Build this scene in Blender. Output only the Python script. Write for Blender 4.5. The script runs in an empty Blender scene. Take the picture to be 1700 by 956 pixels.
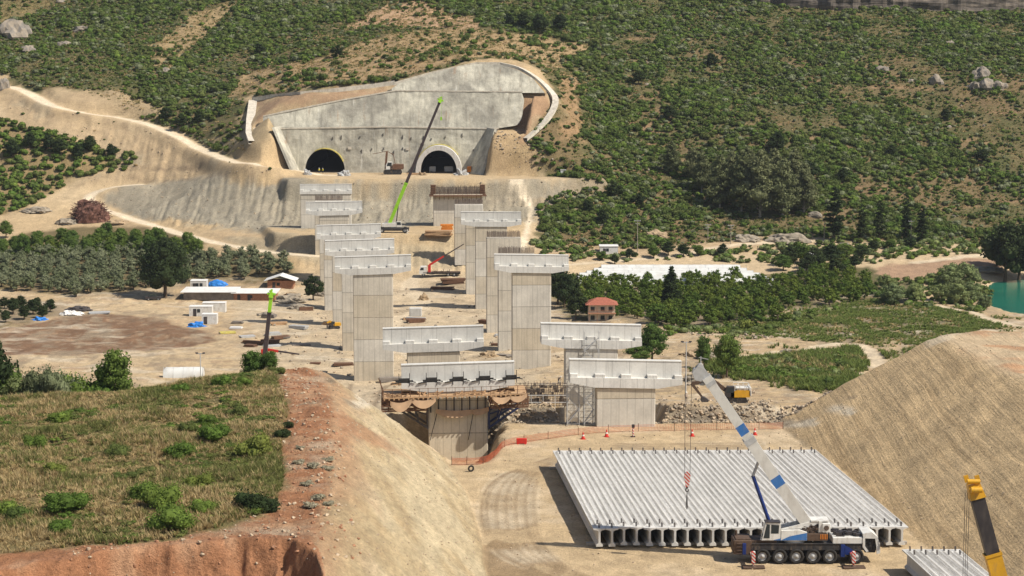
import bpy, bmesh, math, random
import numpy as np
from mathutils import Vector, Matrix, noise as mnoise
R = math.radians
SC = bpy.context.scene
COL = SC.collection

# ---------------------------------------------------------------- camera, sky, sun, exposure
FPX = 3310.0
CAMZ = 55.0
PITCH = math.atan(417 / FPX)
cd = bpy.data.cameras.new("camera")
cam = bpy.data.objects.new("camera", cd)
COL.objects.link(cam)
cam.location = (0, 0, CAMZ)
cam.rotation_euler = (math.pi / 2 - PITCH, 0, 0)
cd.sensor_width = 36.0
cd.lens = 36.0 * FPX / 1700.0
cd.clip_start = 1.0
cd.clip_end = 6000.0
SC.camera = cam

SUN_DIR = Vector((0.60, -0.26, 0.0)).normalized() * math.cos(R(49)) + Vector((0, 0, math.sin(R(49))))
w = bpy.data.worlds.new("World")
SC.world = w
w.use_nodes = True
nt = w.node_tree
bg = nt.nodes["Background"]
sky = nt.nodes.new("ShaderNodeTexSky")
sky.sky_type = 'NISHITA'
sky.sun_disc = False
sky.sun_elevation = R(49)
sky.sun_rotation = math.atan2(SUN_DIR.x, SUN_DIR.y)
sky.altitude = 100
sky.air_density = 1.0
sky.dust_density = 1.5
nt.links.new(sky.outputs[0], bg.inputs[0])
bg.inputs[1].default_value = 0.075
sl = bpy.data.lights.new("sun", 'SUN')
sl.energy = 4.4
sl.angle = R(0.53)
sl.color = (1.0, 0.93, 0.82)
so = bpy.data.objects.new("sun", sl)
COL.objects.link(so)
so.rotation_euler = SUN_DIR.to_track_quat('Z', 'Y').to_euler()
so.location = (100, -100, 300)
SC.view_settings.view_transform = 'Standard'
SC.view_settings.look = 'None'
SC.view_settings.exposure = 0.42
SC.view_settings.gamma = 1.0
SC.view_settings.use_curve_mapping = False
SC.render.engine = 'CYCLES'
SC.cycles.max_bounces = 5
SC.cycles.diffuse_bounces = 3
SC.cycles.glossy_bounces = 2
SC.cycles.transmission_bounces = 2
SC.cycles.use_denoising = True

rng = np.random.default_rng(7)
random.seed(7)

# ---------------------------------------------------------------- pixel rays of the 1700-wide photograph
_cp, _sp = math.cos(PITCH), math.sin(PITCH)
def ray(px, py):
    u = (px - 850) / FPX; v = (478 - py) / FPX
    return u, _cp + v * _sp, -_sp + v * _cp
def PD(px, py, d):
    a, b, c = ray(px, py); k = d / b
    return Vector((a * k, d, CAMZ + c * k))
def PZ(px, py, z):
    a, b, c = ray(px, py); k = (z - CAMZ) / c
    return Vector((a * k, b * k, z))
def XD(px, py, d):
    return PD(px, py, d).x

# ---------------------------------------------------------------- numpy noise
def _h(i, j, s):
    n = (i.astype(np.int64) * 374761393 + j.astype(np.int64) * 668265263 + s * 982451653) & 0xffffffff
    n = ((n ^ (n >> 13)) * 1274126177) & 0xffffffff
    return ((n ^ (n >> 16)) & 0xffff) / 32767.5 - 1.0
def vnoise(x, y, s=0):
    xi = np.floor(x); yi = np.floor(y)
    fx = x - xi; fy = y - yi
    fx = fx * fx * fx * (fx * (fx * 6 - 15) + 10); fy = fy * fy * fy * (fy * (fy * 6 - 15) + 10)
    a = _h(xi, yi, s); b = _h(xi + 1, yi, s); c = _h(xi, yi + 1, s); d = _h(xi + 1, yi + 1, s)
    return (a * (1 - fx) + b * fx) * (1 - fy) + (c * (1 - fx) + d * fx) * fy
def fbm(x, y, s=0, o=4, g=0.5):
    t = 0; a = 1.0; n = 0
    for k in range(o):
        t = t + a * vnoise(x * 2 ** k + 17.3 * k, y * 2 ** k - 9.1 * k, s + k); n += a; a *= g
    return t / n
def sstep(a, b, x):
    t = np.clip((x - a) / (b - a), 0, 1)
    return t * t * (3 - 2 * t)

def sdf_poly(P, x, y):
    """signed distance to polygon, positive inside"""
    P = np.asarray(P, float)
    d = np.full(x.shape, 1e18); ins = np.zeros(x.shape, bool)
    n = len(P)
    for i in range(n):
        ax, ay = P[i]; bx, by = P[(i + 1) % n]
        ex, ey = bx - ax, by - ay
        wx, wy = x - ax, y - ay
        t = np.clip((wx * ex + wy * ey) / (ex * ex + ey * ey + 1e-12), 0, 1)
        d = np.minimum(d, (wx - ex * t) ** 2 + (wy - ey * t) ** 2)
        c = ((ay > y) != (by > y))
        with np.errstate(divide='ignore', invalid='ignore'):
            xx = ax + (y - ay) * ex / (ey if abs(ey) > 1e-12 else 1e-12)
        ins ^= c & (x < xx)
    d = np.sqrt(d)
    return np.where(ins, d, -d)
def dist_line(P, x, y):
    P = np.asarray(P, float)
    d = np.full(x.shape, 1e18)
    for i in range(len(P) - 1):
        ax, ay = P[i][:2]; bx, by = P[i + 1][:2]
        ex, ey = bx - ax, by - ay
        t = np.clip(((x - ax) * ex + (y - ay) * ey) / (ex * ex + ey * ey + 1e-12), 0, 1)
        d = np.minimum(d, (x - ax - ex * t) ** 2 + (y - ay - ey * t) ** 2)
    return np.sqrt(d)
def smooth_line(P, n=6):
    """Catmull-Rom through points"""
    P = [Vector(p) for p in P]
    Q = [P[0] * 2 - P[1]] + P + [P[-1] * 2 - P[-2]]
    out = []
    for i in range(1, len(Q) - 2):
        for k in range(n):
            t = k / n
            a, b, c, d = Q[i - 1], Q[i], Q[i + 1], Q[i + 2]
            out.append(0.5 * ((2 * b) + (c - a) * t + (2 * a - 5 * b + 4 * c - d) * t * t + (3 * b - a - 3 * c + d) * t ** 3))
    out.append(P[-1])
    return out

# ---------------------------------------------------------------- objects, names, tags
def tag(o, label=None, cat=None, group=None, kind=None):
    if label: o["label"] = label
    if cat: o["category"] = cat
    if group: o["group"] = group
    if kind: o["kind"] = kind
    return o
def thing(name, label, cat, loc=(0, 0, 0), rz=0.0, group=None):
    o = bpy.data.objects.new(name, None)
    COL.objects.link(o)
    o.empty_display_size = 0.5
    o.location = loc
    o.rotation_euler = (0, 0, rz)
    return tag(o, label, cat, group)
def copy_tree(o, parent=None):
    c = o.copy()
    COL.objects.link(c)
    if parent is not None: c.parent = parent
    for ch in list(o.children):
        copy_tree(ch, c)
    return c
def np_mesh(name, V, Fq, mats, matidx=None, smooth=False):
    """mesh from an (N,3) array and an (M,k) face array"""
    V = np.asarray(V, np.float32); Fq = np.asarray(Fq, np.int32)
    me = bpy.data.meshes.new(name)
    m, k = Fq.shape
    me.vertices.add(len(V)); me.vertices.foreach_set("co", V.ravel())
    me.loops.add(m * k); me.loops.foreach_set("vertex_index", Fq.ravel())
    me.polygons.add(m)
    me.polygons.foreach_set("loop_start", np.arange(0, m * k, k, dtype=np.int32))
    me.polygons.foreach_set("loop_total", np.full(m, k, np.int32))
    if matidx is not None: me.polygons.foreach_set("material_index", np.asarray(matidx, np.int32))
    me.polygons.foreach_set("use_smooth", np.full(m, bool(smooth)))
    for mt in (mats if isinstance(mats, (list, tuple)) else [mats]): me.materials.append(mt)
    me.update(calc_edges=True)
    return me
def link(name, me, parent=None, loc=None):
    o = bpy.data.objects.new(name, me)
    COL.objects.link(o)
    if parent is not None: o.parent = parent
    if loc is not None: o.location = loc
    return o

class MB:
    """collects shapes and links them as ONE mesh object"""
    def __init__(s): s.v = []; s.f = []; s.m = []; s.X = Matrix.Identity(4); s.sm = []
    def add(s, vs, fs, m=0, sm=False):
        b = len(s.v)
        s.v += [tuple(s.X @ Vector(p)) for p in vs]
        s.f += [tuple(b + i for i in f) for f in fs]
        s.m += [m] * len(fs); s.sm += [sm] * len(fs)
        return s
    def box(s, x0, x1, y0, y1, z0, z1, m=0):
        return s.add([(x0, y0, z0), (x1, y0, z0), (x1, y1, z0), (x0, y1, z0), (x0, y0, z1), (x1, y0, z1), (x1, y1, z1), (x0, y1, z1)],
                     [(3, 2, 1, 0), (4, 5, 6, 7), (0, 1, 5, 4), (1, 2, 6, 5), (2, 3, 7, 6), (3, 0, 4, 7)], m)
    def cbox(s, x0, x1, y0, y1, z0, z1, c=0.05, m=0):
        """box with chamfered vertical and top edges"""
        a = [(x0 + c, y0), (x1 - c, y0), (x1, y0 + c), (x1, y1 - c), (x1 - c, y1), (x0 + c, y1), (x0, y1 - c), (x0, y0 + c)]
        cx, cy = (x0 + x1) / 2, (y0 + y1) / 2
        kx = 1 - 2 * c / max(x1 - x0, 1e-6); ky = 1 - 2 * c / max(y1 - y0, 1e-6)
        t = [(cx + (p[0] - cx) * kx, cy + (p[1] - cy) * ky) for p in a]
        vs = [(p[0], p[1], z0) for p in a] + [(p[0], p[1], z1 - c) for p in a] + [(p[0], p[1], z1) for p in t]
        fs = [tuple(range(7, -1, -1)), tuple(range(16, 24))]
        for r in (0, 8):
            for i in range(8):
                j = (i + 1) % 8
                fs.append((r + i, r + j, r + 8 + j, r + 8 + i))
        return s.add(vs, fs, m)
    def prism(s, poly, y0, y1, m=0, axis='y'):
        """polygon in x,z extruded along y (axis 'y'); in x,y along z (axis 'z'); in y,z along x (axis 'x')"""
        n = len(poly)
        if axis == 'y':
            vs = [(p[0], y0, p[1]) for p in poly] + [(p[0], y1, p[1]) for p in poly]
        elif axis == 'z':
            vs = [(p[0], p[1], y0) for p in poly] + [(p[0], p[1], y1) for p in poly]
        else:
            vs = [(y0, p[0], p[1]) for p in poly] + [(y1, p[0], p[1]) for p in poly]
        fs = [tuple(range(n)), tuple(range(2 * n - 1, n - 1, -1))]
        for i in range(n):
            j = (i + 1) % n
            fs.append((j, i, n + i, n + j))
        return s.add(vs, fs, m)
    def tube(s, p0, p1, r, n=6, m=0, r1=None, cap=True, sm=True):
        p0 = Vector(p0); p1 = Vector(p1); d = p1 - p0
        if d.length < 1e-6: return s
        q = d.to_track_quat('Z', 'Y'); r1 = r if r1 is None else r1
        vs = []
        for (p, rr) in ((p0, r), (p1, r1)):
            for i in range(n):
                a = 2 * math.pi * (i + 0.5) / n
                vs.append(p + q @ Vector((math.cos(a) * rr, math.sin(a) * rr, 0)))
        fs = [(i, (i + 1) % n, n + (i + 1) % n, n + i) for i in range(n)]
        s.add(vs, fs, m, sm and n > 4)
        if cap: s.add(vs, [tuple(range(n - 1, -1, -1)), tuple(range(n, 2 * n))], m)
        return s
    def path(s, pts, r, n=5, m=0):
        for a, b in zip(pts[:-1], pts[1:]): s.tube(a, b, r, n, m, cap=False)
        return s
    def beam(s, p0, p1, w, h, m=0, w1=None, h1=None, up=(0, 0, 1)):
        """rectangular bar between two points"""
        p0 = Vector(p0); p1 = Vector(p1); d = (p1 - p0).normalized(); u = Vector(up)
        sx = d.cross(u)
        if sx.length < 1e-4: sx = d.cross(Vector((0, 1, 0)))
        sx.normalize(); uz = sx.cross(d)
        w1 = w if w1 is None else w1; h1 = h if h1 is None else h1
        vs = []
        for (p, a, b) in ((p0, w, h), (p1, w1, h1)):
            for (i, j) in ((-1, -1), (1, -1), (1, 1), (-1, 1)):
                vs.append(p + sx * (i * a / 2) + uz * (j * b / 2))
        return s.add(vs, [(0, 1, 2, 3), (7, 6, 5, 4), (1, 0, 4, 5), (2, 1, 5, 6), (3, 2, 6, 7), (0, 3, 7, 4)], m)
    def ball(s, c, rx, ry=None, rz=None, seg=10, rings=6, m=0):
        ry = rx if ry is None else ry; rz = rx if rz is None else rz
        c = Vector(c); vs = [c + Vector((0, 0, rz))]
        for i in range(1, rings):
            t = math.pi * i / rings
            for j in range(seg):
                a = 2 * math.pi * j / seg
                vs.append(c + Vector((rx * math.sin(t) * math.cos(a), ry * math.sin(t) * math.sin(a), rz * math.cos(t))))
        vs.append(c - Vector((0, 0, rz)))
        fs = [(0, 1 + j, 1 + (j + 1) % seg) for j in range(seg)]
        for i in range(rings - 2):
            for j in range(seg):
                a = 1 + i * seg + j; b = 1 + i * seg + (j + 1) % seg
                fs.append((a, a + seg, b + seg, b))
        e = 1 + (rings - 2) * seg
        fs += [(len(vs) - 1, e + (j + 1) % seg, e + j) for j in range(seg)]
        return s.add(vs, fs, m, True)
    def sheet(s, rows, m=0, sm=True):
        """grid of points: rows of equal length"""
        n = len(rows[0]); vs = [p for r in rows for p in r]; fs = []
        for i in range(len(rows) - 1):
            for j in range(n - 1):
                a = i * n + j
                fs.append((a, a + 1, a + n + 1, a + n))
        return s.add(vs, fs, m, sm)
    def build(s, name, mats, parent=None, loc=None, fix=True):
        me = bpy.data.meshes.new(name)
        me.from_pydata(s.v, [], s.f)
        for mt in (mats if isinstance(mats, (list, tuple)) else [mats]): me.materials.append(mt)
        me.polygons.foreach_set("material_index", s.m)
        me.polygons.foreach_set("use_smooth", s.sm)
        if fix:
            bm = bmesh.new(); bm.from_mesh(me)
            bmesh.ops.recalc_face_normals(bm, faces=bm.faces)
            bm.to_mesh(me); bm.free()
        me.update()
        return link(name, me, parent, loc)

# ---------------------------------------------------------------- materials
class NT:
    def __init__(s, name):
        s.m = bpy.data.materials.new(name); s.m.use_nodes = True
        s.t = s.m.node_tree; s.b = s.t.nodes["Principled BSDF"]
        s.b.inputs["Specular IOR Level"].default_value = 0.25
    def n(s, ty, **kw):
        nd = s.t.nodes.new(ty)
        for k, v in kw.items(): setattr(nd, k, v)
        return nd
    def l(s, a, b): s.t.links.new(a, b)
    def val(s, x, sock):
        if hasattr(x, 'links') or hasattr(x, 'is_output'): s.l(x, sock)
        else: sock.default_value = x
    def math(s, op, a, b=0.0, clamp=False):
        nd = s.n("ShaderNodeMath", operation=op, use_clamp=clamp); s.val(a, nd.inputs[0]); s.val(b, nd.inputs[1]); return nd.outputs[0]
    def coord(s, scale=(1, 1, 1), rand=True, kind='Object', rot=(0, 0, 0)):
        tc = s.n("ShaderNodeTexCoord"); mp = s.n("ShaderNodeMapping"); mp.inputs["Scale"].default_value = scale
        mp.inputs["Rotation"].default_value = rot
        s.l(tc.outputs[kind], mp.inputs[0])
        if rand:
            oi = s.n("ShaderNodeObjectInfo"); k = s.math('MULTIPLY', oi.outputs["Random"], 137.0)
            cb = s.n("ShaderNodeCombineXYZ"); s.l(k, cb.inputs[0]); s.l(k, cb.inputs[1])
            s.l(cb.outputs[0], mp.inputs["Location"])
        return mp.outputs[0]
    def noise(s, vec, scale, detail=4, rough=0.55):
        nd = s.n("ShaderNodeTexNoise"); nd.inputs["Scale"].default_value = scale; nd.inputs["Detail"].default_value = detail
        nd.inputs["Roughness"].default_value = rough
        if vec is not None: s.l(vec, nd.inputs["Vector"])
        return nd.outputs["Fac"]
    def ramp(s, f, a, b, ca=0.0, cb=1.0):
        nd = s.n("ShaderNodeMapRange"); s.val(f, nd.inputs[0])
        for i, q in enumerate((a, b, ca, cb)): nd.inputs[1 + i].default_value = q
        return nd.outputs[0]
    def mix(s, f, a, b, mode='MIX'):
        nd = s.n("ShaderNodeMix", data_type='RGBA', blend_type=mode); s.val(f, nd.inputs[0])
        for q, i in ((a, 6), (b, 7)):
            if isinstance(q, tuple): nd.inputs[i].default_value = (*q[:3], 1)
            else: s.l(q, nd.inputs[i])
        return nd.outputs[2]
    def scale(s, col, f):
        """colour times a factor"""
        nd = s.n("ShaderNodeVectorMath", operation='SCALE')
        if isinstance(col, tuple): nd.inputs[0].default_value = col[:3]
        else: s.l(col, nd.inputs[0])
        s.val(f, nd.inputs["Scale"]); return nd.outputs[0]
    def bump(s, h, strength=0.5, dist=0.1):
        nd = s.n("ShaderNodeBump"); nd.inputs["Strength"].default_value = strength; nd.inputs["Distance"].default_value = dist
        s.l(h, nd.inputs["Height"]); s.l(nd.outputs[0], s.b.inputs["Normal"])
    def done(s, col, rough=0.9, metal=0.0):
        if isinstance(col, tuple): s.b.inputs["Base Color"].default_value = (*col[:3], 1)
        else: s.l(col, s.b.inputs["Base Color"])
        s.b.inputs["Roughness"].default_value = rough; s.b.inputs["Metallic"].default_value = metal
        return s.m

def m_plain(name, col, rough=0.6, var=0.18, sc=1.5, metal=0.0, dirt=None, dirt_amt=0.3, bump=0.0):
    """paint, metal, cloth: a colour with wear"""
    q = NT(name); c = q.coord()
    f = q.noise(c, sc, 5)
    k = q.ramp(f, 0.3, 0.7, 1 - var, 1 + var)
    cc = q.scale(col, k)
    if dirt:
        f2 = q.noise(q.coord((1, 1, 0.35)), sc * 1.7, 6, 0.65)
        cc = q.mix(q.ramp(f2, 0.5, 0.72, 0.0, dirt_amt * 2), cc, dirt)
    if bump: q.bump(f, bump, 0.05)
    return q.done(cc, rough, metal)
# ================================================================ TERRAIN
_cols = [  # (px, py, depth) or (px, py, None, z): the lie of the natural ground
 (-250,0,905),(-250,140,770),(-250,300,700),(-250,430,610),(-250,560,470),
 (100,0,890),(100,60,835),(100,140,752),(100,200,722),(100,262,700),(100,305,690),(100,350,668),(100,390,640),(100,430,600),(100,480,555),(100,560,474),(100,620,420),
 (350,0,865),(350,60,815),(350,120,766),(350,200,722),(350,270,690),(350,345,655),(350,390,622),(350,420,600),(350,470,565),(350,530,507),(350,600,440),
 (600,0,855),(600,60,790),(600,105,735),(470,180,690),(655,140,702),(790,105,712),(880,118,712),(925,165,697),(870,232,678),(413,237,680),
 (480,292,664),(600,294,664),(750,294,664),(850,294,664),(960,297,664),(560,375,621),(700,375,621),(560,388,600),(700,388,600),(600,440,583),(700,440,583),(600,462,572),(720,462,572),(600,540,497),(720,540,497),(600,620,425),(720,620,425),
 (950,0,855),(950,60,800),(950,130,740),(980,220,700),(920,350,640),(940,400,620),(940,440,590),(920,500,535),(940,590,440),
 (1200,0,862),(1200,60,812),(1200,120,772),(1200,200,722),(1200,300,676),(1200,380,640),(1200,420,615),(1200,450,590),(1200,520,510),(1200,560,460),(1200,600,415),(1200,660,368),
 (1450,0,875),(1450,130,770),(1450,280,690),(1450,390,640),(1450,440,598),(1450,520,512),(1450,570,455),(1400,620,400),
 (1650,0,885),(1650,130,765),(1650,300,690),(1650,400,640),(1650,440,600),(1650,480,566),(1650,530,500),(1650,570,455),
 (1950,0,905),(1950,140,770),(1950,300,690),(1950,440,600),(1950,560,460)]
_C = [tuple(PD(*c)) for c in _cols]
for X in (-420, -200, -60, 60, 220, 420): _C += [(X, 1000, 118 + 6 * math.sin(X)), (X, 1150, 150)]
for X in (-330, -180, -70, -30): _C += [(X, 330, -16), (X, 260, -15.5)]
for X in (-10, 15, 40): _C += [(X, 335, -11), (X, 285, -7)]
for X in (70, 180, 330): _C += [(X, 350, -12.5), (X, 280, -12)]
for X in (-330, -120, 0, 120, 330): _C += [(X, 120, -14)]
_C = np.array(_C)
def _tps_fit(P, lam=0.3):
    n = len(P); xy = P[:, :2] / 100
    r2 = ((xy[:, None] - xy[None]) ** 2).sum(-1)
    K = 0.5 * r2 * np.log(r2 + 1e-12) + lam * 0.01 * np.eye(n)
    Q = np.c_[np.ones(n), xy]
    A = np.block([[K, Q], [Q.T, np.zeros((3, 3))]])
    return np.linalg.solve(A, np.r_[P[:, 2], 0, 0, 0]), xy
_tw, _txy = _tps_fit(_C)
GX0, GY0, GS = -560.0, 60.0, 4.0
_gx = np.arange(GX0, 561, GS); _gy = np.arange(GY0, 1301, GS)
_mx, _my = np.meshgrid(_gx, _gy)
_base = np.zeros(_mx.shape)
_a, _b = _mx / 100, _my / 100
for (wt, p) in zip(_tw[:-3], _txy):
    r2 = (_a - p[0]) ** 2 + (_b - p[1]) ** 2
    _base += wt * 0.5 * r2 * np.log(r2 + 1e-12)
_base += _tw[-3] + _tw[-2] * _a + _tw[-1] * _b
def base_h(x, y):
    u = np.clip((x - GX0) / GS, 0, len(_gx) - 1.001); v = np.clip((y - GY0) / GS, 0, len(_gy) - 1.001)
    i = u.astype(int); j = v.astype(int); fu = u - i; fv = v - j
    return (_base[j, i] * (1 - fu) + _base[j, i + 1] * fu) * (1 - fv) + (_base[j + 1, i] * (1 - fu) + _base[j + 1, i + 1] * fu) * fv

LEFT_TOE = [(0, 140), (-1.2, 185), (-2.6, 203), (-3.0, 213), (-5.0, 235), (-8.6, 257), (-11.5, 266), (-20, 276), (-30, 279), (-42, 268), (-54, 256), (-75, 252), (-220, 250), (-220, 140)]
LIP_X = [-200, -60, -42, -33, -23, -19, -16.5, -12, 100]
LIP_Y = [148, 154, 157.5, 165, 168, 166.5, 164, 140, 120]
RIGHT_TOE = [(37.6, 283), (43, 241), (44.3, 222), (45.5, 205), (47, 140), (220, 140), (220, 300), (95, 305), (66, 309), (50, 302)]
PORTAL_X = (XD(455, 250, 686), XD(806, 250, 686))
TUNNELS = [(XD(539, 260, 686), 7.0), (XD(729, 260, 686), 7.3)]
ZPLAT = PD(600, 288, 682).z
POND = None
def gully(x, y, s, wl):
    n = vnoise(x / wl + 0.35 * vnoise(y / 9.0, x / 14.0, s + 5), y / (wl * 9), s)
    return 1 - np.abs(n) * 2
XL = XD(500, 290, 686); XR1 = XD(797, 290, 684); XR2 = XD(869, 160, 694); XR3 = XD(905, 150, 703)
PADS = []   # (polygon, z, blend): levelled places, filled in below
CARVED = [] # extra raising or lowering: (polygon, dz, blend)
def H0(x, y):
    x = np.asarray(x, float); y = np.asarray(y, float)
    z = base_h(x, y)
    far = sstep(620, 720, y)
    z = z + far * (2.4 * fbm(x / 38, y / 38, 3, 4) + 0.6 * fbm(x / 7, y / 7, 9, 3)) + (1 - far) * (0.3 * fbm(x / 15, y / 15, 5, 3) + 0.26 * fbm(x / 3.5, y / 3.5, 6, 3) + 0.35 * np.maximum(0, fbm(x / 9, y / 9, 8, 3) - .15) * 3 * ((np.abs(x) < 140) & (y < 580)))
    return z
def H(x, y):
    x = np.asarray(x, float); y = np.asarray(y, float)
    z = H0(x, y)
    # cut slopes under the tunnel platform: gullied clay
    for (P, amp, wl, sd) in GULLIES:
        m = sstep(-1, 6, sdf_poly(P, x, y))
        z = z + m * (amp * (gully(x, y, sd, wl) - 0.4) + 0.5 * fbm(x / 2.2, y / 2.2, sd + 7, 4) + 0.5 * vnoise(x / 30, y / 1.6, sd + 9))
    for (P, zz, bl) in PADS:
        m = sstep(-bl, 0, sdf_poly(P, x, y))
        zz_ = zz(x, y) if callable(zz) else zz
        z = z * (1 - m) + zz_ * m
    for (P, dz, bl) in CARVED:
        z = z + dz * sstep(-bl, bl, sdf_poly(P, x, y) + 0.25 * bl * fbm(x / 5, y / 5, 31, 2))
    # tunnel cut
    px0, px1 = PORTAL_X
    prof = np.interp(y, [640, 688.4, 693.0, 699.0, 701.5, 709, 712, 730], [22.6, 22.6, 23.4, 34.8, 35.4, 44.6, 80, 200])
    prof = np.where(y < 688.5, np.where(y > 655, ZPLAT, 99), prof)
    left_edge = ZPLAT - 0.4 + np.clip(XL - 1.3 - np.clip(687 - y, 0, 14) * 0.1 - x, 0, 99) * 1.9
    left_edge = np.where(y > 690.2, 9 * np.clip(XD(434, 190, 693) - x, 0, 99), left_edge)
    x1 = np.interp(y, [686, 690.3, 690.8, 697.5, 698.5, 720], [XR1, XR1, XR2, XR2 + 1, XR3, XR3])
    right_edge = ZPLAT - 0.4 + np.clip(x - x1, 0, 99) * np.where(y < 690.5, 3.0, 9.0)
    right_edge = np.minimum(right_edge, np.where(y < 690.6, 22.6 + 4 * np.clip(x - XR2 - 0.5, 0, 99), np.where(y < 698, 34.5 + 9 * np.clip(x - XR3, 0, 99), 999)))
    cutz = np.maximum(prof, np.maximum(left_edge, right_edge))
    cutz = cutz + ((x > XR1 + 1) | (x < XL - 3)) * (y < 688) * (y > 668) * np.minimum(0, 1.6 * fbm(x / 3.5, y / 3.5, 25, 4) - 0.5)
    z = np.where(z > cutz, cutz, z)
    # construction yard at the near end of the viaduct
    yy = 0.10 * fbm(x / 6, y / 6, 41, 4) + 0.05 * fbm(x / 1.5, y / 1.5, 44, 2)
    yard = np.where(y < 282.2, 0, np.where(y < 284, (y - 282.2) / 1.8 * 2.0, 2.0 - 0.172 * (y - 284)))
    yard = yard + sstep(281.2, 283, y) * (1 - sstep(320, 380, y)) * (0.45 * fbm(x / 4, y / 4, 77, 4) + 0.3 * fbm(x / 1.2, y / 1.2, 78, 3) * (y < 286)) + yy
    yard = yard - 0.5 * np.clip(-17 - x, 0, 60) * sstep(250, 265, y) - 0.35 * np.clip(x - 70, 0, 200)
    pit = sdf_poly([(-17, 283.5), (-13.5, 262), (-8.6, 255), (-2.5, 255), (-1.6, 270), (-1.4, 283.5)], x, y) + 0.7 * fbm(x / 3, y / 3, 21, 3)
    yard = yard - 4.6 * sstep(-0.6, 2.2, pit) * sstep(252, 272, y)
    z = np.maximum(z, yard)
    trench = np.minimum(np.minimum(x - 6.6, 22 - x), np.minimum(y - 280.5, 319 - y))
    z = np.where(trench > -1.5, np.minimum(z, -0.15 - (y - 281) * 0.215 + 2.4 * np.clip(0.4 - trench, 0, 3) + 0.2 * fbm(x / 2, y / 2, 23, 3)), z)
    # left spur with its cut slope
    s = sdf_poly(LEFT_TOE, x, y) + 0.5 * fbm(x / 4, y / 9, 51, 3)
    hL = 12 + 0.9 * fbm(x / 18, y / 18, 55, 3) + 0.18 * fbm(x / 1.5, y / 1.5, 57, 3)
    k = s * 0.76
    q = 1.4
    left = np.where(hL - k > q, k, np.where(k - hL > q, hL, hL - (q - (k - hL)) ** 2 / (4 * q)))
    left = left + 0.10 * np.exp(-((s - 8) / 8) ** 2) * fbm(x / 1.2 + y / 3, y / 2.2, 58, 3)
    lip = y - np.interp(x, LIP_X, LIP_Y) + 0.9 * fbm(x / 4, y / 4, 61, 3) + 0.10 * gully(x, y * 0, 63, 0.9) + 0.6 * fbm(x / 1.6, y / 1.6, 65, 3)
    left = np.minimum(left, np.where(lip < 0, np.maximum(hL + lip * 1.7, -0.5), 99))
    z = np.maximum(z, left)
    # right mound
    s = sdf_poly(RIGHT_TOE, x, y)
    hR = 13.0 - 0.05 * np.clip(x - 60, 0, 99) + 0.7 * fbm(x / 14, y / 14, 71, 3) + 0.7 * sstep(70, 95, x) * fbm(x / 9, y / 9, 79, 2)
    k = s * 0.62 + 0.07 * fbm(x / 1.1, y / 14, 73, 2) + 0.45 * fbm(x / 7, y / 9, 74, 3)
    q = 1.1
    right = np.where(hR - k > q, k, np.where(k - hR > q, hR, hR - (q - (k - hR)) ** 2 / (4 * q)))
    z = np.maximum(z, right)
    return z
GULLIES = []
def hit(px, py, Hf=None):
    """where the line of sight of a photo pixel meets the ground"""
    Hf = Hf or H
    px = np.atleast_1d(np.asarray(px, float)); py = np.atleast_1d(np.asarray(py, float))
    a, b, c = ray(px, py)
    ys = np.arange(125, 1250, 1.5)
    k = ys[None, :] / (b * np.ones_like(px))[:, None]
    X = (a * np.ones_like(px))[:, None] * k; Y = np.broadcast_to(ys[None, :], X.shape); Z = CAMZ + (c * np.ones_like(px))[:, None] * k
    below = Z <= Hf(X.ravel(), Y.ravel()).reshape(X.shape)
    i = np.argmax(below, axis=1); i = np.where(below.any(1), np.maximum(i, 1), len(ys) - 1)
    lo = ys[i - 1].astype(float); hi = ys[i].astype(float)
    aa = a * np.ones_like(px); bb = b * np.ones_like(px); cc = c * np.ones_like(px)
    for _ in range(12):
        mid = (lo + hi) / 2; kk = mid / bb
        bl = CAMZ + cc * kk <= Hf(aa * kk, mid)
        hi = np.where(bl, mid, hi); lo = np.where(bl, lo, mid)
    kk = hi / bb
    return np.c_[aa * kk, hi, CAMZ + cc * kk]
def HP(px, py):
    return Vector(hit(px, py)[0])
def hz(x, y): return float(H(np.array([float(x)]), np.array([float(y)]))[0])
def wpoly(pts):
    """photo outline on the ground -> plan outline"""
    p = np.array(pts, float)
    # densify long edges so that the outline follows the ground
    q = []
    for i in range(len(p)):
        a, b = p[i], p[(i + 1) % len(p)]
        n = max(1, int(np.hypot(*(b - a)) / 60))
        for k in range(n): q.append(a + (b - a) * k / n)
    q = np.array(q)
    return hit(q[:, 0], q[:, 1])[:, :2]
def wline(pts, n=5):
    P = hit([p[0] for p in pts], [p[1] for p in pts])
    L = smooth_line([Vector((a[0], a[1], 0)) for a in P], n)
    return [(p.x, p.y) for p in L]

# levelled places
Z_BENCH = PD(650, 386, 600).z
_bench = [tuple(PD(x, y, d))[:2] for (x, y, d) in ((440, 380, 624), (760, 378, 626), (775, 389, 596), (600, 391, 595), (460, 391, 596))]
_plat = [tuple(PD(x, 288, d))[:2] for (x, d) in ((498, 688), (797, 688), (805, 671), (990, 668), (1000, 662), (860, 654), (480, 654), (470, 662), (494, 672))]
PADS += [(_bench, Z_BENCH, 2.5), (_plat, ZPLAT, 3.0)]
GULLIES += [([tuple(PD(x, y, d))[:2] for (x, y, d) in ((180, 340, 662), (330, 300, 676), (860, 300, 655), (1000, 310, 655), (900, 370, 632), (640, 372, 624), (430, 372, 626), (250, 360, 640))], 0.42, 1.5, 201),
            ([tuple(PD(x, y, d))[:2] for (x, y, d) in ((420, 400, 596), (780, 395, 594), (880, 410, 590), (880, 440, 577), (700, 445, 577), (480, 440, 577))], 0.42, 1.4, 203)]

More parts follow.
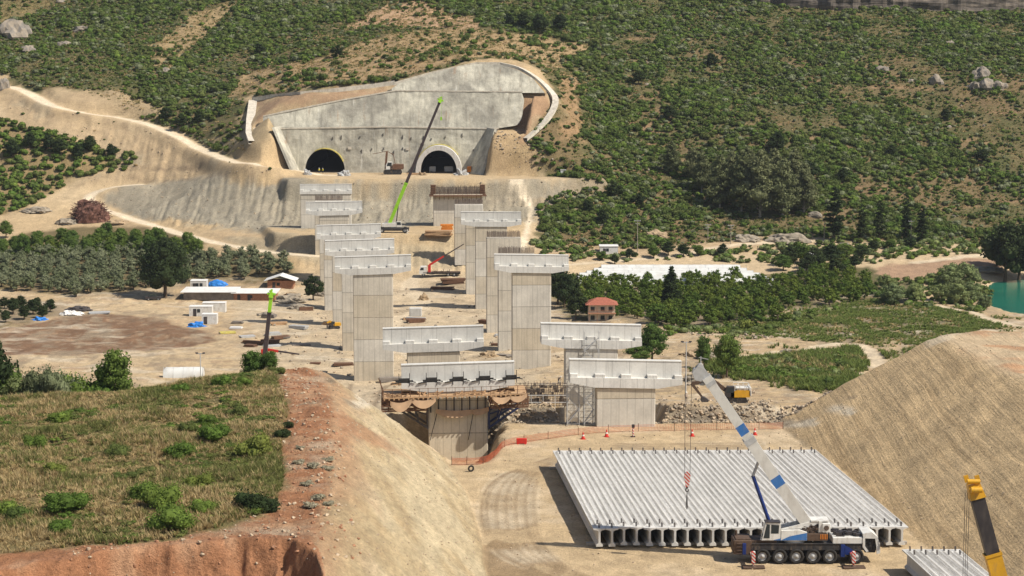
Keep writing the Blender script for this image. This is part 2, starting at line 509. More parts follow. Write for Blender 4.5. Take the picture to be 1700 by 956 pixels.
GULLIES += [([tuple(hit(a, b, H0)[0])[:2] for (a, b) in ((20, 150), (90, 190), (200, 205), (290, 232), (400, 278), (480, 296), (330, 296), (200, 308), (130, 312), (160, 290), (225, 262), (130, 225), (40, 205))], 0.3, 1.8, 207)]
# roads (photo lines on the ground) -> each is also cut level across
ROADS_PX = [
 ([(15, 141), (50, 155), (85, 175), (140, 187), (200, 195), (250, 208), (290, 224), (330, 246), (380, 264), (430, 279), (490, 290), (560, 291)], 4.6),
 ([(230, 305), (190, 310), (160, 318), (148, 330), (165, 344), (210, 360), (260, 377), (320, 394), (370, 405), (430, 416), (500, 424), (560, 428)], 4.2),
 ([(850, 300), (868, 318), (878, 335), (882, 352), (877, 372), (872, 395), (868, 415)], 2.0),
 ([(640, 560), (660, 530), (690, 520), (700, 500), (680, 480), (690, 462), (740, 452)], 5.0),
 ([(1180, 596), (1300, 585), (1440, 578), (1560, 565), (1640, 548), (1720, 560)], 3.5),
 ([(1560, 508), (1620, 520), (1660, 535), (1720, 545)], 3.0),
 ([(930, 440), (1010, 434), (1120, 425), (1200, 410), (1290, 402), (1370, 400)], 2.6),
 ([(1520, 436), (1570, 430), (1620, 424), (1700, 424)], 4.0),
]
ROADS = [(wline(p, 5), wd) for (p, wd) in ROADS_PX]
_rz = []
for (L, wd) in ROADS[:2]:
    a = np.array(L); zc = H(a[:, 0], a[:, 1]); k = np.ones(9) / 9
    zs = np.convolve(np.pad(zc, 4, 'edge'), k, 'valid')
    _rz.append((a, zs, wd))
_H_prev = H
def H(x, y):
    z = _H_prev(x, y)
    for (a, zs, wd) in _rz:
        x0, x1 = a[:, 0].min() - 14, a[:, 0].max() + 14; y0, y1 = a[:, 1].min() - 14, a[:, 1].max() + 14
        sel = (x > x0) & (x < x1) & (y > y0) & (y < y1)
        if not np.any(sel): continue
        xs, ys = x[sel], y[sel]
        best = np.full(xs.shape, 1e18); zr = np.zeros(xs.shape)
        for i in range(len(a) - 1):
            ex, ey = a[i + 1] - a[i]
            t = np.clip(((xs - a[i, 0]) * ex + (ys - a[i, 1]) * ey) / (ex * ex + ey * ey + 1e-9), 0, 1)
            d = (xs - a[i, 0] - ex * t) ** 2 + (ys - a[i, 1] - ey * t) ** 2
            up = d < best
            best = np.where(up, d, best); zr = np.where(up, zs[i] * (1 - t) + zs[i + 1] * t, zr)
        m = 1 - sstep(wd / 2 + 0.3, wd / 2 + 4.5, np.sqrt(best))
        zz = z[sel]; z = z.copy(); z[sel] = zz * (1 - m) + zr * m
    return z
Z_POND = -17.3
_pond = [tuple(PZ(x, y, Z_POND))[:2] for (x, y) in ((1640, 482), (1648, 470), (1700, 462), (1900, 455), (1950, 520), (1700, 525), (1665, 516), (1636, 500))]
_H_prev2 = H
def H(x, y):
    z = _H_prev2(x, y)
    s = sdf_poly(_pond, x, y) + 1.2 * fbm(x / 6, y / 6, 91, 2)
    return np.where(s > 0, np.minimum(z, Z_POND - 0.1 - 0.25 * s), np.where(s > -8, np.maximum(np.minimum(z, Z_POND + 0.1 - 0.3 * s), Z_POND + 0.12), z))
# ---------------------------------------------------------------- the ground mesh
NU, DY = 860, 0.0019
us = np.r_[np.linspace(-0.42, -0.281, 60), np.linspace(-0.28, 0.28, NU - 120), np.linspace(0.281, 0.42, 60)]
us = np.sign(us) * (np.abs(us) + 0.0)
ys = 108 * np.exp(np.arange(0, math.log(1240 / 108), DY))
UU, YY = np.meshgrid(us, ys)
XX = UU * YY
ZZ = H(XX.ravel(), YY.ravel()).reshape(XX.shape)
NY = len(ys)

# --- soil colours by place
C_TAN = (0.43, 0.315, 0.18); C_PALE = (0.53, 0.42, 0.275); C_CLAY = (0.28, 0.245, 0.18); C_RED = (0.33, 0.155, 0.075)
C_STRAW = (0.21, 0.16, 0.075); C_SOIL = (0.125, 0.103, 0.046); C_GREEN = (0.105, 0.115, 0.035); C_PLOUGH = (0.18, 0.105, 0.06)
xf, yf, zf = XX.ravel(), YY.ravel(), ZZ.ravel()
n1 = fbm(xf / 9, yf / 9, 301, 4); n2 = fbm(xf / 2.5, yf / 2.5, 303, 4); n3 = fbm(xf / 40, yf / 40, 305, 3); n4 = fbm(xf / 0.8, yf / 0.8, 307, 2)
ALB = np.tile(np.array(C_TAN), (len(xf), 1))
def blend(w_, c):
    global ALB
    w_ = np.clip(w_, 0, 1)[:, None]
    ALB = ALB * (1 - w_) + np.asarray(c) * w_
def area(P, soft=2.0, rag=2.0):
    P = np.array(P)
    m = np.zeros(len(xf))
    x0, y0 = P.min(0) - 12; x1, y1 = P.max(0) + 12
    sel = (xf > x0) & (xf < x1) & (yf > y0) & (yf < y1)
    if sel.any():
        m[sel] = sstep(-soft, soft, sdf_poly(P, xf[sel], yf[sel]) + rag * (n1[sel] + 0.6 * n2[sel]))
    return m
def road_w(L, wd, soft=0.8):
    a = np.array(L); m = np.zeros(len(xf))
    x0, y0 = a.min(0) - 12; x1, y1 = a.max(0) + 12
    sel = (xf > x0) & (xf < x1) & (yf > y0) & (yf < y1)
    if sel.any():
        m[sel] = sstep(-soft, soft, wd / 2 - dist_line(a, xf[sel], yf[sel]) + 0.5 * n2[sel] + 0.5 * n1[sel])
    return m
A_HILL = wpoly([(-320, -10), (500, -10), (1200, -10), (2000, -10), (2000, 430), (1700, 415), (1560, 402), (1400, 397), (1290, 390), (1100, 412), (1000, 412), (960, 420), (905, 412), (893, 340), (965, 300), (905, 285), (860, 268), (872, 236), (932, 170), (885, 110), (790, 100), (655, 134), (412, 160), (405, 236), (420, 262), (330, 236), (290, 214), (230, 196), (130, 150), (60, 150), (0, 118), (-320, 110)])
A_SCRUB = wpoly([(-320, 160), (0, 195), (50, 215), (130, 232), (215, 252), (228, 268), (190, 290), (120, 296), (90, 320), (40, 345), (0, 356), (-320, 380)])
A_GROVE = wpoly([(-320, 400), (0, 405), (40, 385), (130, 378), (240, 375), (330, 400), (350, 425), (490, 430), (495, 455), (430, 470), (330, 470), (230, 480), (130, 492), (0, 480), (-320, 500)])
A_HEDGE = wpoly([(-320, 505), (0, 500), (90, 500), (95, 520), (40, 540), (0, 545), (-320, 560)])
A_PLOUGH = wpoly([(5, 545), (90, 528), (180, 520), (280, 535), (345, 552), (365, 566), (280, 580), (150, 588), (40, 590), (-60, 590)])
A_ORCH = wpoly([(915, 460), (1000, 455), (1140, 455), (1280, 455), (1440, 440), (1530, 470), (1520, 500), (1440, 505), (1300, 515), (1240, 540), (1130, 545), (1040, 530), (940, 530), (912, 500)])
A_MEADOW = wpoly([(1215, 545), (1300, 520), (1420, 505), (1560, 508), (1640, 530), (1600, 556), (1440, 570), (1380, 565), (1300, 555), (1215, 555)])
A_REEDS = wpoly([(1205, 615), (1250, 600), (1300, 590), (1420, 584), (1450, 590), (1400, 615), (1380, 640), (1330, 640), (1290, 628)])
A_VERGE = wpoly([(1540, 575), (1620, 563), (1720, 555), (1800, 600), (1700, 590)])
A_BARE = wpoly([(1440, 445), (1520, 436), (1600, 428), (1700, 430), (1660, 445), (1560, 462), (1480, 468)])
A_PGRASS = [tuple(PZ(x, y, 12))[:2] for (x, y) in ((-400, 945), (0, 925), (130, 905), (210, 900), (290, 893), (350, 876), (400, 862), (452, 845), (470, 800), (466, 740), (478, 690), (468, 655), (450, 610), (390, 600), (-400, 640))]
A_CLAYSLOPE = wpoly([(200, 310), (330, 292), (480, 296), (600, 300), (850, 300), (1000, 308), (930, 350), (880, 372), (760, 372), (640, 378), (430, 384), (300, 372), (215, 350), (172, 330)])
A_BAND = wpoly([(380, 395), (560, 395), (760, 395), (880, 405), (880, 445), (560, 445), (440, 425)])
A_HARD = wpoly([(380, 500), (480, 480), (560, 470), (760, 455), (900, 480), (930, 560), (900, 640), (640, 650), (560, 640), (400, 610), (430, 560)])

# earth everywhere: broad tints
blend(sstep(-0.3, 0.5, n3) * 0.5, C_PALE); blend(sstep(0.0, 0.6, n1) * 0.35, (0.36, 0.25, 0.15))
hill = area(A_HILL, 3, 5)
blend(hill, C_SOIL)
blend(hill * sstep(-0.25, 0.35, n1 + 0.5 * n3) * 0.9, (0.085, 0.09, 0.032))
blend(hill * sstep(0.05, 0.5, n3 - 0.3 * n1) * 0.6, (0.20, 0.13, 0.07))
m = area(A_SCRUB, 3, 4); blend(m, (0.24, 0.175, 0.085))
for A in (A_GROVE, A_HEDGE): blend(area(A, 2, 3), (0.15, 0.115, 0.055))
blend(area(A_ORCH, 2, 3), (0.12, 0.105, 0.045))
m = area(A_MEADOW, 4, 8); blend(m, (0.10, 0.115, 0.036)); blend(m * sstep(0.15, 0.6, n1) * 0.6, (0.19, 0.155, 0.07))
m = area(A_REEDS, 3, 7); blend(m, (0.085, 0.10, 0.03))
blend(area(A_VERGE, 2, 3), (0.17, 0.15, 0.06))
blend(area(A_BARE, 2, 4), (0.33, 0.215, 0.135))
m = area(A_PLOUGH, 1.2, 1.2); blend(m, C_PLOUGH); blend(m * sstep(0.1, 0.6, n1 + 0.4 * n2) * 0.45, (0.22, 0.145, 0.088))
works = sstep(290, 300, yf) * (1 - sstep(560, 580, yf)) * (np.abs(xf) < 140) * (1 - hill); blend(works * sstep(0.05, 0.5, fbm(xf / 6, yf / 14, 341, 4)) * .8, (0.27, 0.21, 0.14)); blend(works * sstep(0.1, 0.5, fbm(xf / 11, yf / 5, 343, 4)) * .6, (0.53, 0.45, 0.335)); blend(works * sstep(0.2, 0.5, fbm(xf / 3, yf / 3, 345, 3)) * .65, (0.32, 0.22, 0.135)); blend(works * sstep(0.15, 0.4, fbm(xf / 1.4, yf / 2.8, 347, 3)) * .5, (0.25, 0.195, 0.13))
m = area(A_HARD, 4, 4); blend(m * 0.7, (0.48, 0.385, 0.26)); blend(m * sstep(0, 0.4, n1) * 0.4, (0.36, 0.30, 0.215))
m = area(A_CLAYSLOPE, 2.5, 4); blend(m, C_CLAY); blend(m * sstep(0.0, 0.5, n3 + 0.4 * n1) * 0.5, (0.36, 0.295, 0.205)); blend(m * sstep(0.1, 0.6, -n3) * 0.5, (0.27, 0.245, 0.19))
gs = fbm((xf + 2.5 * n1) / 1.6, (yf + 3 * n2) / 11, 421, 4); blend(m * sstep(0.05, 0.5, gs + .5 * n1) * .45, (0.21, 0.18, 0.13)); blend(m * sstep(0.1, 0.5, -gs + .5 * n3) * .4, (0.42, 0.355, 0.255)); blend(m * sstep(0.1, .45, n2 + .3 * n3) * .35, (0.24, 0.215, 0.165))
A_LSLOPE = wpoly([(20, 150), (90, 185), (200, 200), (290, 228), (400, 272), (500, 294), (330, 292), (200, 306), (120, 315), (150, 292), (225, 265), (130, 232), (50, 212), (0, 195), (0, 150)])
m = area(A_LSLOPE, 2, 3); blend(m, (0.37, 0.275, 0.165)); blend(m * sstep(0, .5, gs + .3 * n1) * .5, (0.27, 0.205, 0.13)); blend(m * sstep(.1, .5, n1) * .4, (0.31, 0.27, 0.19))
for Lp_, w_ in (([(200, 276), (240, 280), (300, 279), (330, 283)], 2.2), ([(215, 292), (300, 298), (360, 292), (420, 296)], 1.2), ([(90, 190), (180, 202), (240, 214), (300, 236)], 1.4), ([(150, 168), (220, 176), (270, 190)], 1.0)):
    blend(road_w(wline(Lp_, 4), w_, 1.2) * sstep(-.4, .3, n2) * .75, (0.17, 0.125, 0.08))
m = area(A_BAND, 2, 3); blend(m * sstep(0.0, 0.45, gs) * .5, (0.22, 0.175, 0.115)); blend(m * 0.8, (0.37, 0.30, 0.195))
# bare patches torn into the hill above the portals
for P, c in (([(380, 160), (410, 118), (520, 100), (640, 60), (760, 45), (900, 60), (985, 80), (930, 105), (880, 108), (800, 95), (700, 118), (560, 140)], (0.34, 0.235, 0.125)),
             ([(560, 45), (640, 10), (690, 0), (790, 30), (800, 48), (660, 45)], (0.40, 0.26, 0.155)),
             ([(100, 158), (190, 148), (250, 170), (290, 195), (250, 195), (110, 182)], (0.37, 0.275, 0.165)),
             ([(420, 215), (480, 215), (495, 280), (430, 262), (340, 240), (380, 225)], (0.38, 0.29, 0.17)),
             ([(800, 232), (870, 232), (905, 240), (890, 290), (800, 292)], (0.36, 0.255, 0.14)),
             ([(418, 168), (655, 142), (655, 152), (445, 190), (425, 205)], (0.31, 0.20, 0.12)),
             ([(868, 155), (905, 155), (915, 175), (872, 225), (860, 212)], (0.31, 0.19, 0.11)),
             ([(905, 110), (960, 130), (965, 230), (925, 240), (940, 170)], (0.30, 0.19, 0.10)),
             ([(890, 400), (960, 405), (1050, 415), (1180, 402), (1350, 388), (1380, 402), (1200, 412), (1000, 432), (890, 440)], (0.38, 0.275, 0.165)),
             ([(880, 340), (905, 330), (960, 310), (1010, 305), (960, 345), (910, 380)], (0.31, 0.245, 0.16)),
             ([(250, 75), (330, 20), (380, 0), (400, 0), (350, 50), (280, 125), (255, 125)], (0.32, 0.23, 0.12)),
             ([(0, 0), (90, 0), (60, 25), (0, 40)], (0.22, 0.17, 0.075))):
    blend(area(wpoly(P), 1.5, 4) * 0.85, c)
# terraced dry strips on the right-hand hill
_rs = np.random.default_rng(11)
for i in range(46):
    px, py = _rs.uniform(980, 1690), _rs.uniform(60, 370)
    L = wline([(px, py), (px + 30, py + _rs.uniform(-4, 4)), (px + _rs.uniform(45, 110), py + _rs.uniform(-7, 7))], 3)
    blend(road_w(L, _rs.uniform(1.0, 3.0), 1.5) * 0.8, (0.28, 0.175, 0.10))
# yard
yardm = sstep(-1, 1, 282 - yf) * sstep(0, 1.0, 1.5 - zf) * (yf < 290)
blend(yardm, (0.46, 0.345, 0.205)); blend(yardm * sstep(0.0, 0.6, n1 + 0.4 * n2) * 0.6, (0.50, 0.40, 0.275)); blend(yardm * sstep(0.15, 0.7, -n1) * 0.5, (0.31, 0.225, 0.13))
blend(sstep(0.3, 0.6, area(wpoly([(800, 905), (822, 890), (850, 905), (890, 940), (950, 975), (800, 975)]), 0.8, 0.8)) * 0.8, (0.24, 0.165, 0.09))
_ym = (yf < 290) & (np.abs(xf) < 60)
for k in range(17):   # wheel tracks sweeping round the girder stack
    o = k * 1.05 + (k % 3) * 0.3
    L = [(a[0], a[1]) for a in smooth_line([Vector((*p, 0)) for p in ((34, 258.5 + o * .55), (20, 258.5 + o * .5), (11, 257.5 + o * .45), (5.0 - o * .22, 252), (3.0 - o * .33, 242), (2.6 - o * .36, 228), (3.2 - o * .33, 214), (5.5 - o * .28, 204), (10, 197.5 - o * .25), (18, 192 - o * .4), (34, 189 - o * .5))], 6)]
    d = np.full(len(xf), 99.0); d[_ym] = dist_line(L, xf[_ym], yf[_ym])
    mm = np.exp(-(d / 0.24) ** 2) * yardm * sstep(-0.25, 0.35, n1 + 0.5 * n2 + 0.2)
    blend(mm * 0.75, (0.23, 0.16, 0.09)); blend(np.exp(-((d - 0.5) / 0.24) ** 2) * yardm * sstep(-0.2, 0.4, n1) * 0.4, (0.55, 0.46, 0.33))
bank = sstep(281.0, 282.0, yf) * (1 - sstep(283.6, 284.4, yf)) * (xf > -3) * (xf < 46)
blend(bank, (0.20, 0.165, 0.12)); blend(bank * sstep(0, .4, n2) * .6, (0.30, 0.245, 0.17))
# left spur
sL = sdf_poly(LEFT_TOE, xf, yf); lm = sstep(0.0, 0.8, sL) * (yf < 284)
onslope = lm * (1 - sstep(15.0, 17.5, sL + 0.5 * n1))
nn = fbm((xf + 0.3 * yf) / 3.0, (yf - 0.8 * xf) / 16.0, 401, 4)
blend(onslope, (0.47, 0.365, 0.215)); blend(onslope * sstep(-0.2, 0.4, nn) * 0.7, (0.57, 0.475, 0.31)); blend(onslope * sstep(0.1, 0.5, -nn + .4 * n2) * 0.4, (0.36, 0.25, 0.135))
redm = sstep(11.0, 16.5, sL + 3.5 * nn + 1.5 * n1) * (1 - sstep(268, 276, yf))
blend(onslope * redm * 0.72, (0.40, 0.215, 0.115)); 
blend(area([tuple(PZ(a, b, z)[:2]) for (a, b, z) in ((548, 690, 12), (575, 695, 10.5), (640, 750, 6), (675, 790, 3.6), (650, 795, 4.5), (595, 765, 8), (556, 745, 11.5))], 1.0, 2.2) * 0.65, (0.37, 0.19, 0.10))
crestm = lm * sstep(15.5, 17.0, sL + 0.5 * n1)
blend(crestm, C_RED); blend(crestm * sstep(-0.1, 0.5, n2 + 0.4 * n1) * 0.55, (0.43, 0.28, 0.165)); blend(crestm * sstep(0.25, 0.6, n1 - 0.3 * n2) * 0.6, (0.50, 0.40, 0.28))
pg = area(A_PGRASS, 0.8, 1.6) * lm
pg = np.maximum(pg, ((sL > 14) & (xf < -60) & (yf > 175)).astype(float) * lm)
blend(pg, C_STRAW); blend(pg * sstep(-0.1, 0.4, n1 + 0.3 * n3) * 0.7, (0.14, 0.125, 0.045)); blend(pg * sstep(0.25, 0.6, n2 - 0.2 * n1) * 0.4, (0.30, 0.19, 0.10))
cut = lm * (yf - np.interp(xf, LIP_X, LIP_Y) < 1.6) * (xf < -10)
blend(cut * 0.9, (0.36, 0.17, 0.085)); blend(cut * sstep(0, .5, n2) * .45, (0.48, 0.31, 0.19))
# right mound
sR = sdf_poly(RIGHT_TOE, xf, yf); rm = sstep(-0.3, 0.5, sR)
nf = fbm(xf / 0.9 + yf / 60, yf / 26.0, 411, 3)
blend(rm, (0.54, 0.39, 0.215)); blend(rm * sstep(0.05, 0.5, nf) * 0.55, (0.41, 0.285, 0.15)); blend(rm * sstep(0.1, 0.6, n3 + .3 * nf) * 0.5, (0.45, 0.355, 0.225))
top = rm * sstep(19.5, 22.5, sR + n1)
blend(top, (0.46, 0.35, 0.22)); blend(top * sstep(0.0, 0.5, n1 + 0.4 * n2 + 0.015 * (xf - 70)) * 0.8, (0.40, 0.22, 0.115))
blend(area(A_VERGE, 1, 3) * (1 - rm), (0.17, 0.15, 0.06))
# roads
roadm = np.zeros(len(xf))
for i, (L, wd) in enumerate(ROADS):
    m = road_w(L, wd, 0.7); roadm = np.maximum(roadm, m)
    blend(m * 0.92, (0.62, 0.52, 0.375) if i < 3 else (0.52, 0.425, 0.295))
# wheel tracks over the valley works
for k in range(64):
    px, py = _rs.uniform(400, 1000) if k < 46 else _rs.uniform(1090, 1330), _rs.uniform(470, 690) if k < 46 else _rs.uniform(600, 690)
    a = _rs.uniform(-14, 14)
    L = wline([(px - 90, py + a), (px, py), (px + 90, py - a + _rs.uniform(-12, 12))], 4)
    for off in (0, 2.1):
        a_ = np.array(L); sel = (xf > a_[:, 0].min() - 4) & (xf < a_[:, 0].max() + 4) & (yf > a_[:, 1].min() - 4) & (yf < a_[:, 1].max() + 6); mm = np.zeros(len(xf))
        mm[sel] = np.exp(-(dist_line([(p[0], p[1] + off) for p in L], xf[sel], yf[sel]) / 0.55) ** 2) * 0.95 * sstep(-0.3, 0.3, n1[sel])
        blend(mm, (0.25, 0.19, 0.125) if k % 3 else (0.58, 0.50, 0.375))
ALB *= (1 + 0.12 * n2 + 0.10 * n4)[:, None]
ALB = np.clip(ALB, 0.01, 0.8)

# --- which object each face belongs to
R_VALLEY, R_HILL, R_YARD, R_SPUR, R_MOUND, R_PLOUGH, R_ROAD, R_GRASS = range(8)
reg = np.zeros(len(xf), np.int8)
reg[hill > 0.5] = R_HILL
reg[area(A_SCRUB, 3, 4) > 0.5] = R_HILL
reg[(area(A_MEADOW, 2, 5) > 0.5) | (area(A_REEDS, 1.5, 3) > 0.5)] = R_GRASS
reg[area(A_PLOUGH, 1.2, 1.2) > 0.5] = R_PLOUGH
reg[roadm > 0.5] = R_ROAD
reg[(yardm > 0.4)] = R_YARD
reg[lm > 0.5] = R_SPUR
reg[rm > 0.5] = R_MOUND
def m_ground(name, furrow=None, bstr=0.6, fine=2.2):
    q = NT(name)
    at = q.n("ShaderNodeAttribute", attribute_name="soil")
    c = q.coord((1, 1, 1), False)
    f = q.noise(c, fine, 6, 0.65); g = q.noise(c, 0.35, 4)
    k = q.math('MULTIPLY', q.ramp(f, 0.25, 0.75, 0.72, 1.28), q.ramp(g, 0.3, 0.7, 0.9, 1.1))
    st = q.noise(c, fine * 2.7, 3, 0.7)
    k2 = q.math('MULTIPLY', k, q.ramp(st, 0.66, 0.72, 1.0, 1.25))
    h = f
    if furrow:
        cf = q.coord(furrow[0], False, rot=furrow[1])
        ff = q.noise(cf, 1.0, 4, 0.6)
        h = q.math('ADD', f, q.math('MULTIPLY', ff, furrow[2]))
        k2 = q.math('MULTIPLY', k2, q.ramp(ff, 0.32, 0.62, furrow[3], 1.08))
    gr = q.noise(c, fine * 3.1, 4, 0.75)
    k2 = q.math('MULTIPLY', k2, q.ramp(gr, 0.3, 0.7, 0.80, 1.2))
    h = q.math('ADD', h, q.math('MULTIPLY', gr, 0.5))
    q.bump(h, bstr, 0.4)
    return q.done(q.scale(at.outputs["Color"], k2), 1.0)
GM = {R_VALLEY: ("valley_ground", m_ground("ground_soil")), R_HILL: ("hillside", m_ground("hill_soil", None, 0.8, 1.4)),
      R_YARD: ("yard_ground", m_ground("yard_soil", ((0.5, 0.35, 1), (0, 0, R(12)), 0.5, 0.9), 0.6, 3.0)),
      R_SPUR: ("embankment", m_ground("spur_soil", ((1.0, 0.25, 1), (0, 0, R(-30)), 0.8, 0.82), 0.9, 2.6)),
      R_MOUND: ("embankment", m_ground("mound_soil", ((2.3, 0.07, 0.1), (0, 0, R(-1)), 0.9, 0.84), 0.65, 2.4)),
      R_PLOUGH: ("ploughed_field", m_ground("field_soil", ((0.25, 1.2, 1), (0, 0, R(8)), 0.6, 0.85), 0.6, 2.0)),
      R_ROAD: ("dirt_road", m_ground("road_soil", None, 0.25, 2.0)), R_GRASS: ("meadow_ground", m_ground("meadow_soil"))}
idx = np.arange(NY * NU).reshape(NY, NU)
Q = np.stack([idx[:-1, :-1].ravel(), idx[:-1, 1:].ravel(), idx[1:, 1:].ravel(), idx[1:, :-1].ravel()], 1)
fr = reg[Q[:, 0]]
# the two tunnel mouths are open: no ground across them
fx = XX.ravel()[Q].mean(1); fy = YY.ravel()[Q].mean(1)
hole = np.zeros(len(Q), bool)
for (tx, hw) in TUNNELS: hole |= (np.abs(fx - tx) < hw + 0.6) & (fy > 686.8) & (fy < 692.6)
V = np.stack([xf, yf, zf], 1)
for r, (nm, mt) in GM.items():
    sel = (fr == r) & ~hole
    if not sel.any(): continue
    q = Q[sel]; u, inv = np.unique(q.ravel(), return_inverse=True)
    me = np_mesh(nm, V[u], inv.reshape(-1, 4), mt, smooth=True)
    ca = me.attributes.new("soil", 'FLOAT_COLOR', 'POINT')
    ca.data.foreach_set("color", np.c_[ALB[u], np.ones(len(u))].astype(np.float32).ravel())
    tag(link(nm, me), kind="structure")
# the lie of the land beyond the picture
mb = MB(); mb.box(-3000, 3000, -1500, 3000, -32, -30)
mb.build("distant_ground", m_plain("distant_soil", (0.2, 0.16, 0.09), 1.0)).__setitem__("kind", "structure")
# pond
q = NT("pond_water_surface")
c = q.coord((1, 1, 1), False); q.bump(q.noise(c, 1.2, 4), 0.12, 0.1)
q.b.inputs["Specular IOR Level"].default_value = 0.3
mw = q.done(q.mix(q.ramp(q.noise(c, 0.12, 3), .35, .65), (0.010, 0.115, 0.080), (0.014, 0.15, 0.10)), 0.2)
mb = MB(); P = [(x, y) for (x, y) in np.array(_pond)]
ctr = np.mean(P, 0); P = [tuple(ctr + (np.array(p) - ctr) * 1.08) for p in P]
mb.add([(p[0], p[1], Z_POND) for p in P], [tuple(range(len(P)))])
mb.build("pond_water", mw).__setitem__("kind", "structure")
# ================================================================ MATERIALS FOR BUILT THINGS
def m_concrete(name, col=(0.56, 0.525, 0.455), lift=4.7, panel=1.15, var=0.16, stain=0.45, tan=0.35, joints=True, streak=0.5):
    """cast concrete: lifts of slightly different tone, formwork joints, run-off stains"""
    q = NT(name)
    c = q.coord((1, 1, 1), False)
    sp = q.n("ShaderNodeSeparateXYZ"); q.l(c, sp.inputs[0])
    cr = q.coord()
    big = q.noise(cr, 0.28, 5, 0.6); fine = q.noise(cr, 3.0, 5, 0.6)
    run = q.noise(q.coord((1.6, 1.6, 0.12)), 1.0, 5, 0.65)
    k = q.math('MULTIPLY', q.ramp(big, 0.3, 0.7, 1 - var, 1 + var * 0.7), q.ramp(fine, 0.3, 0.7, 0.93, 1.06))
    k = q.math('MULTIPLY', k, q.ramp(run, 0.52, 0.8, 1.0, 1 - stain * .6))
    base = col
    if joints:
        oi = q.n("ShaderNodeObjectInfo")
        zl = q.math('FLOOR', q.math('DIVIDE', q.math('ADD', sp.outputs[2], 0.0), lift))
        wn = q.n("ShaderNodeTexWhiteNoise", noise_dimensions='2D'); cb = q.n("ShaderNodeCombineXYZ")
        q.l(zl, cb.inputs[0]); q.l(oi.outputs["Random"], cb.inputs[1]); q.l(cb.outputs[0], wn.inputs["Vector"])
        base = q.mix(q.ramp(wn.outputs["Value"], 0.25, 0.9, 0.0, tan * 2), col, (col[0] * 1.0, col[1] * 0.90, col[2] * 0.74))
        k = q.math('MULTIPLY', k, q.ramp(wn.outputs["Value"], 0, 1, 1.06, 0.92))
        zj = q.math('ABSOLUTE', q.math('SUBTRACT', q.math('FRACT', q.math('DIVIDE', sp.outputs[2], lift)), 0.5))
        zj = q.ramp(zj, 0.5 - 0.09 / lift, 0.5 - 0.035 / lift, 0, 1)
        u = q.math('ADD', sp.outputs[0], sp.outputs[1])
        xj = q.math('ABSOLUTE', q.math('SUBTRACT', q.math('FRACT', q.math('DIVIDE', u, panel)), 0.5))
        xj = q.ramp(xj, 0.5 - 0.07 / panel, 0.5 - 0.025 / panel, 0, 0.5)
        j = q.math('MAXIMUM', zj, xj)
        jn = q.math('MULTIPLY', j, q.ramp(fine, 0.3, 0.6, 0.35, 1.0))
        k = q.math('MULTIPLY', k, q.math('SUBTRACT', 1.0, q.math('MULTIPLY', jn, 0.62)))
        q.bump(q.math('SUBTRACT', fine, q.math('MULTIPLY', j, 0.8)), 0.3, 0.05)
    else:
        q.bump(fine, 0.3, 0.05)
    return q.done(q.scale(base, k), 0.9)
def m_shotcrete(name):
    q = NT(name)
    c = q.coord((1, 1, 1), False)
    big = q.noise(c, 0.09, 6, 0.62); mid = q.noise(c, 0.5, 5, 0.6); fine = q.noise(c, 2.5, 4, 0.7)
    run = q.noise(q.coord((0.55, 0.2, 0.035), False), 1.0, 6, 0.62)
    rust = q.noise(q.coord((0.6, 0.2, 0.03), False), 1.0, 3, 0.55)
    col = q.mix(q.ramp(big, 0.4, 0.6), (0.29, 0.272, 0.225), (0.53, 0.50, 0.405))
    col = q.mix(q.ramp(run, 0.5, 0.66, 0, 0.6), col, (0.21, 0.195, 0.16))
    col = q.mix(q.ramp(run, 0.40, 0.30, 0, 0.4), col, (0.50, 0.48, 0.42))
    w2 = q.noise(q.coord((0.9, 0.2, 0.05), False), 1.0, 2, .5)
    col = q.mix(q.ramp(w2, 0.68, 0.76, 0, .55), col, (0.62, 0.60, 0.53))
    col = q.mix(q.ramp(rust, 0.63, 0.74, 0, 0.5), col, (0.30, 0.17, 0.09))
    k = q.math('MULTIPLY', q.ramp(mid, 0.3, 0.7, 0.82, 1.15), q.ramp(fine, 0.3, 0.7, 0.9, 1.1))
    q.bump(mid, 0.6, 0.4)
    return q.done(q.scale(col, k), 0.95)
M = {}
M['pier'] = m_concrete("pier_concrete")
M['cap'] = m_concrete("cap_concrete", (0.62, 0.605, 0.56), 50, 2.4, 0.14, 0.5, 0.0, True)
M['girder'] = m_concrete("girder_concrete", (0.56, 0.545, 0.51), joints=False, stain=0.25)
M['shot'] = m_shotcrete("sprayed_concrete")
M['kerb'] = m_plain("pale_kerb_concrete", (0.56, 0.51, 0.42), 0.9, 0.2, 0.8, dirt=(0.3, 0.24, 0.16))
M['lining'] = m_plain("lining_concrete", (0.58, 0.56, 0.52), 0.9, 0.12, 0.7, dirt=(0.25, 0.22, 0.18))
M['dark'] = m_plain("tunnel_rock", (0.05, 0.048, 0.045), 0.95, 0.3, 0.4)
M['yellow'] = m_plain("yellow_membrane", (0.50, 0.42, 0.09), 0.8, 0.35, 1.2, dirt=(.4, .37, .3), dirt_amt=.4)
M['rust'] = m_plain("rusty_steel", (0.14, 0.075, 0.045), 0.85, 0.3, 2.0)
M['rebar'] = m_plain("rebar_steel", (0.115, 0.085, 0.07), 0.8, 0.3, 2.0)
M['steel'] = m_plain("dark_steel", (0.06, 0.055, 0.055), 0.6, 0.3, 2.0, dirt=(0.16, 0.10, 0.06))
M['galv'] = m_plain("galvanised_steel", (0.42, 0.42, 0.41), 0.5, 0.15, 2.0)
M['timber'] = m_plain("formwork_timber", (0.42, 0.27, 0.15), 0.85, 0.25, 1.5)
M['tarp'] = m_plain("tan_cloth", (0.42, 0.28, 0.17), 0.95, 0.12, 1.0)
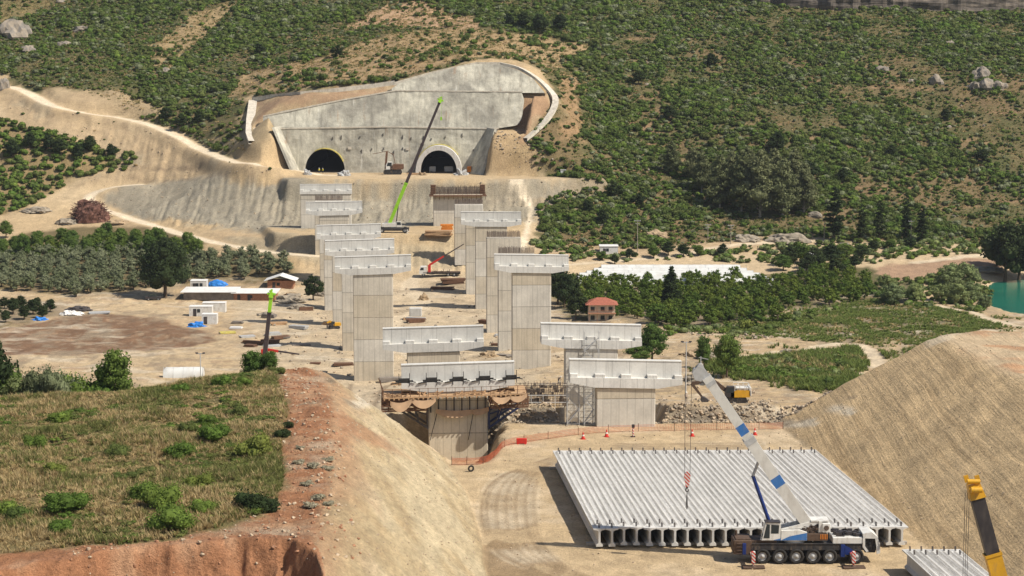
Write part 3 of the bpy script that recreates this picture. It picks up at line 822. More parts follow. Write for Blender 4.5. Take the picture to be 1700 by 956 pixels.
M['black'] = m_plain("black_rubber", (0.025, 0.024, 0.023), 0.8, 0.25, 2.0, dirt=(0.16, 0.13, 0.09), dirt_amt=0.15)
M['blue_steel'] = m_plain("blue_steel", (0.022, 0.03, 0.08), 0.5, 0.2, 2.0)

# ================================================================ TUNNEL PORTAL
def tier(pts_top, pts_bot, dep, name, label, thick=1.6, arches=(), nx=160, parent=None):
    """a sprayed face: columns between a lower and an upper outline, each point at its own depth; real thickness behind"""
    xs = np.linspace(pts_top[0][0], pts_top[-1][0], nx)
    if arches:
        ex = []
        for (cx, hw, hh) in arches: ex += list(cx + hw * np.cos(np.linspace(0, math.pi, 41))) + [cx - hw - 0.05, cx + hw + 0.05]
        xs = np.unique(np.r_[xs, ex])
    zt = np.interp(xs, [p[0] for p in pts_top], [p[1] for p in pts_top]); zb = np.interp(xs, [p[0] for p in pts_bot], [p[1] for p in pts_bot])
    for (cx, hw, hh) in arches:
        t = np.clip(1 - ((xs - cx) / hw) ** 2, 0, 1)
        zb = np.where(np.abs(xs - cx) < hw, np.maximum(zb, ZPLAT - 0.4 + hh * t ** 0.42), zb)
    nr = 12; V_ = []
    for back in (0, 1):
        for k in range(nr + 1):
            z = zb + (zt - zb) * k / nr
            y = dep(z) + 0.18 * fbm(xs / 3, z / 3, 501, 3) + back * thick
            V_.append(np.c_[xs, y, z])
    n = len(xs); A = np.concatenate(V_); F_ = []
    ix = np.arange((nr + 1) * n).reshape(nr + 1, n); o = (nr + 1) * n
    f = np.stack([ix[:-1, :-1].ravel(), ix[:-1, 1:].ravel(), ix[1:, 1:].ravel(), ix[1:, :-1].ravel()], 1)
    F_ += [f, f[:, ::-1] + o]
    for r in (0, nr):
        a = ix[r, :-1]; b = ix[r, 1:]
        F_.append(np.stack([a, a + o, b + o, b], 1) if r == 0 else np.stack([a, b, b + o, a + o], 1))
    for c in (0, -1):
        a = ix[:-1, c]; b = ix[1:, c]
        F_.append(np.stack([a, b, b + o, a + o], 1) if c == 0 else np.stack([a, a + o, b + o, b], 1))
    return link(name, np_mesh(name, A, np.concatenate(F_), M['shot'], smooth=False), parent)
def face_pts(px, d): return [(PD(x, y, d).x, PD(x, y, d).z) for (x, y) in px]
def ribbon(mb, pts, w, h, m=0):
    """low kerb along world points, sits on the ground, w wide, h high"""
    pts = [Vector(p) for p in pts]; rows = []
    for i, p in enumerate(pts):
        t = (pts[min(i + 1, len(pts) - 1)] - pts[max(i - 1, 0)]); t.z = 0
        s = Vector((t.y, -t.x, 0)).normalized() * w / 2
        rows.append([p - s - Vector((0, 0, .6)), p - s + Vector((0, 0, h)), p + s + Vector((0, 0, h)), p + s - Vector((0, 0, .6)), p - s - Vector((0, 0, .6))])
    return mb.sheet(rows, m, False)
portal = thing("tunnel_portal", "grey sprayed concrete portal face with two tunnel mouths cut into the hillside", "tunnel portal", (0, 0, 0))
dep1 = lambda z: 686.2 + (z - ZPLAT) * 0.14
dep2 = lambda z: 690.2 + (z - 23) * 0.42
dep3 = lambda z: 697.5 + (z - 35) * 0.62
tl, tr = TUNNELS
A1 = [(TUNNELS[0][0], 6.9, 8.6), (TUNNELS[1][0], 6.3, 8.4)]
tier(face_pts([(457, 214), (470, 211), (640, 211), (826, 214)], 688), face_pts([(457, 291), (470, 291), (700, 291), (826, 291)], 686.5), dep1, "lower_tier", None, 1.0, A1, 200, portal)
tier(face_pts([(438, 193), (470, 184), (560, 168), (655, 151), (760, 151), (866, 153), (870, 165)], 694), face_pts([(438, 211), (470, 213), (640, 213), (826, 213), (858, 208), (866, 200), (870, 170)], 691), dep2, "middle_tier", None, 1.0, (), 120, portal)
tier(face_pts([(652, 146), (665, 137), (720, 121), (760, 111), (790, 106), (830, 107), (860, 116), (885, 130), (903, 152)], 705), face_pts([(652, 152), (903, 154)], 699), dep3, "upper_tier", None, 1.0, (), 100, portal)
# wing walls, ledge kerbs, stepped kerb round the rim
mb = MB()
def slab(mb, q, off, m=0):
    a = [Vector(p) for p in q]; o = Vector(off)
    n = len(a)
    mb.add([*a, *[p + o for p in a]], [tuple(range(n)), tuple(range(2 * n - 1, n - 1, -1))] + [((i + 1) % n, i, n + i, n + (i + 1) % n) for i in range(n)], m)
slab(mb, [PD(773, 290, 687), PD(798, 292, 675), PD(821, 214, 681), PD(806, 211, 690)], (0.8, 0, -0.1))
mb.build("wing_wall", M['shot'], portal)
mb = MB(); slab(mb, [PD(503, 293, 687.2), PD(490, 294, 675), PD(455, 211, 681), PD(466, 209, 690)], (-0.8, 0, -0.1))
mb.build("wing_wall", M['shot'], portal)
mb = MB()
for (a, b, dep, dz) in ((face_pts([(458, 214), (640, 211), (828, 214)], 688), 0, dep1, 0.1), (face_pts([(438, 193), (560, 168), (655, 151), (868, 153)], 694), 0, dep2, .1),):
    for p, q_ in zip(a[:-1], a[1:]): mb.beam((p[0], dep(p[1]) + 0.3, p[1] + dz), (q_[0], dep(q_[1]) + 0.3, q_[1] + dz), 1.1, 0.45)
mb.build("ledge_kerb", M['kerb'], portal)
mb = MB()
rim = hit(*zip(*[(420, 236), (415, 222), (416, 200), (420, 168)]))
ribbon(mb, [Vector(p) for p in rim], 3.0, 0.5)
rim = hit(*zip(*[(420, 166), (450, 161), (500, 156), (560, 150), (620, 143), (655, 138)]))
ribbon(mb, [Vector(p) for p in rim], 1.0, 0.9)
a = face_pts([(655, 138), (720, 120), (790, 105), (830, 105)], 705)
ribbon(mb, [(p[0], dep3(p[1]) + 1.0, p[1] - 0.1) for p in a], 1.0, 0.5)
rim = [PD(830, 105, 707.5), PD(862, 113, 706), PD(890, 129, 703), PD(910, 147, 699), PD(922, 164, 694), PD(918, 182, 689), PD(906, 200, 684), PD(888, 218, 680), PD(872, 231, 677)]
rim = [Vector((p.x, p.y, max(p.z, hz(p.x, p.y)))) for p in smooth_line(rim, 4)]
ribbon(mb, rim, 2.1, 0.4)
mb.build("rim_kerb", M['kerb'], portal)
# small white survey boards on the face, dark drain stubs
mb = MB()
for (x, y) in ((580, 246), (676, 247)):
    p = PD(x, y, 686); mb = MB(); mb.box(p.x - .6, p.x + .6, dep1(p.z) - .4, dep1(p.z) - 0.1, p.z - .5, p.z + .5)
    mb.build("marker_board", M['kerb'], portal)
mb = MB()
for x in range(515, 800, 17):
    for y in (226, 250):
        if rng.random() < 0.6:
            p = PD(x + rng.uniform(-4, 4), y + rng.uniform(-5, 5), 686)
            if min(abs(p.x - TUNNELS[0][0]), abs(p.x - TUNNELS[1][0])) < 8.5 and y > 235: continue
            mb.box(p.x - .09, p.x + .09, dep1(p.z) - .35, dep1(p.z) + .1, p.z - rng.uniform(.3, 1.1), p.z + .3)
mb.build("drain_stub", M['steel'], portal)
# tubes, rims
for i, (cx, hw, hh) in enumerate(A1):
    N = 28; ring = []
    for k in range(N + 1):
        a = math.pi * k / N; xx = math.cos(a); ring.append((cx + hw * xx, ZPLAT - 0.4 + hh * max(0, 1 - xx * xx) ** 0.42))
    mb = MB()
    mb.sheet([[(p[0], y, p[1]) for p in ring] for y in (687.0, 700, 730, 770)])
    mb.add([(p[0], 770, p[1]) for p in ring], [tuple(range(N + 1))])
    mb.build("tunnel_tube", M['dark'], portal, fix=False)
    mb = MB(); mb.box(cx - hw - .5, cx + hw + .5, 684.5, 770, ZPLAT - 0.6, ZPLAT + 0.05); mb.build("tunnel_floor", m_plain("tunnel_dirt", (0.28, 0.22, 0.15)), portal)
    def arc(y0, y1, r0, r1, a0, a1, nm, mt):
        m_ = MB(); rows = []
        for k in range(33):
            a = math.pi * (a0 + (a1 - a0) * k / 32); xx = math.cos(a); zz = max(0, 1 - xx * xx) ** 0.42
            P = lambda r, y: (cx + (hw + r) * xx, y, ZPLAT - 0.4 + (hh + r) * zz)
            rows.append([P(r0, y0), P(r1, y0), P(r1, y1), P(r0, y1), P(r0, y0)])
        m_.sheet(rows, 0, False); return m_.build(nm, mt, portal)
    if i == 0: arc(685.7, 687.5, 0.0, 0.3, 0.14, 0.66, "yellow_rim", M['yellow'])
    else:
        arc(680.6, 688.5, 0.0, 1.6, 0.0, 1.0, "portal_collar", M['lining']); arc(685.6, 687.8, 1.62, 1.85, 0.2, 0.84, "yellow_rim", M['yellow'])

# ================================================================ VIADUCT PIERS
ROT = 0.06
def cap_mesh(w=16.0):
    """inverted-T cap: ledge block with tapered ends, taller web standing on it"""
    mb = MB(); h = w / 2
    mb.prism([(-h, 0.62), (-4.4, 0.0), (4.4, 0.0), (h, 0.62), (h, 1.4), (-h, 1.4)], -1.55, 1.55)
    return mb
def pier(px, py, dist, label, capped=True, group="bridge piers of the viaduct", w=16.0, pw=8.4, slope=0.0, foot=None, rot=ROT, wide=False, hooks=False):
    top = PD(px, py, dist)
    zf = hz(top.x, top.y) - 0.6 if foot is None else foot
    t = thing("bridge_pier", label, "bridge pier", (top.x, top.y, zf), rot, group)
    Ht = top.z - zf
    hs = Ht - (3.75 if capped and not wide else 0)
    if wide: hs = Ht - 2.9
    mb = MB(); mb.cbox(-pw / 2, pw / 2, -1.3, 1.3, 0, hs + 0.02, 0.12); mb.build("shaft", M['pier'], t)
    if capped:
        sh = Matrix.Identity(4); sh[2][0] = slope; sh = Matrix.Translation((0, 0, hs)) @ sh
        h = w / 2
        mb = MB(); mb.X = sh
        if not wide: mb.prism([(-h, 0.62), (-4.5, 0.0), (4.5, 0.0), (h, 0.62), (h, 1.4), (-h, 1.4)], -1.55, 1.55)
        else: mb.box(-h, h, -1.5, 1.5, 0, 0.9)
        z1 = 1.4 if not wide else 0.9
        mb.box(-h, h, -0.55, 0.6, z1 - 0.003, z1 + (2.35 if not wide else 2.0))
        mb.box(-h - 0.02, h + 0.02, -0.62, 0.67, z1 + (2.35 if not wide else 2.0), z1 + (2.45 if not wide else 2.1))
        mb.build("cap", M['cap'], t)
        for i in range(5):
            cx = -h + 0.55 + i * (w - 1.1) / 4
            m2 = MB(); m2.X = sh; ww = 0.55 if i in (0, 4) else 0.72
            m2.cbox(cx - ww, cx + ww, -1.42, -0.56, z1 + 0.003, z1 + 0.5, 0.04); m2.build("bearing_block", M['cap'], t)
    else:
        mb = MB()
        for k in range(36):
            for yy in (-1.1, 1.1):
                x = -pw / 2 + 0.2 + k * (pw - 0.4) / 35
                mb.beam((x, yy, hs), (x + rng.normal(0, .03), yy + rng.normal(0, .03), hs + 1.5 + rng.uniform(-.15, .2)), 0.07, 0.07)
        mb.build("starter_bars", M["rebar"], t)["kind"] = "stuff"
    t["_h"] = hs
    return t
PV = "tall concrete pier with a hammerhead cap"
L1 = pier(760, 603, 279, "pale pier wrapped in a formwork platform at the foot of the cut slope", slope=0.022, foot=-5.4)
L2 = pier(719, 543, 314, "capped concrete pier standing just behind the pier with the formwork platform", slope=0.022)
L3 = pier(619, 425, 417, "tallest capped pier of the left-hand row, its tan panelled shaft wholly in view", slope=0.025)
L4 = pier(597, 398, 459, "capped pier second in line behind the tall tan-shafted one of the left-hand row", slope=0.025)
L5 = pier(579, 373, 497, "capped pier of the left-hand row standing third behind the tall tan-shafted one", slope=0.02)
L5b = pier(564, 402, 529, "narrow uncapped pier peeping out on the left side of the third stacked cap", False)
L6 = pier(554.5, 335, 566, "capped pier of the left-hand row next to last before the tunnel slope", slope=0.015)
L6b = pier(546, 333, 590, "uncapped pier with starter bars just in front of the wide pier below the left tunnel", False)
L7 = pier(541, 306, 616, "wide wall-like pier with a shallow cap nearest the left tunnel", wide=True, pw=15.6)
R1 = pier(1038, 598, 280, "nearest capped pier of the right-hand row with a scaffold stair beside its shaft", slope=-0.028)
R2 = pier(981, 538, 314, "capped pier directly behind the nearest one of the right-hand row", slope=-0.028)
R3 = pier(882, 423, 426, "tallest capped pier of the right-hand row with a pale uppermost lift on its tan shaft", slope=-0.02)
R3b = pier(857, 421, 453, "uncapped pier with starter bars right behind the tallest one of the right-hand row", False)
R3c = pier(836, 394, 484, "uncapped pier with bristling starter bars between two capped piers of the right-hand row", False)
R4 = pier(815, 352, 527, "capped pier mid-way along the right-hand row, left of the drainage chute", slope=-0.01)
R4a = pier(798, 366, 553, "uncapped pier mostly hidden behind a capped one, red crane truck at its foot", False)
R4b = pier(778, 339, 584, "tall uncapped pale pier in front of the pier that has rusty formwork", False)
R5 = pier(760, 322, 622, "wide pier crowned with rusty formwork and rebar below the right tunnel", False, pw=15.4)
# formwork on the last right-hand pier
def in_world(t, p): return Vector((t.location.x + p[0] * math.cos(t.rotation_euler.z) - p[1] * math.sin(t.rotation_euler.z), t.location.y + p[0] * math.sin(t.rotation_euler.z) + p[1] * math.cos(t.rotation_euler.z), t.location.z + p[2]))
hs = R5["_h"]
f = thing("rebar_formwork", "rusty steel formwork and rebar cage on top of the wide pier below the right tunnel", "formwork", in_world(R5, (0, 0, hs)), ROT)
mb = MB(); mb.box(-8.9, 8.9, -3.1, -1.32, -0.5, -0.2); mb.box(-8.9, 8.9, 1.32, 3.1, -0.5, -0.2)
for k in range(13): mb.beam((-8.6 + k * 1.43, -1.35, -1.6), (-8.6 + k * 1.43, -2.9, -0.5), 0.12, 0.12)
mb.build("work_platform", M['rust'], f)
mb = MB()
for k in range(13):
    x = -8.6 + k * 1.43
    for yy in (-3.0, 3.0): mb.beam((x, yy, -0.2), (x, yy, 0.9), 0.07, 0.07)
for zz in (0.35, 0.85): mb.beam((-8.7, -3.0, zz), (8.7, -3.0, zz), 0.06, 0.06)
mb.build("guard_rail", M['rust'], f)
for sx in (-1, 1):
    mb = MB(); mb.box(sx * 7.7 - .75 + 0, sx * 7.7 + .75, -1.2, 1.2, 0.02, 2.9)
    for zz in (0.6, 1.3, 2.0, 2.7): mb.box(sx * 7.7 - .82, sx * 7.7 + .82, -1.3, 1.3, zz, zz + .12)
    mb.build("shutter_panel", M['rust'], f)
mb = MB()
for k in range(60):
    x = -6.8 + 13.6 * k / 59
    for yy in (-1.0, 0.0, 1.0): mb.beam((x, yy, 0), (x + rng.normal(0, .04), yy, 2.3 + rng.uniform(-.3, .4)), 0.08, 0.08)
for zz in (0.5, 1.0, 1.5, 2.0):
    for yy in (-1.05, 1.05): mb.beam((-6.9, yy, zz), (6.9, yy, zz), 0.07, 0.07)
mb.build("rebar_cage", M['rebar'], f)

# formwork platform round the nearest left-hand pier
hs = L1["_h"]
f = thing("formwork_platform", "rusty steel and timber working platform with tan cloth slung round the nearest left-hand pier", "formwork", in_world(L1, (0, 0, hs)), ROT)
mb = MB(); mb.X = Matrix(((1, 0, 0, 0), (0, 1, 0, 0), (0.022, 0, 1, 0), (0, 0, 0, 1)))
sl = mb.X
for (y0, y1) in ((-3.6, -1.6), (1.6, 3.4)): mb.box(-10.6, 9.6, y0, y1, -0.42, -0.27)
mb.box(-10.6, -8.05, -1.6, 1.6, -0.42, -0.27); mb.box(8.05, 9.6, -1.6, 1.6, -0.42, -0.27)
for k in range(30): mb.box(-10.5 + k * .68, -10.3 + k * .68, -3.75, -1.5, -0.6, -0.43)
mb.build("timber_deck", M['timber'], f)
for yy in (-3.3, -1.75, 1.75, 3.2):
    for sx in (-1, 1):
        mb = MB(); mb.X = sl
        xa, xb = (-10.8, -4.45) if sx < 0 else (4.45, 9.8)
        for zz in (-0.75, -1.5, -2.2):
            mb.box(xa, xb, yy - .1, yy + .1, zz - .11, zz + .11)
        n_ = 7
        for k in range(n_ + 1):
            x = xa + (xb - xa) * k / n_; mb.beam((x, yy, -2.2), (x, yy, -0.6), 0.12, 0.12)
            if k < n_: mb.beam((x, yy, -2.2), (x + (xb - xa) / n_, yy, -0.75), 0.08, 0.08)
        mb.build("truss_girder", M['rust'], f)
for sx in (-1, 1):
    for yy in (-1.6, 1.6):
        mb = MB(); mb.beam((sx * 8.6, yy, -2.35), (sx * 4.35, yy, -5.2), 0.28, 0.28); mb.beam((sx * 6.2, yy, -2.35), (sx * 5.6, yy, -4.4), 0.22, 0.22)
        mb.beam((sx * 4.35, yy, -5.4), (sx * 4.35, yy, -2.2), 0.25, 0.25); mb.beam((sx * 7.2, yy, -2.35), (sx * 4.35, yy, -3.3), 0.2, 0.2)
        mb.build("support_bracket", M['blue_steel'] if sx > 0 else M['steel'], f)
mb = MB(); mb.X = sl
for k in range(17):
    x = -10.5 + k * 1.25; mb.beam((x, -3.55, -0.27), (x + rng.normal(0, .05), -3.6, 0.95), 0.06, 0.06)
for zz in (0.3, 0.9): mb.beam((-10.5, -3.55, zz), (9.5, -3.6, zz), 0.05, 0.05)
for k in range(5): mb.beam((-10.6, -3.6 + k * 1.75, -0.3), (-10.9 - .1 * k, -3.6 + k * 1.75, 2.0 - .15 * k), 0.08, 0.08)
mb.beam((-10.7, -3.6, 0.9), (-11.1, 3.4, 0.9), .06, .06)
mb.build("guard_rail", M['rust'], f)
mb = MB()
for k in range(8):
    x = -3.9 + k * 1.1; mb.beam((x, -1.62, -3.0), (x, -1.62, -0.4), 0.2, 0.2)
mb.build("soldier_beam", M['steel'], f)
mb = MB(); mb.X = sl
for k in range(46):
    x = rng.uniform(-10, 9.3); y = rng.uniform(-3.4, -2.0); a = rng.uniform(0, 3)
    l_ = rng.uniform(.3, 1.4); mb.beam((x, y, -0.2), (x + l_ * math.cos(a), y + .3 * l_ * math.sin(a), -0.1 + rng.uniform(0, .3)), rng.uniform(.08, .3), rng.uniform(.06, .2))
tag(mb.build("loose_planks", M["timber"], f), kind="stuff")
def cloth(x0, x1, z0, z1, sag, hh, y, n=16):
    m_ = MB(); rows = []
    for j in range(4):
        r_ = []
        for i in range(n + 1):
            t_ = i / n; s_ = 4 * t_ * (1 - t_)
            r_.append((x0 + (x1 - x0) * t_, y - 0.5 * (j / 3) * s_ + .06 * math.sin(9 * t_ + j), z0 + (z1 - z0) * t_ - s_ * sag * (0.35 + .65 * j / 3) - hh * j / 3))
        rows.append(r_)
    m_.sheet(rows); return m_
for a in ((-9.6, -6.6, -0.9, -0.6, 1.1, 0.55, -3.75), (-6.6, -3.2, -0.6, -0.5, 0.9, 0.5, -3.7), (-3.2, 1.9, -2.4, -2.55, 0.55, 0.6, -2.0), (1.9, 4.3, -2.55, -2.2, 0.3, 0.6, -1.95), (4.7, 7.2, -0.3, -0.35, 0.7, 0.4, -3.75), (7.2, 9.6, -0.35, 0.0, 0.6, 0.4, -3.75)):
    cloth(*a).build("tan_cloth", M['tarp'], f)
mb = MB(); mb.add([(4.4, -1.75, -0.4), (4.9, -3.4, -0.5), (6.0, -3.2, -2.6), (5.0, -1.75, -1.9)], [(0, 1, 2, 3)]); mb.build("tan_cloth", M['tarp'], f)
mb = MB(); mb.tube((-2.8, -1.9, -2.2), (-4.0, -1.5, -7.0), .05); mb.tube((2.2, -1.9, -2.5), (1.4, -1.5, -7.0), .05); mb.build("hanging_rope", M['black'], f)
mb = MB()
for cx in (-7.6, -3.75, 0, 3.75, 7.5):
    mb.X = sl
    mb.box(cx - .75, cx + .75, -1.5, -0.75, 1.44, 1.98)
    mb.box(cx - 1.25, cx + 1.25, -1.56, -1.2, 1.55, 1.75)
    for s_ in (-.75, .75): mb.beam((cx + s_, -1.62, 1.0), (cx + s_, -1.2, 2.75), .09, .09)
    mb.beam((cx - .7, -1.6, 1.5), (cx - 1.9, -1.7, 1.35), .14, .14); mb.beam((cx + .7, -1.6, 1.7), (cx + 1.6, -1.7, 1.5), .12, .12)
mb.build("block_shutter", M["black"], f)

# scaffold stair towers
def scaffold(x, y, z0, z1, label, w=1.7, dp=1.5):
    t = thing("scaffold_tower", label, "scaffold", (x, y, z0), ROT, "scaffold stair towers")
    h = z1 - z0; mb = MB()
    for (a, b) in ((0, 0), (w, 0), (w, dp), (0, dp)): mb.tube((a, b, 0), (a, b, h), .045, 5)
    mb.build("standard", M['galv'], t)
    mb = MB(); k = 0; z = .3
    while z < h - .3:
        for (p, q_) in (((0, 0), (w, 0)), ((w, 0), (w, dp)), ((w, dp), (0, dp)), ((0, dp), (0, 0))): mb.tube((*p, z), (*q_, z), .03, 4)
        z += 1.0
    mb.build("ledger", M['galv'], t)
    mb = MB(); z = .3; k = 0
    while z < h - 2:
        a, b = ((0, w) if k % 2 == 0 else (w, 0))
        mb.beam((a, dp * .5, z), (b, dp * .5, z + 2), .5, .06); mb.tube((a, 0, z), (b, 0, z + 2), .03, 4); z += 2; k += 1
    mb.build("stair_flight", M['galv'], t)
    return t
b = in_world(R1, (-8.3, -1.0, 0)); scaffold(b.x, b.y + .5, hz(b.x, b.y), 5.7, "left scaffold stair tower standing beside the nearest right-hand pier")
b = in_world(R1, (-5.9, -1.0, 0)); scaffold(b.x, b.y + .5, hz(b.x, b.y), 5.7, "scaffold stair tower hard against the shaft of the nearest right-hand pier", 1.4)
mb = MB(); p = in_world(R1, (-6.6, -1.1, 0.5)); q_ = in_world(R1, (-5.9, -1.1, 0))
b = in_world(R2, (-1.3, -3.2, 0)); scaffold(b.x, b.y, hz(b.x, b.y), 8.9, "scaffold tower in front of the second right-hand pier", 2.3)

# ================================================================ PRECAST GIRDERS
def girder_profile(h=2.0):
    return [(-.36, 0), (.36, 0), (.36, .22), (.11, .42), (.11, h - .34), (.30, h - .20), (.672, h - .13), (.672, h), (-.672, h), (-.672, h - .13), (-.30, h - .20), (-.11, h - .34), (-.11, .42), (-.36, .22)]
q = NT("girder_top_rough")
c = q.coord((1, 1, 1)); cl = q.coord((2.0, 0.10, 1))
fa = q.noise(q.coord((8, 0.6, 1)), 1.0, 5, 0.7); fb = q.noise(cl, 1.0, 4, .6)
kk = q.math('MULTIPLY', q.ramp(fa, 0.3, 0.7, 0.5, 1.3), q.ramp(fb, 0.35, 0.65, 0.62, 1.2))
q.bump(fa, 0.5, 0.05)
oi = q.n('ShaderNodeObjectInfo'); kk = q.math('MULTIPLY', kk, q.ramp(oi.outputs['Random'], 0, 1, .88, 1.1))
M['girder_top'] = q.done(q.scale((0.60, 0.585, 0.555), kk), 0.95)
_gm = {}
def girder(name, label, a, b, group, parts=True):
    """a = near end centre, b = far end centre"""
    a = Vector(a); b = Vector(b); L = (b - a).length
    rz = math.atan2(b.y - a.y, b.x - a.x) - math.pi / 2
    t = thing(name, label, "girder", (a.x, a.y, a.z), rz, group)
    key = round(L, 1)
    if key not in _gm:
        P = girder_profile(); mb = MB(); mb.prism(P, 0, L); body = mb
        m1 = MB(); n = int((L - 2.2) / 0.22)
        for cx in (-0.33, 0.33):
            for k in range(n):
                y = 1.1 + k * 0.22 + rng.uniform(-.05, .05)
                for xx in (cx - .07, cx + .07): m1.beam((xx, y, 1.99), (xx, y, 2.17), .03, .03)
                m1.beam((cx - .085, y, 2.16), (cx + .085, y, 2.16), .03, .03)
        m2 = MB(); [m2.box(xx - .2, xx + .2, 1.0, L - 1.0, 1.985, 2.012) for xx in (-.33, .33)]
        m3 = []
        for y in (0.55, 2.1, L - 2.1, L - .55):
            m_ = MB()
            for xx in (-.05, .05): m_.tube((xx, y - .12, 1.98), (xx, y, 2.42), .045, 6)
            m_.tube((-.07, y, 2.42), (.07, y, 2.42), .05, 6); m3.append(m_)
        _gm[key] = [("body", body, 'girder'), ("rough_top", m2, 'girder_top'), ("stirrup_rows", m1, 'rebar2')] + [("lifting_loop", m_, 'steel') for m_ in m3]
        _gm[key] = [(nm, mm.build(nm, M[mt], t)) for (nm, mm, mt) in _gm[key]]
        for nm, o in _gm[key]:
            if nm == "stirrup_rows": o["kind"] = "stuff"
    else:
        for (nm, o) in _gm[key]:
            c_ = o.copy(); COL.objects.link(c_); c_.parent = t
    return t
M['rebar2'] = m_plain("stirrup_steel", (0.44, 0.42, 0.39), 0.8, 0.25, 2.0)
NG = 25
gA, gB = PZ(985 + 10, 881, 2.0), PZ(1508 - 10, 879, 2.0)   # near ends
gC, gD = PZ(917 + 8, 749, 2.0), PZ(1350 - 8, 747, 2.0)     # far ends
for p in (gA, gB, gC, gD): p.z = 0.28
for i in range(NG):
    k = i / (NG - 1)
    a = gA.lerp(gB, k); b = gC.lerp(gD, k); d = (b - a).normalized()
    lab = "long precast concrete girder lying side by side with the others in the big stack"
    if i == 0: lab = "outermost girder of the big stack, its whole side in view above a broad shadow"
    if i == NG - 1: lab = "girder at the edge of the big stack along the foot of the furrowed mound"
    girder("precast_girder", lab, a + d * (0.35 if i in (0, 1, 2, 3) else 0.0) - d * (0.5 if i < 2 else 0) + d * rng.uniform(-.05, .05), a + d * 41.0, "precast girders of the big stack")
mb = MB()
for k in (0.04, 0.96):
    p = gA.lerp(gC, k); q_ = gB.lerp(gD, k); mb.beam((p.x - 1.2, p.y, .14), (q_.x + 1, q_.y, .14), .5, .28)
tag(mb.build("bearing_sleeper", m_plain("sleeper_concrete", (0.35, 0.32, 0.28))), "pair of low concrete sleepers under the big stack of girders", "sleepers")
hA, hB, hC = PZ(1503, 916, 2.0), PZ(1578, 916, 2.0), PZ(1590, 985, 2.0)
for p in (hA, hB): p.z = 0.28
dn = (gA - gC).normalized()
for i in range(5):
    b = hA.lerp(hB, i / 4) + Vector((.3, 0, 0)); lab = "precast girder of the small stack in front of the yellow crane"
    if i == 0: lab = "outermost girder of the small stack, its pale side and shadow in view"
    girder("precast_girder", lab, b + dn * 30.0, b, "precast girders of the small stack")
# ================================================================ VEGETATION
def m_leaf(name, ca, cb, trans=0.3, isl=0.28):
    q = NT(name)
    oi = q.n("ShaderNodeObjectInfo"); at = q.n("ShaderNodeAttribute", attribute_name="tint")
    ge = q.n("ShaderNodeNewGeometry")
    f = q.math('FRACT', q.math('ADD', oi.outputs["Random"], at.outputs["Fac"]))
    col = q.mix(f, ca, cb)
    col = q.scale(col, q.ramp(ge.outputs["Random Per Island"], 0, 1, 1 - isl, 1 + isl))
    q.l(col, q.b.inputs["Base Color"]); q.b.inputs["Roughness"].default_value = 0.75
    q.b.inputs["Specular IOR Level"].default_value = 0.15
    tr = q.n("ShaderNodeBsdfTranslucent"); q.l(q.scale(col, 1.1), tr.inputs[0])
    mx = q.n("ShaderNodeMixShader"); mx.inputs[0].default_value = trans
    out = q.t.nodes["Material Output"]
    q.l(q.b.outputs[0], mx.inputs[1]); q.l(tr.outputs[0], mx.inputs[2]); q.l(mx.outputs[0], out.inputs[0])
    return q.m
LM = {
 'shrub': m_leaf("maquis_leaf", (0.072, 0.112, 0.024), (0.125, 0.145, 0.04)),
 'shrub_green': m_leaf("bush_leaf", (0.085, 0.145, 0.024), (0.145, 0.2, 0.036)),
 'olive': m_leaf("olive_leaf", (0.142, 0.166, 0.079), (0.237, 0.255, 0.148)),
 'citrus': m_leaf("citrus_leaf", (0.075, 0.125, 0.02), (0.15, 0.19, 0.03)),
 'dark': m_leaf("dark_leaf", (0.03, 0.048, 0.016), (0.045, 0.064, 0.02)),
 'broad': m_leaf("broad_leaf", (0.085, 0.142, 0.030), (0.133, 0.189, 0.038)),
 'euca': m_leaf("eucalyptus_leaf", (0.133, 0.151, 0.066), (0.209, 0.217, 0.104)),
 'willow': m_leaf("willow_leaf", (0.161, 0.199, 0.085), (0.227, 0.265, 0.095)),
 'yellow': m_leaf("lime_leaf", (0.15, 0.19, 0.035), (0.2, 0.225, 0.05)),
 'straw': m_leaf("dry_grass_blade", (0.48, 0.365, 0.18), (0.35, 0.25, 0.115), 0.3),
 'strawpale': m_leaf("pale_straw_blade", (0.46, 0.36, 0.19), (0.36, 0.27, 0.135), 0.3),
 'weed': m_leaf("green_weed_blade", (0.13, 0.145, 0.042), (0.19, 0.19, 0.06), 0.3),
 'reed': m_leaf("reed_blade", (0.115, 0.165, 0.035), (0.17, 0.2, 0.05), 0.3),
 'sage': m_leaf("grey_sage_leaf", (0.283, 0.265, 0.179), (0.360, 0.322, 0.227)),
}
M['bark'] = m_plain("tree_bark", (0.12, 0.085, 0.055), 0.95, 0.3, 2.0)
M['palebark'] = m_plain("pale_bark", (0.30, 0.26, 0.21), 0.95, 0.3, 2.0)
def quads(P, N, S, r, asp=0.6, rnd=0.9):
    """leaf cards at P facing roughly N, size S"""
    n = len(P)
    N = N + rnd * r.normal(size=(n, 3)); N /= np.linalg.norm(N, axis=1)[:, None] + 1e-9
    A = np.cross(N, r.normal(size=(n, 3))); A /= np.linalg.norm(A, axis=1)[:, None] + 1e-9
    B = np.cross(N, A)
    S = np.broadcast_to(S, (n,))[:, None]
    a, b = A * S * 0.5, B * S * 0.5 * asp
    fold = N * S * 0.12
    V = np.stack([P - a, P - b * 1.0 + fold, P + a, P + b * 1.0 + fold], 1).reshape(-1, 3)
    return V, np.arange(4 * n).reshape(n, 4)
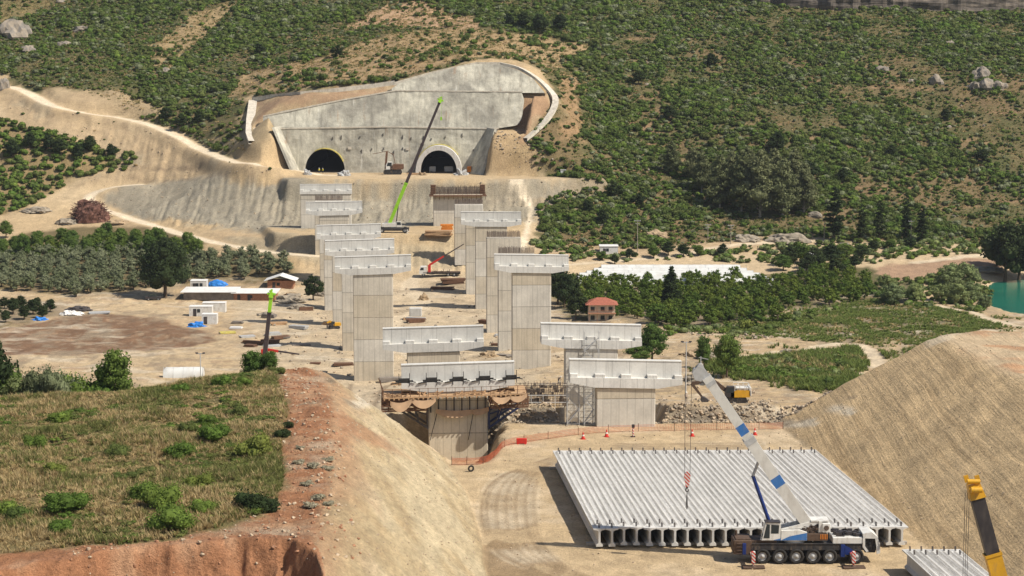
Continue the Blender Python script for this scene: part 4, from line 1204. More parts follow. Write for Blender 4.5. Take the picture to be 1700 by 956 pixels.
def blobs_leaves(blobs, n, size, r, fill=0.55, asp=0.6, flat=0.0):
    """leaves through the shells of overlapping clumps"""
    B = np.array(blobs, float)   # x,y,z,rx,ry,rz
    w_ = (B[:, 3] * B[:, 4] * B[:, 5]) ** (2 / 3); k = r.choice(len(B), n, p=w_ / w_.sum())
    d = r.normal(size=(n, 3)); d /= np.linalg.norm(d, axis=1)[:, None]
    d[:, 2] = np.where(d[:, 2] < -0.3, -d[:, 2] * 0.6, d[:, 2])
    rad = (fill + (1 - fill) * r.random(n) ** 0.6)[:, None] * (1 + 0.13 * r.normal(size=(n, 1)))
    P = B[k, :3] + d * B[k, 3:] * rad
    return quads(P, d + np.array([0, 0, 0.25]), size * r.uniform(0.65, 1.35, n), r, asp)
def core(blobs, sc=0.62):
    mb = MB()
    for b in blobs: mb.ball(b[:3], b[3] * sc, b[4] * sc, b[5] * sc, 7, 5)
    V = np.array(mb.v); F_ = [list(f) + ([f[-1]] if len(f) == 3 else []) for f in mb.f]
    return V, np.array([f if len(set(f)) == 4 else [f[0], f[1], f[2], f[2]] for f in F_])
def join(parts):
    Vs, Fs = [], []; o = 0
    for V, F_ in parts: Vs.append(V); Fs.append(F_ + o); o += len(V)
    return np.concatenate(Vs), np.concatenate(Fs)
def crown_blobs(r, R_, H_, n, zb=0.0, shape='round'):
    """clump centres for a crown of radius R_, height H_, from zb up"""
    out = []
    for i in range(n):
        t = (i + 0.5) / n
        if shape == 'round': zz = t; rr = math.sin(math.pi * min(0.95, 0.18 + 0.78 * t)) ** 0.7
        elif shape == 'cone': zz = t; rr = (1 - t) ** 0.9 + 0.05
        else: zz = t; rr = min(1, 0.55 + 2 * t) * (1 - t ** 3) * 0.9 + 0.1
        a = i * 2.4 + r.uniform(-.5, .5); q_ = r.uniform(0.25, 0.72) * rr
        b = r.uniform(0.30, 0.48) * (rr * 0.75 + 0.25)
        out.append((R_ * q_ * math.cos(a), R_ * q_ * math.sin(a), zb + H_ * (0.08 + 0.84 * zz), R_ * b * 1.15, R_ * b * 1.15, min(R_ * b, H_ * .3)))
    return out
# --- shrubs: one mesh each, foliage down to the ground
def shrub_mesh(name, mt, seed, n=150, size=0.42, R_=1.5, H_=1.6, nb=5):
    r = np.random.default_rng(seed)
    bl = []
    for i in range(nb):
        a = 2 * math.pi * i / nb + r.uniform(-.6, .6); q_ = r.uniform(0.15, 0.6) * R_; b = r.uniform(0.42, 0.62) * R_
        bl.append((q_ * math.cos(a), q_ * math.sin(a), H_ * r.uniform(0.2, 0.62), b * r.uniform(.8, 1), b * r.uniform(.8, 1), H_ * r.uniform(.28, .5)))
    V, F_ = join([blobs_leaves(bl, n, size, r), core(bl if n > 80 else [(0, 0, H_ * .4, R_ * .8, R_ * .8, H_ * .5)], 0.7 if n > 80 else .85)])
    return np_mesh(name, V, F_, LM[mt]), (V, F_)
SHR = {k: [shrub_mesh("shrub", k, 100 + i + 10 * j, 260, 0.34) for i in range(4)] for j, k in enumerate(('shrub', 'shrub_green', 'olive', 'sage', 'yellow', 'dark'))}
SHRN = {k: [shrub_mesh('shrub', k, 150 + i + 10 * j, 1500, 0.15, nb=8) for i in range(4)] for j, k in enumerate(('shrub', 'shrub_green', 'yellow', 'dark', 'olive'))}
FAR = [blob for blob in [shrub_mesh("far_shrub", 'shrub', 300 + i, 64, 0.75, 1.5, 1.55, 4)[1] for i in range(6)]]
def one_shrub(x, y, s, mt, label, group=None, sz=None, name="shrub"):
    o = link(name, random.choice((SHRN if y < 275 and mt in SHRN else SHR)[mt])[0])
    o.location = (x, y, hz(x, y) - 0.12 * s); o.rotation_euler = (0, 0, random.uniform(0, 6.3))
    o.scale = (s, s, (sz or s))
    return tag(o, label, "shrub", group)
def scatter_mesh(name, mats, tpl, X, Y, S, r, zs=None, kind="stuff", tilt=0.0, Z=None, nmat=None, midx=None):
    """many copies of small templates merged as one countless mass"""
    Vs, Fs, Ts, Ms = [], [], [], []; o = 0
    Z = H(X, Y) if Z is None else Z
    k = r.integers(0, len(tpl), len(X)); a = r.uniform(0, 6.283, len(X)); tint = r.random(len(X))
    for t in range(len(tpl)):
        sel = np.where(k == t)[0]
        if not len(sel): continue
        V, F_ = tpl[t]
        c, s_ = np.cos(a[sel])[:, None], np.sin(a[sel])[:, None]; sc = S[sel][:, None]; sz = sc if zs is None else zs[sel][:, None]
        P = np.stack([(V[:, 0] * c - V[:, 1] * s_) * sc + X[sel][:, None], (V[:, 0] * s_ + V[:, 1] * c) * sc + Y[sel][:, None], V[:, 2] * sz + Z[sel][:, None]], 2)
        n = len(V); Vs.append(P.reshape(-1, 3))
        Fs.append((F_[None] + (np.arange(len(sel)) * n)[:, None, None]).reshape(-1, F_.shape[1]) + o); o += n * len(sel)
        Ts.append(np.repeat(tint[sel], n))
        if midx is not None: Ms.append(np.repeat(midx[sel], len(F_)))
    me = np_mesh(name, np.concatenate(Vs), np.concatenate(Fs), mats, np.concatenate(Ms) if midx is not None else None)
    at = me.attributes.new("tint", 'FLOAT', 'POINT'); at.data.foreach_set("value", np.concatenate(Ts).astype(np.float32))
    ob = link(name, me); tag(ob, kind=kind); return ob
def sample(P, n, r):
    P = np.array(P); x0, y0 = P.min(0); x1, y1 = P.max(0)
    x = r.uniform(x0, x1, n); y = r.uniform(y0, y1, n)
    m = (sdf_poly(P, x, y) > 0) & (np.abs(x / y) < 0.33)
    return x[m], y[m]
rv = np.random.default_rng(21)
NOGROW = [wpoly(p) for p in (
  [(405, 160), (650, 135), (790, 100), (885, 108), (930, 160), (880, 240), (890, 300), (480, 300), (400, 240)],
  [(100, 158), (190, 148), (250, 170), (290, 195), (250, 195), (110, 182)],)]
SPARSE = [wpoly(p) for p in (
  [(375, 165), (410, 118), (520, 98), (640, 58), (760, 42), (900, 58), (988, 80), (930, 105), (960, 130), (968, 225), (935, 240), (880, 108), (790, 98), (640, 130)],
  [(560, 45), (640, 10), (690, 0), (790, 30), (800, 48), (660, 45)],
  [(250, 75), (330, 20), (380, 0), (400, 0), (350, 50), (280, 125), (255, 125)],
  [(330, 215), (415, 165), (420, 240), (480, 280), (400, 265)],
  [(890, 395), (960, 405), (1050, 415), (1180, 402), (1350, 388), (1380, 402), (1200, 412), (1000, 432), (890, 440)],
  [(0, 0), (90, 0), (60, 25), (0, 40)])]
def keep(x, y, dens, r, roads=True):
    k = np.ones(len(x), bool)
    for P in NOGROW: k &= sdf_poly(P, x, y) < 0.5
    sp = np.zeros(len(x), bool)
    for P in SPARSE: sp |= sdf_poly(P, x, y) > 0
    k &= ~sp | (r.random(len(x)) < 0.10)
    for (L, wd) in ROADS: k &= dist_line(L, x, y) > wd / 2 + 1.6
    return k & (r.random(len(x)) < dens)
x, y = sample(A_HILL, 110000, rv)
nn = fbm(x / 26, y / 26, 601, 3) + 0.5 * fbm(x / 9, y / 9, 603, 2)
leftside = sstep(-20, -60, x) * sstep(700, 720, y)
dens = np.clip(0.80 + 0.75 * nn + 0.30 * leftside + 0.12 * sstep(740, 800, y), 0.10, 1)
m = keep(x, y, dens, rv)
x, y, nn = x[m], y[m], nn[m]
s = np.clip(0.42 + 0.55 * rv.random(len(x)) ** 2 + 0.75 * np.clip(nn, -0.4, 1) + 0.75 * rv.random(len(x)) * (rv.random(len(x)) < 0.13), 0.28, 2.2)
print("hill shrubs", len(x))
order = np.argsort(-s / y * (y < 760) * (np.abs(x / y) < 0.255))
for i in order[:290]:
    one_shrub(x[i], y[i], s[i] * 1.08, 'shrub' if rv.random() < .7 else 'shrub_green', "dark green scrub bush among hundreds on the hillside above the valley", "larger bushes on the hillside", s[i] * rv.uniform(.9, 1.2))
rest = order[290:]
mi = np.where(rv.random(len(rest)) < 0.62, 0, np.where(rv.random(len(rest)) < 0.6, 1, 2))
scatter_mesh("hillside_scrub", [LM['shrub'], LM['shrub_green'], LM['olive']], FAR, x[rest], y[rest], s[rest], rv, zs=s[rest] * rv.uniform(0.8, 1.25, len(rest)), midx=mi)
x, y = sample(A_SCRUB, 4200, rv); m = keep(x, y, np.clip(0.95 + 0.7 * fbm(x / 20, y / 20, 611, 3), 0.1, 1), rv); x, y = x[m], y[m]
s = 0.6 + 0.8 * rv.random(len(x))
scatter_mesh("lower_scrub", [LM['shrub'], LM['shrub_green']], FAR, x, y, s, rv, midx=(rv.random(len(x)) < .45).astype(int))
# dry tussocks on the hill
tus = [quads(np.c_[rv.normal(0, .5, 10), rv.normal(0, .5, 10), rv.uniform(.1, .45, 10)], np.tile([0, -.4, .5], (10, 1)), .6, rv, .5) for _ in range(4)]
x, y = sample(A_HILL, 60000, rv); m = np.ones(len(x), bool)
for (L, wd) in ROADS: m &= dist_line(L, x, y) > wd / 2 + .5
for P in NOGROW[:1]: m &= sdf_poly(P, x, y) < 0
x, y = x[m], y[m]
scatter_mesh("dry_hill_grass", [LM['straw'], LM['weed']], tus, x, y, rv.uniform(.5, 1.3, len(x)), rv, midx=(rv.random(len(x)) < .6).astype(int))

# --- trees with trunk and crown
TREE = {}
def tree_proto(key, leaf, bark, seeds, R_, H_, trunk_h, nb, nleaf, size, shape='round', tr=0.2, limbs=4, asp=.6):
    out = []
    for sd in seeds:
        r = np.random.default_rng(sd)
        bl = crown_blobs(r, R_, H_ - trunk_h * 0.8, nb, trunk_h * 0.8, shape)
        V, F_ = join([blobs_leaves(bl, nleaf, size, r, 0.5, asp), core(bl, 0.6)])
        mc = np_mesh("crown", V, F_, LM[leaf])
        mb = MB(); top = Vector((r.uniform(-.3, .3), r.uniform(-.3, .3), trunk_h + (H_ - trunk_h) * 0.45))
        mid = Vector((r.uniform(-.15, .15), r.uniform(-.15, .15), trunk_h * .6))
        mb.tube((0, 0, -0.6), mid, tr * 1.25, 8, 0, tr); mb.tube(mid, top, tr, 8, 0, tr * .45)
        for b in bl[:limbs]: mb.tube(mid.lerp(top, r.uniform(.1, .6)), Vector(b[:3]), tr * .5, 6, 0, tr * .15)
        me = bpy.data.meshes.new("trunk"); me.from_pydata(mb.v, [], mb.f); me.materials.append(M[bark]); me.polygons.foreach_set("use_smooth", mb.sm); me.update()
        out.append((mc, me))
    TREE[key] = out
tree_proto('broad', 'broad', 'bark', (1, 2, 3), 3.2, 7.0, 1.5, 16, 2600, 0.36)
tree_proto('big', 'dark', 'bark', (4,), 7.2, 15.5, 3.2, 26, 4200, 0.62, tr=0.45)
tree_proto('darkround', 'dark', 'bark', (5, 6), 3.4, 7.0, 1.4, 14, 1300, 0.5)
tree_proto('euca', 'euca', 'palebark', (7, 8, 9), 5.2, 18.0, 0.8, 30, 3000, 0.75, 'col', tr=0.35, limbs=8)
tree_proto('cypress', 'dark', 'bark', (10, 11), 1.7, 13.5, 0.5, 24, 2600, 0.5, 'col', tr=0.2, limbs=0)
tree_proto('conifer', 'dark', 'bark', (12, 13), 3.4, 14.0, 0.6, 34, 4200, 0.55, 'cone', tr=0.22, limbs=0)
tree_proto('willow', 'willow', 'bark', (14, 15), 3.6, 5.6, 0.6, 14, 1200, 0.45)
tree_proto('olive', 'olive', 'bark', (16, 17, 18), 2.7, 4.6, 0.7, 9, 430, 0.5, limbs=2)
tree_proto('citrus', 'citrus', 'bark', (19, 20, 21), 2.8, 4.4, 0.5, 9, 480, 0.5, limbs=2)
def tree(key, x, y, sc, label, cat="tree", group=None, szf=1.0, name=None, var=None, z=None):
    mc, mt = TREE[key][var if var is not None else random.randrange(len(TREE[key]))]
    t = thing(name or {'euca': 'eucalyptus_tree', 'cypress': 'cypress_tree', 'conifer': 'conifer_tree', 'olive': 'olive_tree', 'citrus': 'citrus_tree', 'willow': 'willow_bush'}.get(key, 'broadleaf_tree'), label, cat, (x, y, hz(x, y) if z is None else z), random.uniform(0, 6.28), group)
    t.scale = (sc, sc, sc * szf)
    link("trunk", mt, t); link("crown", mc, t)
    return t
def px_tree(key, px, py, hpx, label, group=None, szf=1.0, wpx=None, **k):
    """a tree whose foot is at a photo point on the ground and whose height spans hpx of it"""
    p = HP(px, py); h0 = {'broad': 7.0, 'big': 15.5, 'darkround': 7.0, 'euca': 18.0, 'cypress': 13.5, 'conifer': 14.0, 'willow': 5.6, 'olive': 4.6, 'citrus': 4.4}[key]
    hm = hpx * p.y / FPX; sc = hm / h0
    if wpx is not None:
        r0 = {'broad': 3.2, 'big': 7.2, 'darkround': 3.4, 'euca': 5.2, 'cypress': 1.7, 'conifer': 3.4, 'willow': 3.6, 'olive': 2.7, 'citrus': 2.8}[key]
        sw = wpx / 2 * p.y / FPX / r0; szf = sc / sw; sc = sw
    return tree(key, p.x, p.y, sc, label, group=group, szf=szf, **k)
# groves: one tree each
def grove(P, step, key, label, group, r, sc=(0.8, 1.15), rot=0.2, dens=1.0, cap=290):
    P = np.array(P); c = P.mean(0); out = []
    n = int(260 / step)
    for i in range(-n, n):
        for j in range(-n, n):
            a, b = i * step + r.normal(0, step * .14), j * step + r.normal(0, step * .14)
            out.append((c[0] + a * math.cos(rot) - b * math.sin(rot), c[1] + a * math.sin(rot) + b * math.cos(rot)))
    o = np.array(out); m = (sdf_poly(P, o[:, 0], o[:, 1]) > 0) & (np.abs(o[:, 0] / o[:, 1]) < 0.275) & (r.random(len(o)) < dens)
    o = o[m]; o = o[np.argsort(o[:, 1])][:cap]
    print(group, len(o))
    for (x, y) in o: tree(key if isinstance(key, str) else key[r.integers(0, len(key))], x, y, r.uniform(*sc), label, "tree", group, r.uniform(.85, 1.2))
grove(wpoly([(-40, 425), (120, 420), (230, 415), (345, 425), (490, 432), (492, 452), (440, 462), (330, 468), (230, 480), (130, 494), (0, 482), (-40, 484)]), 4.0, 'olive', "grey-green olive tree in the grove left of the sheds", "olive trees of the grove", rv, (.62, .95), dens=.97)
grove(wpoly([(0, 424), (40, 408), (130, 402), (235, 398), (300, 414), (350, 430), (220, 430), (100, 432), (0, 434)]), 3.7, ('citrus', 'citrus', 'broad'), "leafy green tree in the thicket behind the olive grove", "trees of the thicket behind the olive grove", rv, (.6, .9))
grove(wpoly([(925, 474), (1000, 468), (1140, 468), (1280, 468), (1400, 450), (1450, 470), (1440, 500), (1300, 515), (1240, 538), (1130, 543), (1040, 528), (940, 520)]), 5.2, 'citrus', "dense green citrus tree in the orchard behind the red-roofed house", "citrus trees of the orchard", rv, (.65, 1.05))
for (px, py) in [(-10, 528), (10, 535), (22, 520), (40, 530), (55, 522), (70, 528), (84, 518), (62, 512), (35, 512), (8, 512)]:
    px_tree('darkround', px, py, 26 + rv.uniform(-4, 8), "green tree in the short hedge at the left edge beyond the ploughed field", "hedge trees by the ploughed field", 0.8)
# single trees
px_tree('big', 274, 494, 104, "large dark broadleaf tree beside the long white-roofed shed")
px_tree('darkround', 520, 498, 42, "lone dark round tree between the brick house and the left-hand piers")
px_tree('broad', 10, 395, 30, "small round tree alone above the olive grove at the left edge")
px_tree('broad', 672 * 0 + 258, 402, 26, "small tree on the upper edge of the thicket by the dirt road")
px_tree('conifer', 1114, 512, 76, "tall dark conifer rising out of the citrus orchard", wpx=44)
px_tree('cypress', 958, 500, 52, "slim dark cypress left of the orchard beside the greenhouses")
for (px, py, h) in ((925, 505, 62), (938, 512, 50), (955, 530, 46), (912, 490, 40)):
    px_tree('darkround', px, py, h, "dark broadleaf tree between the right-hand piers and the red-roofed house", "dark trees left of the red-roofed house", 1.2)
px_tree('broad', 1082, 600, 66, "spreading green tree behind the second right-hand cap", wpx=58)
px_tree('broad', 1062, 604, 34, "low leafy tree at the side of the spreading one behind the second right-hand cap", wpx=50)
px_tree('broad', 1168, 612, 58, "narrow green tree behind the tip of the white crane boom", wpx=34)
px_tree('broad', 1206, 626, 74, "bushy dark-green tree above the yellow excavator", wpx=58)
for (px, py, h) in ((1385, 400, 98), (1430, 400, 66), (1460, 398, 72), (1504, 400, 84), (1530, 402, 66)):
    px_tree('cypress', px, py, h, {1385: "broadest tall dark cypress at the foot of the right-hand hill", 1430: "short dark cypress second from left at the foot of the hill", 1460: "slim cypress in the middle of five at the foot of the hill", 1504: "tall cypress left of the last one at the foot of the hill", 1530: "rightmost cypress at the foot of the hill"}[px], "cypresses at the foot of the right-hand hill", wpx=38 if px == 1385 else 22)
for (px, py, h) in ((1115, 290, 60), (1165, 320, 75), (1195, 345, 95), (1230, 352, 110), (1262, 360, 120), (1300, 362, 105), (1335, 355, 90), (1215, 330, 85), (1285, 330, 90), (1240, 318, 80), (1318, 322, 80), (1150, 300, 60)):
    px_tree('euca', px, py, h, "tall olive-grey eucalyptus in the clump on the right-hand hill", "eucalyptus clump on the right-hand hill")
for (px, py, h) in ((1290, 255, 44), (1345, 300, 38), (1020, 330, 34), (1060, 345, 30), (975, 355, 28), (1000, 372, 30), (870, 48, 34), (895, 55, 38), (930, 52, 34), (845, 44, 26), (300, 215, 30), (275, 200, 26), (330, 205, 26), (560, 95, 24), (430, 90, 22), (150, 250, 30), (80, 250, 32), (50, 245, 30), (100, 258, 34), (185, 262, 28), (20, 260, 34), (130, 265, 30), (1400, 300, 26), (1480, 260, 24), (1570, 200, 24), (1630, 270, 28), (1110, 200, 30), (1060, 140, 28), (1180, 110, 26)):
    px_tree('darkround', px, py, h, "dark rounded tree standing out of the scrub on the hillside", "larger trees scattered over the hillside", 0.85)
for (px, py, h) in ((1668, 468, 92), (1690, 468, 88), (1712, 470, 100), (1655, 440, 50)):
    px_tree('darkround', px, py, h, "tall dark tree overhanging the green pond at the right edge", "dark trees over the pond", 1.1)
for (px, py, h) in ((1480, 505, 36), (1518, 500, 30), (1575, 480, 40), (1600, 478, 44), (1590, 505, 36), (1560, 500, 30), (1612, 500, 34), (1580, 470, 34), (1636, 512, 24), (1470, 480, 26)):
    px_tree('willow', px, py, h, "pale green willow bush on the bank near the pond", "willow bushes near the pond", wpx=h * 1.4)
for i, (px, py, h) in enumerate([(1000, 432, 16), (1020, 438, 16), (1045, 430, 18), (1085, 428, 22), (1110, 424, 24), (1135, 426, 22), (1160, 424, 18), (1200, 424, 20), (1310, 440, 34), (1330, 436, 34), (1352, 446, 36), (1380, 440, 36), (1400, 432, 30), (1428, 430, 24), (1450, 418, 20), (1480, 414, 18), (1510, 412, 18), (1340, 452, 30), (1300, 450, 28), (1385, 455, 26), (1420, 446, 24)]):
    px_tree('darkround' if i % 3 else 'broad', px, py, h, "dark green tree in the belt between the greenhouses and the hill", "tree belt between greenhouses and hill", wpx=h * 1.35)
for (px, py, h, w_) in ((1092, 538, 36, 56), (1130, 545, 28, 40), (1178, 540, 30, 40), (1250, 545, 34, 50), (1290, 535, 30, 50), (1145, 530, 30, 44)):
    px_tree('citrus', px, py, h, "rounded bright bush along the near edge of the orchard", "bushes along the near edge of the orchard", wpx=w_)
p = HP(1237, 548); one_shrub(p.x, p.y, 1.9, 'yellow', "small bright yellow-green bush at the near edge of the orchard")
# near trees on the far lip of the spur
def near_tree(key, px, py, d, hm, wm, label, zb=None):
    q_ = PD(px, py, d); z = hz(q_.x, q_.y); h0, r0 = {'broad': (7.0, 3.2), 'darkround': (7.0, 3.4), 'willow': (5.6, 3.6)}[key]
    return tree(key, q_.x, q_.y, wm / r0, label, szf=(hm / h0) / (wm / r0))
near_tree('broad', 8, 650, 246, 8.8, 3.6, "tall green tree at the left edge behind the grassy spur")
near_tree('darkround', -22, 655, 240, 9.5, 3.6, "dark tree cut off by the left edge of the picture")
near_tree('willow', 28, 655, 243, 4.6, 2.6, "grey-green bushy tree below the tall one at the left edge")
near_tree('broad', 190, 640, 246, 8.4, 3.1, "rounded green tree standing alone on the back edge of the grassy spur")
near_tree('broad', 420, 610, 258, 4.6, 2.3, "dense green bushy tree on the tip of the spur beside the lime boom")
near_tree('broad', 449, 618, 257, 3.0, 1.4, "smaller bush right of the bushy tree on the tip of the spur")
for (px, py, d, s_) in ((75, 652, 244, 1.3), (100, 650, 245, 1.5), (125, 645, 246, 1.6), (150, 648, 247, 1.6), (60, 660, 243, 1.3), (172, 650, 246, 1.2), (90, 662, 242, 1.1)):
    q_ = PD(px, py, d - 1); one_shrub(q_.x, q_.y, s_ * 1.3, 'olive' if px < 110 else 'shrub_green', "bush in the thicket along the back edge of the grassy spur", "thicket on the back edge of the spur", s_ * 2.3)
# --- the spur's dry grass and bushes
def tuft(r, n, h, w_, lean=0.5):
    V_, F_ = [], []
    for i in range(n):
        a = r.uniform(0, 6.28); b = r.uniform(0, 6.28); hh = h * r.uniform(.55, 1.2); q_ = r.uniform(0, .16); ln = lean * hh * r.uniform(.2, 1)
        p = np.array([q_ * math.cos(b), q_ * math.sin(b), -0.03]); sd = np.array([-math.sin(a), math.cos(a), 0]) * w_ / 2; ou = np.array([math.cos(a), math.sin(a), 0]) * ln
        o = len(V_); V_ += [p - sd, p + sd, p + sd * .8 + ou * .4 + [0, 0, hh * .6], p - sd * .8 + ou * .4 + [0, 0, hh * .6], p + sd * .15 + ou + [0, 0, hh], p - sd * .15 + ou + [0, 0, hh]]
        F_ += [[o, o + 1, o + 2, o + 3], [o + 3, o + 2, o + 4, o + 5]]
    return np.array(V_), np.array(F_)
TUF = [tuft(rv, 11, .55, .055, 1.0) for _ in range(6)]; TUFR = [tuft(rv, 12, 1.0, .10, .6) for _ in range(5)]
PG = [tuple(p) for p in A_PGRASS]
x, y = sample(PG, 80000, rv); m = (np.abs(x / y) < 0.29)
nn = fbm(x / 7, y / 7, 621, 3) + .4 * fbm(x / 25, y / 25, 623, 2)
m &= rv.random(len(x)) < np.clip(0.75 + 0.8 * nn, 0.15, 1); x, y, nn = x[m], y[m], nn[m]
mi = np.where(nn + .35 * rv.normal(size=len(x)) > 0.24, 1, np.where(rv.random(len(x)) < .35, 2, 0))
print("tufts", len(x))
scatter_mesh("dry_grass", [LM['straw'], LM['weed'], LM['strawpale']], TUF, x, y, rv.uniform(.6, 1.5, len(x)), rv, zs=np.clip(.85 + .9 * fbm(x / 5, y / 5, 625, 3), .3, 1.7) * rv.uniform(.6, 1.3, len(x)), midx=mi)
x, y = sample(PG, 7000, rv); nn = fbm(x / 8, y / 8, 631, 3) + .35 * fbm(x / 2.5, y / 2.5, 633, 2); m = rv.random(len(x)) < np.clip(.25 + 1.7 * nn, .02, 1); x, y = x[m], y[m]
LOWP = [shrub_mesh("low_weed", 'shrub_green', 700 + i, 110, .15, .75, .42, 4)[1] for i in range(4)]
scatter_mesh("low_weeds", [LM['weed'], LM['shrub_green'], LM['shrub']], LOWP, x, y, rv.uniform(.5, 1.3, len(x)), rv, midx=rv.integers(0, 3, len(x)))
for i, (px, py, s_, k) in enumerate([(290, 878, 1.55, 'shrub_green'), (425, 846, 1.35, 'dark'), (112, 850, 1.35, 'shrub_green'), (335, 850, .9, 'shrub_green'), (195, 755, .95, 'shrub'), (425, 755, 1.3, 'yellow'), (355, 735, 1.2, 'shrub_green'), (300, 760, 1.2, 'shrub_green'), (90, 785, .9, 'yellow'), (240, 830, 1.3, 'shrub_green'), (270, 845, 1.2, 'shrub_green'), (205, 800, .8, 'shrub'), (30, 860, .9, 'shrub'), (8, 855, 1.0, 'shrub_green'), (100, 885, .8, 'shrub_green'), (395, 690, .9, 'shrub'), (300, 650, .8, 'shrub_green'), (370, 640, .9, 'shrub_green'), (405, 640, .8, 'shrub_green'), (310, 720, .9, 'shrub'), (470, 725, .75, 'dark'), (475, 710, .6, 'dark'), (345, 705, .8, 'shrub_green'), (60, 745, 1.0, 'shrub_green'), (100, 700, .9, 'shrub_green'), (330, 810, .9, 'yellow'), (245, 790, .8, 'shrub'), (460, 610 + 10, .7, 'shrub')]):
    q_ = HP(px, py); one_shrub(q_.x, q_.y, s_ * 1.2, k, "low green bush growing out of the dry grass on the near spur", "bushes on the grassy spur", s_ * 1.15 * rv.uniform(.8, 1.15))
for (px, py, s_) in ((500, 768, .45), (545, 765, .6), (520, 776, .6), (545, 780, .65), (510, 805, .6), (530, 830, .7), (515, 842, .7), (545, 838, .5), (498, 745, .4), (495, 770, .5)):
    q_ = HP(px, py); one_shrub(q_.x, q_.y, s_, 'sage', "grey sage clump on the red earth along the crest of the cut", "grey sage clumps on the red crest", s_ * .6)
# --- meadow and reeds
for P, n, hh in ((A_MEADOW, 46000, .6), (A_REEDS, 26000, 1.0), (A_VERGE, 8000, .7)):
    P_ = np.array(P); x = rv.uniform(P_[:, 0].min() - 14, P_[:, 0].max() + 14, int(n * 1.5)); y = rv.uniform(P_[:, 1].min() - 14, P_[:, 1].max() + 14, int(n * 1.5))
    nn = fbm(x / 6, y / 6, 641, 3); m = (rv.random(len(x)) < np.clip(.75 + nn, .1, 1) * sstep(-9, 5, sdf_poly(P, x, y) + 11 * fbm(x / 7, y / 7, 643, 3))) & (np.abs(x / y) < .3)
    m &= sdf_poly(RIGHT_TOE, x, y) < -1
    for (L, wd) in ROADS: m &= dist_line(L, x, y) > wd / 2 + .3
    x, y, nn = x[m], y[m], nn[m]
    if len(x): scatter_mesh("meadow_grass" if hh < .8 else "green_reeds", [LM['reed'], LM['weed'], LM['straw']], TUFR, x, y, rv.uniform(.9, 2.0, len(x)), rv, zs=hh * rv.uniform(.5, 1.2, len(x)), midx=np.where(nn + .2 * rv.normal(size=len(x)) < -.32, rv.integers(1, 3, len(x)), 0))
for (px, py) in [(1240, 618), (1260, 622), (1225, 620), (1280, 620), (1300, 628), (1330, 630), (1350, 620), (1390, 608), (1215, 612)]:
    q_ = HP(px, py); one_shrub(q_.x, q_.y, 1.5, 'shrub_green', "green bush in the reedy hollow beside the excavator", "bushes in the reedy hollow", 1.2)
M['greyst'] = m_plain('grey_stone', (0.28, 0.235, 0.18), .95, .35, 3.0)
# undergrowth of the valley's right side and loose stones
for P, n, dn in ((wpoly([(950, 432), (1010, 420), (1180, 408), (1300, 396), (1480, 394), (1700, 405), (1700, 425), (1540, 428), (1440, 440), (1280, 438), (1100, 432), (960, 440)]), 2600, .6),
                 (wpoly([(1440, 470), (1520, 462), (1600, 452), (1650, 470), (1636, 520), (1560, 512), (1450, 508)]), 900, .7),
                 (wpoly([(1090, 548), (1215, 540), (1300, 520), (1420, 506), (1300, 545), (1215, 562), (1100, 560)]), 700, .45),
                 (wpoly([(1205, 615), (1250, 598), (1420, 584), (1450, 592), (1380, 640), (1290, 630)]), 300, .5),
                 (wpoly([(880, 400), (905, 395), (960, 410), (1000, 420), (960, 432), (890, 425)]), 250, .5)):
    x, y = sample(P, n, rv); m = rv.random(len(x)) < dn * np.clip(.8 + fbm(x / 9, y / 9, 651, 2), 0, 1)
    for (L, wd) in ROADS: m &= dist_line(L, x, y) > wd / 2 + 1
    x, y = x[m], y[m]
    if len(x): scatter_mesh("valley_undergrowth", [LM['shrub_green'], LM['shrub'], LM['willow']], FAR, x, y, rv.uniform(.4, 1.15, len(x)), rv, midx=rv.integers(0, 3, len(x)))
M['stone'] = m_plain("loose_stone", (0.42, 0.33, 0.23), .95, .35, 3.0); M['redstone'] = m_plain("red_stone", (0.36, 0.19, 0.11), .95, .35, 3.0)
PEB = []
for i in range(5):
    r = np.random.default_rng(900 + i); mb = MB(); mb.ball((0, 0, .2), .5, .42, .34, 6, 4); V = np.array(mb.v) * (1 + .25 * r.normal(size=(len(mb.v), 1)).clip(-1, 1)); PEB.append((V, core([(0, 0, 0, 1, 1, 1)])[1] if False else np.array([list(f) + ([f[-1]] if len(f) == 3 else []) for f in mb.f])))
def stones(P, n, s0, s1, mats, nm="loose_stones"):
    x, y = sample(P, n, rv); sc = s0 + (s1 - s0) * rv.random(len(x)) ** 4
    scatter_mesh(nm, mats, PEB, x, y, sc, rv, midx=rv.integers(0, len(mats), len(x)))
_crest = [tuple(PZ(a, b, 12))[:2] for (a, b) in ((470, 605), (500, 608), (560, 700), (580, 800), (600, 880), (560, 925), (400, 905), (200, 920), (60, 935), (130, 905), (290, 893), (400, 862), (452, 845), (470, 800), (466, 740), (478, 690), (462, 640))]
stones(_crest, 5200, .08, .48, [M['stone'], M['redstone']])
stones([(-3, 160), (-3, 213), (-8, 255), (-22, 272), (-29, 268), (-24, 240), (-16, 200), (-14, 160)], 5200, .05, .27, [M['stone']])
stones([(-3, 281.4), (46, 281.4), (46, 284.4), (-3, 284.4)], 1500, .2, .8, [M['greyst'], M['stone']])
stones([(46, 160), (40, 282), (60, 290), (85, 280), (85, 190)], 2200, .05, .26, [M['stone']])
stones(wpoly([(400, 560), (560, 480), (900, 470), (1000, 600), (1300, 640), (1300, 690), (820, 690), (640, 680), (480, 600)]), 4200, .12, .9, [M['stone'], M['greyst']])
stones([(-2, 170), (40, 170), (40, 280), (-2, 280)], 1600, .06, .3, [M['stone']])
stones(wpoly([(1070, 545), (1215, 556), (1300, 562), (1290, 566), (1215, 561), (1070, 551)]), 420, .4, 1.3, [M['stone'], M['greyst']], "rubble_row")
